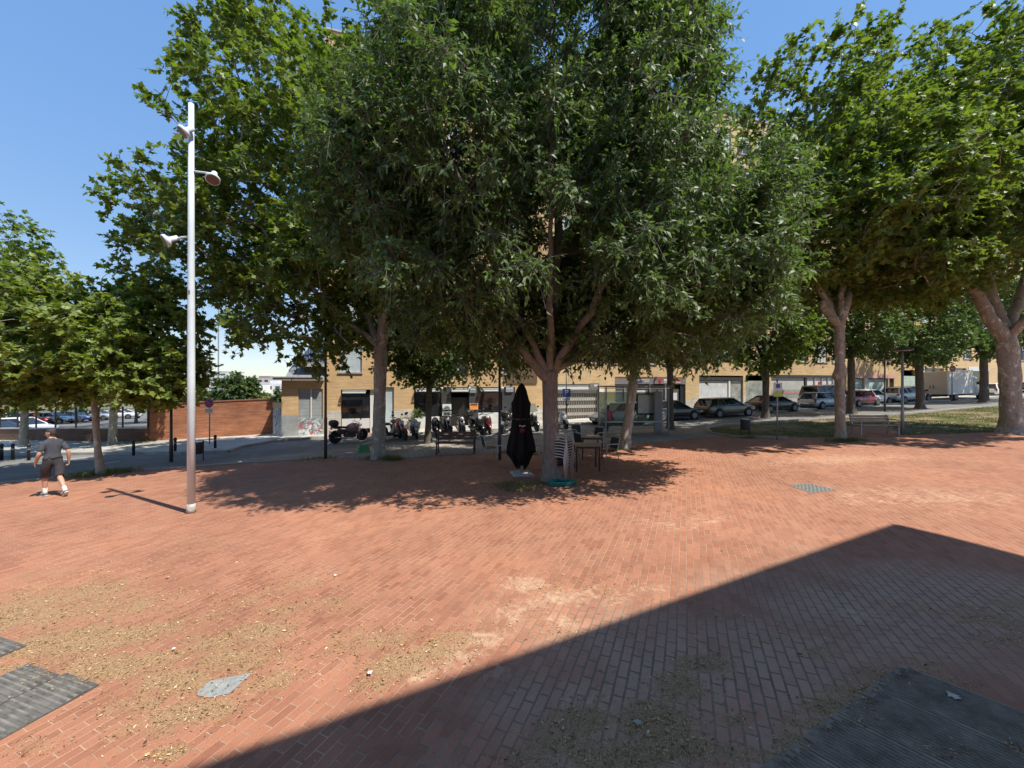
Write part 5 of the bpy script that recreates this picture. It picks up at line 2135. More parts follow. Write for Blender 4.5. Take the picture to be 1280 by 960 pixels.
leaves_mesh('foliage', dv * NR.uniform(.02, .28, n)[:, None] * np.array([1, 1, .3]) + np.stack([np.zeros(n), np.zeros(n), NR.uniform(.45, 1.75, n)], -1), unit(dv + NR.normal(0, .4, (n, 3))), ortho(np.array([[0, 0, 1.]]) + NR.normal(0, .4, (n, 3)), unit(dv)), NR.uniform(.1, .2, n), 'long', L_BUSH, o)

# ---- covers and gratings in the paving
M_GRATE = mk('worn_ribbed_rubber', (.125, .118, .108), .95, 0, .5, 5, spec=.15)
M_GRATE2 = mk('ribbed_rubber_ridge', (.18, .17, .152), .95, 0, .5, 7, spec=.15)

M_GRATED = mk('dusty_dark_rubber', (.27, .22, .165), .95, 0, .5, 4, spec=.05)
M_RIBD = mk('dusty_dark_ridge', (.21, .175, .135), .95, 0, .5, 6, spec=.05)


def ribbed_mat(name, label, quad, d_along, pitch, group=None):
    """ribbed cover sheet let into the paving: quad of ground points"""
    P = [Vector((*p_, G(*p_))) for p_ in quad]
    c = sum(P, Vector()) / 4
    o = empty(name, c.x, c.y, label, 'ground cover', group)
    O_ = Vector(o.location)
    m = MB()
    n_ = len(P)
    m.add([p_ - O_ + Vector((0, 0, .012)) for p_ in P] + [p_ - O_ - Vector((0, 0, .01)) for p_ in P], [(0, 1, 2, 3)] + [(i, (i + 1) % 4, (i + 1) % 4 + 4, i + 4) for i in range(4)])
    m.build('sheet', M_GRATE if 'grey' in label else M_GRATED, o)
    rb = MB()
    a0, a1, b1, b0_ = P
    if d_along == 0:
        a0, a1, b1, b0_ = P[0], P[3], P[2], P[1]
    L_ = (a1 - a0).length
    k_ = int(L_ / pitch)
    for i in range(1, k_):
        t_ = i / k_
        u = a0 + (a1 - a0) * t_ - O_
        v = b0_ + (b1 - b0_) * t_ - O_
        e = (a1 - a0).normalized() * pitch * .27
        j0, j1 = rnd.uniform(.0, .03), rnd.uniform(.97, 1)
        uu, vv = u + (v - u) * j0, u + (v - u) * j1
        z0 = Vector((0, 0, .0125))
        z1 = Vector((0, 0, .019))
        rb.add([uu - e + z0, uu + e + z0, vv + e + z0, vv - e + z0, uu - e * .6 + z1, uu + e * .6 + z1, vv + e * .6 + z1, vv - e * .6 + z1], [(4, 5, 6, 7), (0, 1, 5, 4), (1, 2, 6, 5), (2, 3, 7, 6), (3, 0, 4, 7)])
    rb.build('ribs', M_GRATE2 if 'grey' in label else M_RIBD, o)


RMAT = Vector((*at(124, 857), 0))

e1 = (Vector((*at(124, 857), 0)) - Vector((*at(0, 926), 0))).normalized()
e2 = Vector((e1.y, -e1.x, 0))
RG = 'ribbed rubber covers at the left'


def q4(o_, a_, b_, la, lb):
    return [((o_ + v).x, (o_ + v).y) for v in (Vector(), -a_ * la, -a_ * la - b_ * lb, -b_ * lb)]


ribbed_mat('ribbed_cover', 'grey ribbed cover panel at lower left, nearest the viewer', q4(RMAT, e1, e2, 1.9, .50), 1, .045, RG)
ribbed_mat('ribbed_cover', 'grey ribbed cover panel at lower left, just behind the nearest', q4(RMAT - e2 * .512 - e1 * .03, e1, e2, 1.9, .52), 1, .045, RG)
ribbed_mat('ribbed_cover', 'grey ribbed cover at the left edge, partly under dry chaff', q4(Vector((*at(33, 808), 0)), e1, e2, 1.9, .55), 1, .045, RG)
RT = Vector((*at(1126, 832), 0))
f1 = (Vector((*at(1280, 892), 0)) - RT).normalized()
f2 = (Vector((*at(956, 957), 0)) - RT).normalized()
for k, lab in enumerate(('far dark ribbed cover panel in the shade at lower right', 'second dark ribbed cover panel from the far one at lower right', 'third dark ribbed cover panel from the far one at lower right', 'dark ribbed cover panel at the bottom edge, nearest the viewer')):
    ox = RT + f2 * .512 * k
    P_ = [ox, ox + f1 * 2.4, ox + f1 * 2.4 + f2 * .50, ox + f2 * .50]
    ribbed_mat('ribbed_cover', lab, [(p_.x, p_.y) for p_ in P_], 0, .03, 'dark ribbed covers at the lower right')
# pale patch of cement and the manhole cover
cp = [at(250, 862), at(262, 852), at(296, 845), at(316, 842), at(300, 856), at(286, 868), at(262, 873), at(246, 870)]
o = sheet('cement_patch', cp, mk('grey_cement', (.27, .28, .27), .85, 0, .25, 20), .006, kind=None)
tag(o, 'irregular grey cement patch in the brick paving, with chaff around it', 'patch')
mh = [at(985, 606.5), at(1012, 604.5), at(1047, 612.5), at(1014, 616.5)]
c = [sum(v) / 4 for v in zip(*mh)]
o = empty('manhole_cover', c[0], c[1], 'pale checkered metal cover in the sunny brick paving on the right', 'manhole cover')
m = MB()
m.add([(x - c[0], y - c[1], G(x, y) - G(*c) + .006) for x, y in mh], [(0, 1, 2, 3)])
m.build('plate', mk('pale_cover', (.22, .225, .20), .7, .1, .2, 8), o)
m = MB()
P = [Vector((x - c[0], y - c[1], G(x, y) - G(*c) + .009)) for x, y in mh]
for i in range(12):
    for j in range(12):
        if (i + j) % 2:
            continue
        f_ = lambda s_, t_: (P[0] * (1 - s_) + P[1] * s_) * (1 - t_) + (P[3] * (1 - s_) + P[2] * s_) * t_
        m.add([f_((i + .6) / 13, (j + .6) / 13), f_((i + 1.4) / 13, (j + .6) / 13), f_((i + 1.4) / 13, (j + 1.4) / 13), f_((i + .6) / 13, (j + 1.4) / 13)], [(0, 1, 2, 3)])
m.build('studs', mk('cover_studs', (.16, .165, .15), .7, .2, .1, 8), o)
# single fallen leaf and a few white scraps
def flat_leaf(px, py, size, label, col):
    x, y = at(px, py)
    P_ = LEAF_STAR * size
    m = MB()
    m.add([(p_[0] - size * .5, p_[1], p_[2] * .5 + .02) for p_ in P_], [(0, 1, 2), (0, 2, 3, 4), (0, 4, 5, 6), (0, 6, 7, 8), (0, 8, 9)])
    o_ = m.build('fallen_leaf', col, None)
    o_.location = (x, y, G(x, y) + .012)
    o_.rotation_euler = (0, 0, rnd.uniform(0, 6))
    tag(o_, label, 'leaf')


flat_leaf(1190, 873, .085, 'pale curled leaf lying on the dark ribbed cover', mk('pale_dead_leaf', (.50, .47, .40), .7))
flat_leaf(796, 907, .06, 'grey-green curled leaf among the chaff in the shade', mk('grey_dead_leaf', (.34, .36, .27), .7))
flat_leaf(463, 844, .05, 'bleached curled scrap in the sun near the shadow line', mk('bleached_leaf', (.72, .70, .60), .7))
flat_leaf(217, 814, .035, 'small white scrap on the sunny bricks', mk('white_scrap', (.8, .79, .76), .7))
flat_leaf(419, 721.5, .04, 'tiny white scrap in the middle of the sunny paving', mk('white_scrap2', (.8, .79, .76), .7))
# ---------------------------------------------------------------- vehicles
M_TYRE = mk('tyre_rubber', (.02, .02, .021), .8, 0, .2, 9)
M_RIM = mk('alloy_rim', (.22, .225, .23), .4, .6, .15, 9)
M_CGLASS = glass_mat('car_glass', (.018, .022, .024), .04)
M_LAMPR = mk('tail_lamp', (.30, .02, .02), .25, 0, .1, 9)
M_LAMPW = mk('head_lamp', (.62, .64, .64), .15, .2, .1, 9)
M_TRIM = mk('black_trim', (.022, .022, .023), .6, 0, .2, 9)
M_PLATE = mk('number_plate', (.7, .7, .68), .4, 0, .04, 9)
M_CHROME = mk('chrome', (.6, .6, .6), .18, .95, .03, 9)


def paint(name, col, metal=.25):
    return mk('car_paint_' + name, col, .32, metal, .03, 2, coat=.8)


CARS = {
    # profile stations: (x, z_low, z_top, half width); roof: (x_rear_base, x_rear_top, x_front_top, x_front_base), height, belt
    'hatch': dict(L=3.95, W=1.72, st=[(-1.95, .42, .78, .70), (-1.90, .28, .92, .80), (-1.6, .24, .96, .85), (-.6, .22, .96, .86), (.5, .22, .94, .86), (1.1, .22, .90, .85), (1.6, .24, .78, .80), (1.88, .28, .66, .72), (1.97, .38, .56, .62)], rf=(-1.86, -1.45, .28, 1.08), H=1.48, ax=(-1.22, 1.26)),
    'estate': dict(L=4.45, W=1.75, st=[(-2.2, .42, .80, .72), (-2.14, .28, .92, .81), (-1.7, .24, .95, .86), (-.6, .22, .95, .87), (.6, .22, .92, .87), (1.25, .22, .87, .86), (1.85, .24, .76, .81), (2.15, .28, .64, .73), (2.24, .38, .54, .63)], rf=(-2.1, -1.75, .28, 1.15), H=1.46, ax=(-1.32, 1.36)),
    'saloon': dict(L=4.4, W=1.74, st=[(-2.2, .42, .84, .70), (-2.14, .28, .93, .80), (-1.7, .24, .95, .85), (-.6, .22, .94, .87), (.6, .22, .91, .87), (1.25, .22, .87, .86), (1.85, .24, .76, .81), (2.12, .28, .63, .73), (2.2, .38, .54, .63)], rf=(-1.72, -1.0, .25, 1.15), H=1.42, ax=(-1.3, 1.34)),
    'suv': dict(L=4.3, W=1.8, st=[(-2.12, .48, .86, .74), (-2.06, .34, 1.0, .84), (-1.7, .30, 1.04, .88), (-.6, .28, 1.03, .9), (.6, .28, 1.01, .9), (1.2, .28, .97, .88), (1.75, .30, .88, .84), (2.05, .34, .76, .76), (2.14, .44, .64, .66)], rf=(-1.98, -1.5, .2, 1.1), H=1.58, ax=(-1.3, 1.32)),
    'minivan': dict(L=4.7, W=1.85, st=[(-2.3, .45, 1.0, .78), (-2.26, .30, 1.12, .86), (-1.8, .26, 1.14, .89), (-.6, .25, 1.12, .9), (.7, .25, 1.08, .9), (1.4, .25, 1.0, .88), (1.95, .27, .86, .84), (2.25, .32, .72, .76), (2.34, .42, .6, .66)], rf=(-2.24, -2.1, .55, 1.45), H=1.9, ax=(-1.4, 1.5)),
}


def ring_sec(x, zl, zt, w_):
    zm = zl + (zt - zl) * .48
    h = [(w_ * .80, zl), (w_ * .95, zl + .05), (w_ * .985, zl + .18), (w_, zm), (w_ * .985, zt - .12), (w_ * .94, zt - .035), (w_ * .84, zt)]
    return [(x, -y, z) for y, z in h] + [(x, y, z) for y, z in reversed(h)]


def wheel(root, x, y, r, side):
    m = MB()
    m.smooth = True
    w_ = .2
    m.lathe([(r * .62, -w_ / 2), (r * .93, -w_ / 2), (r, -w_ / 2 + .03), (r, w_ / 2 - .03), (r * .93, w_ / 2), (r * .62, w_ / 2)], (x, y, r), axis='y', k=24)
    wo = m.build('wheel', M_TYRE, root)
    m = MB()
    yy = side * (w_ / 2 + .002)
    m.lathe([(r * .63, yy - .02), (r * .63, yy + .004), (r * .55, yy + .004), (r * .55, yy - .01)], (x, y, r), axis='y', k=20)
    for k in range(6):
        a_ = k * PI / 3
        m.bar((x + r * .08 * math.cos(a_), y + yy, r + r * .08 * math.sin(a_)), (x + r * .6 * math.cos(a_), y + yy, r + r * .6 * math.sin(a_)), r * .2, .02)
    m.lathe([(r * .15, yy - .01), (r * .15, yy + .014)], (x, y, r), axis='y', k=10)
    m.build('rim', M_RIM, wo)


def car(kind, name, label, x, y, yaw, pm, group=None, plate=True, tailm=None):
    D_ = CARS[kind]
    o = empty(name, x, y, label, 'car', group, yaw=yaw, tilt=True)
    st = D_['st']
    xs = [s_[0] for s_ in st]
    # resample for a smooth body
    X_ = np.linspace(xs[0], xs[-1], 34)
    S_ = [np.interp(X_, xs, [s_[k] for s_ in st]) for k in (1, 2, 3)]
    m = MB()
    m.smooth = True
    m.loft([ring_sec(X_[i], S_[0][i], S_[1][i], S_[2][i]) for i in range(len(X_))])
    m.build('body', pm, o)
    x0, x1, x2, x3 = D_['rf']
    H = D_['H']
    belt = lambda xx: float(np.interp(xx, xs, [s_[2] for s_ in st])) - .02
    wb = D_['W'] / 2 * .90
    wr = D_['W'] / 2 * .66
    hr = H - .07
    zb0, zb3 = belt(x0), belt(x3)
    xm = (x1 + x2) / 2
    # glass: front, rear, two sides
    V = lambda xx, yy, zz: Vector((xx, yy, zz))
    fr = [V(x3, -wb * .92, zb3), V(x3, wb * .92, zb3), V(x2, wr * .98, hr), V(x2, -wr * .98, hr)]
    re = [V(x0, -wb * .92, zb0), V(x0, wb * .92, zb0), V(x1, wr * .98, hr), V(x1, -wr * .98, hr)]

    def slab(nm, P_, mat, t_=.02):
        n_ = (P_[1] - P_[0]).cross(P_[2] - P_[0]).normalized() * t_
        cc = sum(P_, Vector()) / len(P_)
        if n_.dot(cc - V(xm, 0, .9)) > 0:
            n_ = -n_
        k = len(P_)
        mm = MB()
        mm.add(P_ + [p_ + n_ for p_ in P_], [tuple(range(k)), tuple(range(2 * k - 1, k - 1, -1))] + [(i, (i + 1) % k, (i + 1) % k + k, i + k) for i in range(k)])
        return mm.build(nm, mat, o)
    slab('windscreen', fr, M_CGLASS)
    slab('rear_window', re, M_CGLASS)
    xb = x0 + (x3 - x0) * .46
    for s_ in (-1, 1):
        xt = x1 + (x2 - x1) * .48
        slab('side_window', [V(x0 + .05, s_ * wb, zb0), V(xb, s_ * wb, belt(xb)), V(xt, s_ * wr, hr), V(x1 + .03, s_ * wr, hr)], M_CGLASS)
        slab('side_window', [V(xb, s_ * wb, belt(xb)), V(x3 - .05, s_ * wb, zb3), V(x2 - .03, s_ * wr, hr), V(xt, s_ * wr, hr)], M_CGLASS)
        pl = MB()
        pl.tube([V(x0 + .02, s_ * wb, zb0), V(x1, s_ * wr, hr)], [.055, .05], 8)
        pl.build('pillar', pm, o)
        pl = MB()
        pl.tube([V(x3 - .02, s_ * wb, zb3), V(x2, s_ * wr, hr)], [.04, .045], 8)
        pl.build('pillar', pm, o)
        pl = MB()
        pl.tube([V(xb, s_ * (wb + .004), belt(xb)), V(xt, s_ * (wr + .004), hr)], .034, 8)
        if kind in ('estate', 'minivan'):
            pl.build('pillar', pm, o)
            pl = MB()
            pl.tube([V(x0 + .75, s_ * (wb + .004), zb0), V(x1 + .65, s_ * (wr + .004), hr)], .04, 8)
        pl.build('pillar', pm, o)
        mi_ = MB()
        mi_.box((x3 - .32, s_ * (wb + .11), zb3 + .08), (.1, .18, .12), bev=.03)
        mi_.build('mirror', pm, o)
        hd = MB()
        hd.box((xb - .22, s_ * (D_['W'] / 2 * .985), belt(xb) - .14), (.16, .02, .025))
        hd.box((xb + .72, s_ * (D_['W'] / 2 * .985), belt(xb) - .15), (.16, .02, .025))
        hd.build('door_handle', pm if kind != 'saloon' else M_TRIM, o)
        sk = MB()
        sk.box((0, s_ * D_['W'] / 2 * .955, st[4][1] + .06), (D_['ax'][1] - D_['ax'][0] - .7, .03, .10), bev=.01)
        sk.build('sill', M_TRIM, o)
        for ax_ in D_['ax']:
            r_ = .31 if kind != 'suv' else .34
            ar = MB()
            ar.smooth = True
            ar.lathe([(r_ + .07, -.012), (r_ + .07, .012), (r_ + .01, .014)], (ax_, s_ * (D_['W'] / 2 * .985), r_ + .02), axis='y', k=22)
            ar.build('wheel_arch', M_TRIM, o)
            wheel(o, ax_, s_ * (D_['W'] / 2 - .085), r_, s_)
        tl = MB()
        xr = st[1][0]
        tl.box((xr + .045, s_ * st[1][3] * .86, st[1][2] - .14), (.14, .22, .2 if kind != 'hatch' else .34), bev=.03)
        tl.build('tail_light', M_LAMPR, o)
        hl = MB()
        xf = st[-2][0]
        hl.box((xf - .05, s_ * st[-2][3] * .84, st[-2][2] - .06), (.2, .26, .13), bev=.04)
        hl.build('headlight', M_LAMPW, o)
    # roof with rounded edges
    m = MB()
    m.smooth = True
    rg = []
    for t_ in np.linspace(0, 1, 9):
        xx = x1 - .10 + (x2 - x1 + .16) * t_
        crown = .05 * math.sin(PI * (.1 + .8 * t_))
        w2 = wr * (1.04 - .06 * abs(t_ - .45))
        rg.append([V(xx, -w2, hr - .02), V(xx, -w2 * 1.0, hr + .015), V(xx, -w2 * .86, hr + .04 + crown * .5), V(xx, -w2 * .4, hr + .055 + crown * .8), V(xx, w2 * .4, hr + .055 + crown * .8), V(xx, w2 * .86, hr + .04 + crown * .5), V(xx, w2, hr + .015), V(xx, w2, hr - .02)])
    m.loft(rg)
    m.build('roof', pm, o)
    bm_ = MB()
    bm_.box((st[0][0] + .03, 0, .42), (.1, st[1][3] * 1.5, .16), bev=.04)
    bm_.build('bumper', M_TRIM, o)
    bm_ = MB()
    bm_.box((st[-1][0] - .03, 0, .40), (.1, st[-2][3] * 1.4, .16), bev=.04)
    bm_.build('bumper', M_TRIM, o)
    if plate:
        for xx in (st[0][0] - .02, st[-1][0] + .02):
            pm_ = MB()
            pm_.box((xx, 0, .52 if xx < 0 else .42), (.012, .5, .11))
            pm_.build('number_plate', M_PLATE, o)
    return o


CG = 'cars parked along the shop road'
W1 = paint('white', (.72, .72, .70), 0)


def park(kind, label, px, py, pm, yaw=FYAW, **kw):
    x, y = at(px, py)
    o = car(kind, 'parked_car', label, x, y, yaw, pm, CG, **kw)
    o.scale = (.92, .92, .92)
    return o


park('hatch', 'small white car mostly hidden behind the bus shelter', 774, 530, W1, FYAW + PI)
park('estate', 'black car with its bonnet showing right of the bus shelter', 838, 525, paint('black', (.012, .012, .014)))
park('estate', 'olive grey estate car seen from its rear left corner', 906, 520.5, paint('olive', (.115, .11, .08)), yaw=FYAW - .02)
park('saloon', 'black saloon car behind the street tree with the reddish stem', 966, 514.7, paint('black', (.012, .012, .014)))
park('hatch', 'pale blue hatchback left of the knobbly plane trunk', 1028, 510.5, paint('pale_blue', (.34, .40, .46)))
park('hatch', 'dark red hatchback right of the knobbly plane trunk', 1072, 507.5, paint('dark_red', (.20, .012, .025)))
park('hatch', 'small white car nose-out between the dark red and silver ones', 1087, 506.0, W1)
park('suv', 'silver car between the dark lamp post and the street tree', 1128, 503.8, paint('silver', (.50, .53, .56), .5))
park('hatch', 'white car at the far end, left of the thick old plane trunk', 1246, 495.2, W1)
park('saloon', 'dark blue car hidden behind the thick old plane trunk', 1290, 492.5, paint('dark_blue', (.02, .03, .06)))
x, y = at(1003, 508)
p = fp(fs(1003), 2.2)
car('minivan', 'parked_van', 'beige people carrier behind the pale blue hatchback', p.x, p.y, FYAW, paint('beige', (.42, .33, .24)), CG)
p = fp(fs(1100), 2.1)
car('hatch', 'parked_car', 'red and white car behind the silver one', p.x, p.y, FYAW, paint('light_red', (.42, .14, .10)), CG)


# ---- box van
x, y = at(1192, 499.5)
o = empty('box_van', x, y, 'white box van with a large cargo box, parked far along the road', 'van', yaw=FYAW, tilt=True)
WV = mk('van_white', (.66, .66, .64), .45, 0, .06, 1.5)
m = MB()
m.box((-1.25, 0, 1.68), (3.9, 2.15, 2.15), bev=.04)
bo = m.build('cargo_box', WV, o)
m = MB()
for s_ in (-1, 1):
    m.box((-1.25, s_ * 1.08, .63), (3.9, .03, .07))
    m.box((-1.25, s_ * 1.08, 2.74), (3.9, .03, .06))
m.build('edge_rails', M_ALU, bo)
for s_ in (-1, 1):
    m = MB()
    m.box((-3.205, s_ * .53, 1.68), (.02, 1.02, 2.0), bev=.005)
    d_ = m.build('rear_door', mk('van_door_beige', (.60, .54, .45), .5, 0, .06, 2), o)
    m = MB()
    m.box((-3.23, s_ * .12, 1.3), (.03, .04, .35))
    m.build('handle', M_TRIM, d_)
m = MB()
m.box((-3.21, .6, 1.0), (.02, .7, .16))
m.build('sign_plate', M_TRIM, o)
m = MB()
m.box((-.3, 0, .5), (5.6, 1.0, .16))
m.build('chassis', M_TRIM, o)
m = MB()
m.box((-3.1, 0, .48), (.12, 2.0, .14), bev=.03)
m.build('bumper', M_TRIM, o)
cab = MB()
cab.smooth = True
prof = [(.72, .4), (.72, 2.15), (1.1, 2.2), (1.45, 2.1), (2.1, 1.4), (2.75, 1.15), (2.85, .9), (2.85, .45), (2.7, .38)]
rings = []
for yy, k_ in ((-1.0, .0), (-.95, .04), (.95, .04), (1.0, .0)):
    rings.append([(px_ - (0 if i < 2 else (.04 - k_)), yy, pz - (.04 - k_ if pz > 1 else 0)) for i, (px_, pz) in enumerate(prof)])
cab.loft(rings)
cab.build('cab', W1, o)
m = MB()
m.add([(1.52, -.86, 2.04), (1.52, .86, 2.04), (2.12, .9, 1.42), (2.12, -.9, 1.42)], [(0, 1, 2, 3)])
m.add([(1.50, -.86, 2.0), (1.50, .86, 2.0), (2.10, .9, 1.38), (2.10, -.9, 1.38)], [(0, 1, 2, 3)])
m.build('windscreen', M_CGLASS, o)
for s_ in (-1, 1):
    m = MB()
    m.prism([(.95, 1.4), (2.0, 1.4), (1.5, 1.98), (.95, 2.02)], s_ * 1.0, s_ * 1.012)
    m.build('side_window', M_CGLASS, o)
    m = MB()
    m.box((1.95, s_ * 1.16, 1.5), (.1, .2, .3), bev=.03)
    m.build('mirror', M_TRIM, o)
    m = MB()
    m.box((2.78, s_ * .78, .88), (.16, .3, .2), bev=.04)
    m.build('headlight', M_LAMPW, o)
    for ax_ in (-1.9, 1.9):
        wheel(o, ax_, s_ * .93, .36, s_)

# ---- car park beyond the low wall
PK = 'cars in the car park beyond the low wall'


def parkd(kind, label, px, d, pm, yaw):
    x, y = atd(px, d)
    return car(kind, 'parked_car' if kind != 'minivan' else 'parked_van', label, x, y, yaw, pm, PK)


parkd('hatch', 'white car nearest the low brown wall, behind its fence at the left', 27, 30, W1, .15)
parkd('hatch', 'dark car at the left edge beyond the low wall', -8, 27, paint('dark_blue', (.02, .03, .06)), .3)
parkd('hatch', 'red car far back in the car park, above the white van roof', 42, 46, paint('bright_red', (.40, .03, .03)), .2)
parkd('saloon', 'silver car far back in the car park behind the man', 66, 47, paint('silver', (.50, .53, .56), .5), .2)
parkd('hatch', 'white car far back in the car park, left of the red one', 12, 48, W1, .2)
parkd('saloon', 'blue car far back in the car park, in the middle', 92, 50, paint('mid_blue', (.06, .10, .25)), .2)
parkd('hatch', 'pale grey car far back in the car park behind the young plane', 122, 52, paint('pale_grey', (.42, .42, .42)), .2)
parkd('saloon', 'white saloon far back in the car park, by the end of the wall', 152, 54, W1, .2)


# ---- motorbikes
def motorbike(px, py, yaw, label, pm, scooter=False, topcase=False, lean=.12, shield=False):
    x, y = at(px, py)
    o = empty('scooter' if scooter else 'motorbike', x, y, label, 'motorbike', 'motorbikes parked in front of the bar', yaw=yaw)
    R_ = Matrix.Rotation(lean, 4, 'X')
    r_ = .26 if scooter else .31
    wb = .64 if scooter else .70

    def part(nm, mb, mat, par=o):
        return mb.build(nm, mat, par, xf=R_)
    for nm, xx in (('wheel', wb), ('wheel', -wb)):
        m = MB()
        m.smooth = True
        w_ = .06 if xx > 0 else .075
        m.lathe([(r_ * .68, -w_ * .8), (r_ * .86, -w_), (r_ * .97, -w_ * .6), (r_, 0), (r_ * .97, w_ * .6), (r_ * .86, w_), (r_ * .68, w_ * .8)], (xx, 0, r_), axis='y', k=22)
        wo = part(nm, m, M_TYRE)
        m = MB()
        for k in range(5):
            a_ = k * 2 * PI / 5
            m.bar((xx, 0, r_), (xx + r_ * .7 * math.cos(a_), 0, r_ + r_ * .7 * math.sin(a_)), .05, .04)
        m.lathe([(.06, -.07), (.06, .07)], (xx, 0, r_), axis='y', k=10)
        part('rim', m, M_RIM, wo)
    m = MB()
    m.smooth = True
    for s_ in (-1, 1):
        m.tube([(wb, .075 * s_, r_), (wb - .26, .075 * s_, .92)], .022, 8)
    part('fork', m, M_CHROME if not scooter else M_TRIM)
    m = MB()
    m.smooth = True
    m.tube([(wb - .42, -.36, 1.0), (wb - .34, -.2, 1.03), (wb - .28, 0, 1.0), (wb - .34, .2, 1.03), (wb - .42, .36, 1.0)], .015, 8)
    ho = part('handlebar', m, M_TRIM)
    for s_ in (-1, 1):
        m = MB()
        m.tube([(wb - .34, s_ * .24, 1.03), (wb - .3, s_ * .3, 1.2)], .008, 6)
        m.box((wb - .31, s_ * .33, 1.24), (.03, .13, .08), bev=.015)
        part('mirror', m, M_TRIM, ho)
    m = MB()
    m.smooth = True
    m.lathe([(.02, -.1), (.085, -.06), (.09, .03), (.075, .05)], (wb - .14, 0, .86), axis='x', k=14)
    part('headlight', m, M_LAMPW)
    if scooter:
        m = MB()
        m.smooth = True
        # front shield, floor board and tail as one sculpted body
        sec = [(wb - .12, .42, .80, .10), (wb - .18, .36, .98, .19), (wb - .30, .22, .95, .22), (wb - .42, .2, .5, .20), (0, .2, .34, .18), (-.2, .2, .42, .19), (-.3, .26, .68, .2), (-.6, .36, .74, .19), (-.88, .5, .72, .12)]
        X_ = np.linspace(0, len(sec) - 1, 30)
        rings = []
        for t_ in X_:
            v_ = [float(np.interp(t_, range(len(sec)), [q_[k] for q_ in sec])) for k in range(4)]
            cx, z0, z1, hw = v_
            rings.append([(cx, hw * math.cos(a_) * (1 if abs(math.cos(a_)) < .7 else .96), (z0 + z1) / 2 + (z1 - z0) / 2 * math.sin(a_)) for a_ in np.linspace(0, 2 * PI, 14, endpoint=False)])
        m.loft(rings)
        part('body', m, pm)
        m = MB()
        m.box((-.42, 0, .775), (.66, .27, .10), bev=.04)
        part('seat', m, M_TRIM)
    else:
        m = MB()
        m.smooth = True
        rings = []
        for (cx, z0, z1, hw) in ((.46, .58, .86, .06), (.36, .46, .97, .15), (.14, .42, 1.0, .17), (-.06, .48, .92, .15), (-.18, .56, .84, .10)):
            rings.append([(cx, hw * math.cos(a_), (z0 + z1) / 2 + (z1 - z0) / 2 * math.sin(a_)) for a_ in np.linspace(0, 2 * PI, 14, endpoint=False)])
        m.loft(rings)
        part('tank', m, pm)
        m = MB()
        m.box((-.42, 0, .80), (.62, .24, .09), Matrix.Rotation(.12, 3, 'Y'), bev=.035)
        part('seat', m, M_TRIM)
        m = MB()
        m.box((.05, 0, .42), (.56, .30, .40), bev=.06)
        m.box((-.38, 0, .56), (.5, .2, .26), Matrix.Rotation(.2, 3, 'Y'), bev=.05)
        m.box((.12, 0, .62), (.22, .24, .2), Matrix.Rotation(-.4, 3, 'Y'), bev=.03)
        part('engine', m, mk('engine_alloy', (.10, .10, .105), .45, .5, .2, 8))
        m = MB()
        m.tube([(wb - .26, 0, .88), (.3, 0, .55), (.2, 0, .28), (-.25, 0, .26), (-.3, 0, .6), (wb - .26, 0, .88)], .03, 8)
        m.tube([(-.25, .0, .36), (-wb, 0.07, r_)], .025, 8)
        part('frame', m, M_TRIM)
        m = MB()
        m.smooth = True
        rings = []
        for (cx, z0, z1, hw) in ((-.5, .72, .80, .11), (-.75, .74, .86, .10), (-.95, .80, .88, .05)):
            rings.append([(cx, hw * math.cos(a_), (z0 + z1) / 2 + (z1 - z0) / 2 * math.sin(a_)) for a_ in np.linspace(0, 2 * PI, 12, endpoint=False)])
        m.loft(rings)
        part('tail', m, pm)
    m = MB()
    m.smooth = True
    m.tube([(.2, -.13, .3), (-.2, -.17, .26), (-.7, -.19, .36)], [.025, .04, .05], 10)
    part('exhaust', m, M_CHROME)
    for xx, th0 in ((wb, .3), (-wb, .5)):
        m = MB()
        m.smooth = True
        pts = [(xx + (r_ + .03) * math.cos(a_), 0, r_ + (r_ + .03) * math.sin(a_)) for a_ in np.linspace(th0, PI - .5 if xx > 0 else PI - .2, 8)]
        rings = [[(p_[0], -.07, p_[2] - .01), (p_[0], -.05, p_[2] + .012), (p_[0], .05, p_[2] + .012), (p_[0], .07, p_[2] - .01)] for p_ in pts]
        m.loft(rings)
        part('mudguard', m, pm if xx > 0 else M_TRIM)
    m = MB()
    m.box((-.93, 0, .76), (.05, .18, .06), bev=.015)
    part('tail_light', m, M_LAMPR)
    m = MB()
    m.box((-.97, 0, .58), (.01, .2, .16))
    part('number_plate', m, M_PLATE)
    if topcase:
        m = MB()
        m.box((-.82, 0, 1.03), (.38, .42, .30), bev=.07)
        part('top_case', m, M_TRIM)
    if shield:
        m = MB()
        m.box((wb - .22, 0, 1.22), (.012, .4, .42), Matrix.Rotation(-.3, 3, 'Y'), bev=.004)
        part('windshield', m, clear_glass('bike_windshield' + label[:6], (.9, .92, .92), .6))
    if px > 460:
        o.scale = (1.1, 1.1, 1.1)
    m = MB()
    m.tube([(-.05, .12, .25), (-.12, .3, -.02)], .012, 6)
    part('side_stand', m, M_TRIM)
    return o


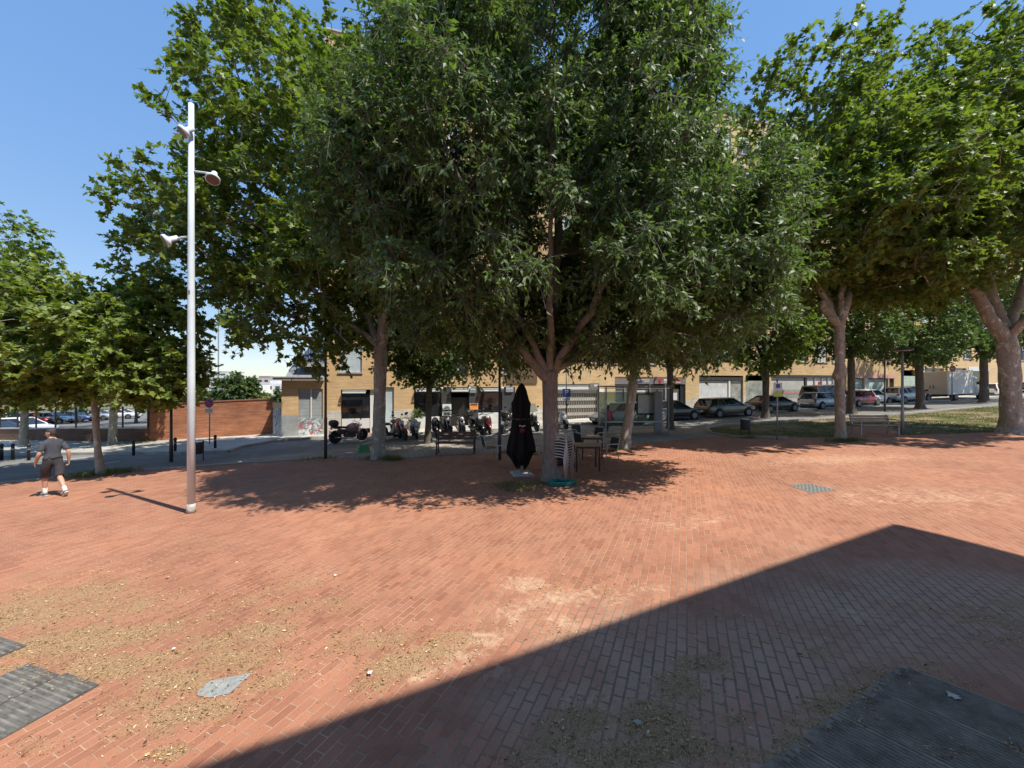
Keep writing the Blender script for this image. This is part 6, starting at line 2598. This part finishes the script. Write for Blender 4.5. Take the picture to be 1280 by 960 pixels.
P_RED, P_BLK, P_SIL, P_WHT, P_GRY, P_MAR = paint('bike_red', (.36, .02, .02), 0), paint('bike_black', (.014, .014, .015)), paint('bike_silver', (.36, .37, .38), .4), paint('bike_white', (.62, .62, .6), 0), paint('bike_grey', (.09, .095, .1), .3), paint('bike_maroon', (.15, .02, .025), .1)
motorbike(436, 552.5, .85, 'red and white motorbike with a black top case, alone left of the plane trunk', mk('bike_red_white', (.34, .20, .20), .35, 0, .5, 4, coat=.5), topcase=True)
motorbike(487, 549.5, 1.0, 'dark scooter half hidden right of the plane trunk', P_GRY, True)
motorbike(500, 549, -.95, 'bright red motorbike facing the square', P_RED)
motorbike(519, 547, -1.2, 'silver scooter beside the leafy pot', P_SIL, True)
motorbike(546, 544.5, -1.35, 'black scooter right of the dark tree stem', P_BLK, True)
motorbike(559, 544, -1.15, 'black motorbike with a windshield behind the left end of the bench', P_BLK, shield=True)
motorbike(578, 543.5, -1.3, 'dark grey motorbike behind the middle of the bench', P_GRY)
motorbike(597, 543, -1.1, 'black scooter with top case behind the right end of the bench', P_BLK, True, True)
motorbike(610, 541.5, -1.35, 'maroon scooter in front of the white counter', P_MAR, True)
motorbike(633, 540.5, 1.3, 'black motorbike with top case left of the closed parasol', P_BLK, topcase=True)
motorbike(665, 538, -1.2, 'black scooter with windshield between parasol and trunk', P_BLK, True, shield=True)
motorbike(702, 535, -1.3, 'black and white scooter beside the parking sign', P_WHT, True)
# ---------------------------------------------------------------- people
M_SKIN = mk('skin', (.50, .29, .20), .55, 0, .08, 12)
M_HAIR = mk('short_dark_hair', (.045, .032, .025), .75, 0, .3, 60, bump=.5)
M_SHIRT = mk('charcoal_tshirt', (.05, .058, .074), .85, 0, .2, 14, bump=.3)
M_SHORT = mk('dark_shorts', (.035, .034, .042), .8, 0, .3, 10, bump=.3)
M_SOCK = mk('white_socks', (.72, .71, .69), .85, 0, .05, 20)
M_SHOE = mk('grey_trainers', (.10, .10, .11), .6, 0, .3, 30)
M_SOLE = mk('pale_soles', (.55, .54, .52), .7, 0, .1, 20)


def grow(name, verts, edges, radii, root_i, mat, parent, subdiv=2):
    """one continuous skinned body from a skeleton; returns the finished mesh object"""
    me = bpy.data.meshes.new(name)
    me.from_pydata(verts, edges, [])
    o = bpy.data.objects.new(name, me)
    COL.objects.link(o)
    md = o.modifiers.new('skin', 'SKIN')
    md.use_smooth_shade = True
    md.branch_smoothing = .3
    for i, r_ in enumerate(radii):
        sv = me.skin_vertices[0].data[i]
        sv.radius = (r_, r_) if isinstance(r_, (int, float)) else r_
        sv.use_root = (i == root_i)
    sd_ = o.modifiers.new('subd', 'SUBSURF')
    sd_.levels = sd_.render_levels = subdiv
    dg = bpy.context.evaluated_depsgraph_get()
    dg.update()
    m2 = bpy.data.meshes.new_from_object(o.evaluated_get(dg))
    bpy.data.objects.remove(o)
    bm = bmesh.new()
    bm.from_mesh(m2)
    bmesh.ops.delete(bm, geom=[v for v in bm.verts if not v.link_faces], context='VERTS')
    bm.to_mesh(m2)
    bm.free()
    m2.materials.clear()
    m2.materials.append(mat)
    m2.polygons.foreach_set('use_smooth', np.ones(len(m2.polygons), bool))
    o2 = bpy.data.objects.new(name, m2)
    COL.objects.link(o2)
    o2.parent = parent
    return o2


def garment(name, body, test, mat, parent, off=.012, thick=None):
    """cloth following the body: the faces that pass the test, pushed outwards"""
    me = body.data
    bm = bmesh.new()
    bm.from_mesh(me)
    bm.normal_update()
    kill = [f for f in bm.faces if not test(f.calc_center_median())]
    bmesh.ops.delete(bm, geom=kill, context='FACES')
    # keep only the pieces of a sensible size
    left, isl = set(bm.faces), []
    while left:
        st = [left.pop()]
        grp = list(st)
        while st:
            f = st.pop()
            for e in f.edges:
                for g in e.link_faces:
                    if g in left:
                        left.remove(g)
                        st.append(g)
                        grp.append(g)
        isl.append(grp)
    big = max(len(g) for g in isl)
    bmesh.ops.delete(bm, geom=[f for g in isl if len(g) < big * .03 for f in g], context='FACES')
    bmesh.ops.delete(bm, geom=[v for v in bm.verts if not v.link_faces], context='VERTS')
    for v in bm.verts:
        n_ = v.normal.copy()
        v.co += n_ * (off(v.co) if callable(off) else off)
    m2 = bpy.data.meshes.new(name)
    bm.to_mesh(m2)
    bm.free()
    m2.materials.append(mat)
    o = bpy.data.objects.new(name, m2)
    COL.objects.link(o)
    o.parent = parent
    sol = o.modifiers.new('cloth', 'SOLIDIFY')
    sol.thickness = .006
    sol.offset = -1
    return o


def hand(V, E, R_, wrist, d, down, thumb, base_i, s=1.0):
    """palm and five bent fingers added to the skeleton"""
    d, down, thumb = Vector(d).normalized(), Vector(down).normalized(), Vector(thumb).normalized()
    palm = wrist + d * .045 * s
    V.append(tuple(palm))
    R_.append(.032 * s)
    E.append((base_i, len(V) - 1))
    pi_ = len(V) - 1
    side = d.cross(down).normalized()
    if side.dot(thumb) < 0:
        side = -side
    for k, (o_, ln) in enumerate(((.026, .066), (.009, .076), (-.009, .07), (-.026, .055))):
        k0 = wrist + d * .085 * s + side * o_ * s
        k1 = k0 + (d * .85 + down * .45).normalized() * ln * .55 * s
        k2 = k1 + (d * .4 + down * .8).normalized() * ln * .5 * s
        for q_, r_ in ((k0, .0105), (k1, .0092), (k2, .0075)):
            V.append(tuple(q_))
            R_.append(r_ * s)
        n_ = len(V)
        E += [(pi_, n_ - 3), (n_ - 3, n_ - 2), (n_ - 2, n_ - 1)]
    t0 = wrist + d * .03 * s + side * .032 * s
    t1 = t0 + (d * .7 + side * .6).normalized() * .04 * s
    t2 = t1 + (d * .9 + side * .1 + down * .3).normalized() * .032 * s
    for q_, r_ in ((t0, .013), (t1, .0115), (t2, .009)):
        V.append(tuple(q_))
        R_.append(r_ * s)
    n_ = len(V)
    E += [(pi_, n_ - 3), (n_ - 3, n_ - 2), (n_ - 2, n_ - 1)]


def head_parts(body, parent, c, fwd, hair_mat, skin, length=0.0):
    """face and hair for a head centred at c and looking along fwd"""
    f = Vector(fwd).normalized()
    u = Vector((0, 0, 1))
    u = (u - f * u.dot(f)).normalized()
    l = u.cross(f)
    Mx = Matrix((f, l, u)).transposed()

    def T(x_, y_, z_):
        return c + Mx @ Vector((x_, y_, z_))
    # skull and face as one lathe-like loft, narrower at the jaw
    m = MB()
    m.smooth = True
    prof = [(-.118, .030, .028, .035), (-.105, .055, .045, .022), (-.075, .075, .056, .008), (-.035, .088, .068, .0), (.01, .095, .074, -.006), (.05, .094, .074, -.01), (.085, .078, .06, -.012), (.108, .045, .036, -.012), (.118, .012, .01, -.012)]
    rings = []
    for (z_, rx, ry, ox) in prof:
        ring = []
        for j in range(20):
            a_ = 2 * PI * j / 20
            xx = rx * math.cos(a_) + ox
            if math.cos(a_) > .93 and -.06 < z_ < .03:
                xx += .016 * (1 - abs(z_ + .02) / .05 * .6)
            ring.append(T(xx, ry * math.sin(a_), z_))
        rings.append(ring)
    m.loft(rings)
    m.build('head', skin, parent)
    m = MB()
    m.smooth = True
    m.tube([T(.088, 0, .02), T(.103, 0, -.005), T(.113, 0, -.026), T(.095, 0, -.034)], [.008, .011, .015, .008], 8)
    for s_ in (-1, 1):
        m.tube([T(-.005, s_ * .072, -.035), T(-.012, s_ * .084, -.01), T(-.018, s_ * .086, .015), T(-.008, s_ * .074, .025)], [.008, .012, .013, .006], 8)
    m.build('nose_and_ears', skin, parent)
    m = MB()
    for s_ in (-1, 1):
        m.tube([T(.084, s_ * .022, .012), T(.086, s_ * .038, .012)], .006, 6)
        m.tube([T(.086, s_ * .02, .032), T(.080, s_ * .045, .032)], .005, 6)
    m.tube([T(.088, -.022, -.062), T(.094, 0, -.060), T(.088, .022, -.062)], .005, 6)
    m.build('face_features', hair_mat, parent)
    m = MB()
    m.smooth = True
    rings = []
    for (z_, rx, ry, ox, back) in ((-.06 - length, .058, .064, -.038, 1), (-.03, .07, .078, -.034, 1), (.02, .079, .083, -.028, 1), (.06, .092, .083, -.016, 0), (.095, .082, .068, -.014, 0), (.118, .05, .042, -.014, 0), (.128, .012, .012, -.014, 0)):
        rings.append([T(rx * math.cos(a_) + ox, ry * math.sin(a_), z_) for a_ in [2 * PI * j / 20 for j in range(20)]])
    m.loft(rings)
    m.build('hair', hair_mat, parent)


# ---- man walking away to the left
bx, by = at(66, 620)
HEAD = math.radians(158)
pr = empty('person', bx, by, 'man in charcoal t-shirt and dark shorts walking away, head turned left', 'person', yaw=HEAD)
# local: x forward, y left, z up
V, E, R_ = [], [], []


def nd(p_, r_, par_=None):
    V.append(tuple(p_))
    R_.append(r_)
    if par_ is not None:
        E.append((par_, len(V) - 1))
    return len(V) - 1


pel = nd((0, 0, .96), (.15, .118))
wst = nd((.01, 0, 1.10), (.148, .112), pel)
chs = nd((.02, 0, 1.30), (.168, .122), wst)
ucs = nd((.02, 0, 1.44), (.135, .10), chs)
nck = nd((.03, .0, 1.53), .062, ucs)
hd_ = nd((.05, .02, 1.61), .055, nck)
for s_, (ex, ey, ez), (wx_, wy_, wz) in ((1, (-.03, .255, 1.15), (.10, .27, .92)), (-1, (-.13, -.25, 1.15), (-.07, -.27, .91))):
    sh_ = nd((.02, s_ * .155, 1.42), .062, ucs)
    ua = nd((.02 + (ex - .02) * .5, s_ * .20, 1.31), .047, sh_)
    el_ = nd((ex, ey, ez), .043, ua)
    fa = nd((ex + (wx_ - ex) * .35, ey + (wy_ - ey) * .35, ez + (wz - ez) * .35), .044, el_)
    wr_ = nd((wx_, wy_, wz), .029, fa)
    dv_ = (Vector((wx_, wy_, wz)) - Vector((ex, ey, ez))).normalized()
    hand(V, E, R_, Vector((wx_, wy_, wz)), dv_, (0, -s_ * .9, -.2), (1, 0, 0), wr_, 1.0)
# left leg planted forward, right leg trailing on its toes
lg = {}
for s_, kn, an, heel, toe in ((1, (.17, .08, .52), (.20, .075, .10), (.15, .075, .05), (.37, .085, .03)), (-1, (-.10, -.085, .52), (-.44, -.075, .20), (-.50, -.075, .16), (-.34, -.085, .02))):
    hp = nd((.0, s_ * .095, .90), .105, pel)
    th_ = nd((kn[0] * .5, s_ * .105, .72), .088, hp)
    k_ = nd(kn, .058, th_)
    cf = nd((kn[0] + (an[0] - kn[0]) * .35, kn[1], kn[2] + (an[2] - kn[2]) * .35), .060, k_)
    a_ = nd(an, .036, cf)
    ft = nd(((an[0] + toe[0]) / 2, an[1], (an[2] + toe[2]) / 2 - .01), .040, a_)
    nd(toe, .034, ft)
    nd(heel, .036, a_)
    lg[s_] = (kn, an, heel, toe)
body = grow('body', V, E, R_, pel, M_SKIN, pr)


def arm_pt(p_):
    return abs(p_.y) > .20


garment('tshirt', body, lambda p_: 1.0 < p_.z < 1.53 and (p_.z > 1.19 or abs(p_.y) < .195) and not (abs(p_.y) > .19 and p_.z < 1.23), M_SHIRT, pr, lambda p_: .009 + .012 * max(0, 1.15 - p_.z) / .15 + (.013 if abs(p_.y) > .14 and p_.z > 1.2 else 0))
garment('shorts', body, lambda p_: .50 < p_.z < 1.04 and abs(p_.y) < .205 and not (p_.z < .56 and p_.x < -.14), M_SHORT, pr, lambda p_: .012 + .026 * max(0, .9 - p_.z) / .4)
garment('socks', body, lambda p_: p_.z < .30 and (Vector((p_.x - lg[1][1][0], p_.z - lg[1][1][2])).length < .11 if p_.y > 0 else Vector((p_.x - lg[-1][1][0], p_.z - lg[-1][1][2])).length < .10), M_SOCK, pr, .006)


def shoe(s_):
    kn, an, heel, toe = lg[s_]
    h_, t_ = Vector(heel), Vector(toe)
    d_ = (t_ - h_).normalized()
    up = Vector((0, 0, 1))
    up = (up - d_ * up.dot(d_)).normalized()
    sd_ = up.cross(d_)
    O_ = h_ - up * .045
    m = MB()
    m.smooth = True
    rings = []
    for (f_, w_, hh) in ((-.035, .022, .04), (-.02, .036, .085), (.03, .040, .10), (.09, .040, .085), (.15, .046, .062), (.21, .044, .05), (.25, .034, .04), (.272, .016, .025)):
        rings.append([O_ + d_ * f_ + sd_ * y_ + up * z_ for y_, z_ in ((-w_, .018), (-w_, hh * .6), (-w_ * .6, hh), (w_ * .6, hh), (w_, hh * .6), (w_, .018))])
    m.loft(rings)
    so = m.build('shoe', M_SHOE, pr)
    m = MB()
    rings = []
    for (f_, w_) in ((-.04, .022), (-.02, .040), (.09, .042), (.16, .05), (.22, .047), (.275, .02)):
        rings.append([O_ + d_ * f_ + sd_ * y_ + up * z_ for y_, z_ in ((-w_, -.004), (-w_, .02), (w_, .02), (w_, -.004))])
    m.loft(rings)
    m.build('sole', M_SOLE, so)


shoe(1)
shoe(-1)
head_parts(body, pr, Vector((.055, .02, 1.665)), (math.cos(.75), math.sin(.75), -.15), M_HAIR, M_SKIN)
# lift so that the lowest sole touches the ground
pr.location.z += .0

# ---- person sitting in the bus shelter, seen from behind
sx, sy = at(762, 543)
sy += .38
pz = G(sx, sy) + .60
M_PINKC = mk('pink_top', (.56, .12, .17), .85, 0, .15, 12, bump=.2)
M_PALE = mk('pale_scarf', (.62, .50, .46), .85, 0, .1, 12)
ps = empty('person', sx, sy, 'person in a pink top seated on the shelter bench', 'person', yaw=PI / 2, z=pz)
V, E, R_ = [], [], []
pel = nd((0, 0, .09), (.17, .13))
wst = nd((.0, 0, .26), (.15, .12), pel)
chs = nd((.02, 0, .42), (.17, .12), wst)
ucs = nd((.02, 0, .53), (.13, .095), chs)
nck = nd((.03, 0, .62), .055, ucs)
hd_ = nd((.05, 0, .69), .05, nck)
for s_ in (-1, 1):
    sh_ = nd((.02, s_ * .17, .52), .062, ucs)
    el_ = nd((.03, s_ * .23, .27), .04, sh_)
    wr_ = nd((.24, s_ * .15, .19), .027, el_)
    hand(V, E, R_, Vector((.24, s_ * .15, .19)), (1, -s_ * .3, -.1), (0, 0, -1), (0, -s_, .2), wr_, .95)
    hp = nd((.05, s_ * .09, .085), .095, pel)
    kn_ = nd((.44, s_ * .10, .09), .06, hp)
    cf = nd((.46, s_ * .10, -.15), .056, kn_)
    an_ = nd((.44, s_ * .10, -.50), .036, cf)
    nd((.54, s_ * .10, -.555), .034, an_)
b2 = grow('body', V, E, R_, pel, M_SKIN, ps)
garment('top', b2, lambda p_: .06 < p_.z < .60 and p_.x < .2, M_PINKC, ps, .014)
garment('trousers', b2, lambda p_: (p_.z < .14 and abs(p_.y) < .24 and p_.z > -.46), M_BLACK, ps, .012)
garment('shoes', b2, lambda p_: p_.z < -.48, M_SHOE, ps, .010)
head_parts(b2, ps, Vector((.06, 0, .745)), (1, 0, -.15), M_HAIR, M_SKIN, .03)
def inside(px_, py_, poly):
    r = np.zeros(len(px_), bool)
    j = len(poly) - 1
    for i in range(len(poly)):
        xi, yi = poly[i]
        xj, yj = poly[j]
        c = ((yi > py_) != (yj > py_)) & (px_ < (xj - xi) * (py_ - yi) / (yj - yi + 1e-12) + xi)
        r ^= c
        j = i
    return r




def quad_pts(o_, a_, b_, la, lb):
    return [((o_ + v).x, (o_ + v).y) for v in (Vector(), a_ * la, a_ * la + b_ * lb, b_ * lb)]


MATS_POLY = [quad_pts(RMAT, -e1, -e2, 1.9, 1.05), quad_pts(RT, f1, f2, 2.4, 2.05)]
# ---------------------------------------------------------------- dry leaf litter on the paving
n = 560000
cx0, cx1, cy0, cy1 = -6.5, 5.2, 2.0, 6.2
x = NR.uniform(cx0, cx1, n)
y = cy0 + (cy1 - cy0) * NR.uniform(0, 1, n) ** 1.35
dn = litter_at(x, y)
dn = np.where(inside(x, y, MATS_POLY[1]) | inside(x, y, MATS_POLY[0]), dn * .8, dn)
keep = NR.uniform(0, 1, n) < np.clip(dn * 1.15 - .1, 0.006, 1) * .55
x, y = x[keep], y[keep]
n = len(x)
yaw = NR.uniform(0, 2 * PI, n)
axv = unit(np.stack([np.cos(yaw), np.sin(yaw), NR.uniform(-.05, .35, n)], -1))
nv = ortho(np.array([[0, 0, 1.]]) + NR.normal(0, .45, (n, 3)), axv)
ln = NR.choice([.010, .014, .02, .03], n, p=[.22, .33, .30, .15]) * NR.uniform(.7, 1.3, n)
wd = ln * NR.uniform(.10, .32, n)
sd = np.cross(nv, axv)
p = np.stack([x, y, G(x, y) + np.where(inside(x, y, MATS_POLY[0]) | inside(x, y, MATS_POLY[1]), .02, .004)], -1)
V = np.stack([p - sd * wd[:, None] * .5, p + axv * ln[:, None] * .6 - sd * wd[:, None] * .4 + nv * .002, p + axv * ln[:, None], p + axv * ln[:, None] * .4 + sd * wd[:, None] * .5 + nv * .002], 1).reshape(-1, 3)


def litter_mat():
    a = N('dry_chaff')
    b = a.bsdf(.9, 0, .2)
    ge = a.n('NewGeometry')
    r = a.ramp(ge, 'Random Per Island', [(0, (.07, .045, .02)), (.3, (.24, .14, .055)), (.65, (.42, .27, .11)), (.88, (.58, .43, .21)), (1, (.74, .62, .40))])
    a.l(r, 'Color', b, 'Base Color')
    return a.m


M_LITTER = litter_mat()
tag(npmesh('leaf_litter', V, np.arange(4 * n), np.arange(0, 4 * n, 4), np.full(n, 4), M_LITTER), kind='stuff')
# bits of curled leaf, twigs and pods that stand out singly
n = 1500
x = NR.uniform(-6, 5, 40000)
y = NR.uniform(2.0, 7.5, 40000)
dn = litter_at(x, y)
kp_ = NR.uniform(0, 1, 40000) < dn * .25 + .002
x, y = x[kp_][:n], y[kp_][:n]
n = len(x)
yaw = NR.uniform(0, 2 * PI, n)
axv = unit(np.stack([np.cos(yaw), np.sin(yaw), np.full(n, .08)], -1))
nv = ortho(np.array([[0, 0, 1.]]) + NR.normal(0, .35, (n, 3)), axv)
leaves_mesh('dry_leaves', np.stack([x, y, G(x, y) + .012], -1), axv, nv, NR.choice([.022, .034, .05], n, p=[.62, .30, .08]), 'long', M_LITTER, None)['kind'] = 'stuff'
# ---------------------------------------------------------------- grass blades on the lawn and weeds at the trunks
lp_ = np.array(lawn)
n = 260000
x = NR.uniform(lp_[:, 0].min(), 62, n)
y = NR.uniform(lp_[:, 1].min(), lp_[:, 1].max(), n)
k_ = inside(x, y, lawn) & (fbm(x * .7, y * .7, 4) > .50 + .16 * NR.uniform(-1, 1, n))
x, y = x[k_][:60000], y[k_][:60000]


def blades(name, x, y, h, mat, spread=.5, wid=.006):
    n = len(x)
    z = G(x, y) + .012
    yaw = NR.uniform(0, 2 * PI, n)
    sdv = np.stack([np.cos(yaw), np.sin(yaw), np.zeros(n)], -1) * wid
    tip = np.stack([NR.normal(0, spread, n) * h, NR.normal(0, spread, n) * h, h], -1)
    b = np.stack([x, y, z], -1)
    V = np.stack([b - sdv, b + sdv, b + tip * .6 + sdv * .7, b + tip], 1).reshape(-1, 3)
    return npmesh(name, V, np.arange(4 * n), np.arange(0, 4 * n, 4), np.full(n, 4), mat)


L_GRASS = leaf_mat('grass_blade', [(.09, .12, .035), (.13, .165, .05), (.22, .20, .09), (.11, .14, .04)], .3, (1.4, 1.5, .6), .6, .2)
tag(blades('lawn_grass', x, y, NR.uniform(.03, .09, len(x)), L_GRASS, .5, .014), kind='stuff')
wx, wy, wh = [], [], []
for (px, py, r_, k_, h_) in ((473, 573, .5, 500, .16), (492, 575, .35, 400, .18), (128, 593, .7, 700, .2), (105, 596, .6, 300, .15), (150, 590, .6, 300, .15), (690, 603, .8, 500, .06), (640, 607, .7, 600, .05), (1052, 552, .5, 400, .2), (1068, 551, .4, 200, .15), (780, 562, .5, 300, .08),
                             (395, 574, .8, 200, .08), (650, 612, .5, 300, .05), (20, 552, 1.2, 200, .3), (172, 556, 1, 300, .25), (935, 548, .5, 200, .12)):
    cx, cy_ = at(px, py)
    wx.append(cx + NR.normal(0, r_ * .5, k_))
    wy.append(cy_ + NR.normal(0, r_ * .3, k_))
    wh.append(NR.uniform(.4, 1.1, k_) * h_)
tag(blades('weeds', np.concatenate(wx), np.concatenate(wy), np.concatenate(wh), L_GRASS, .6, .009), kind='stuff')
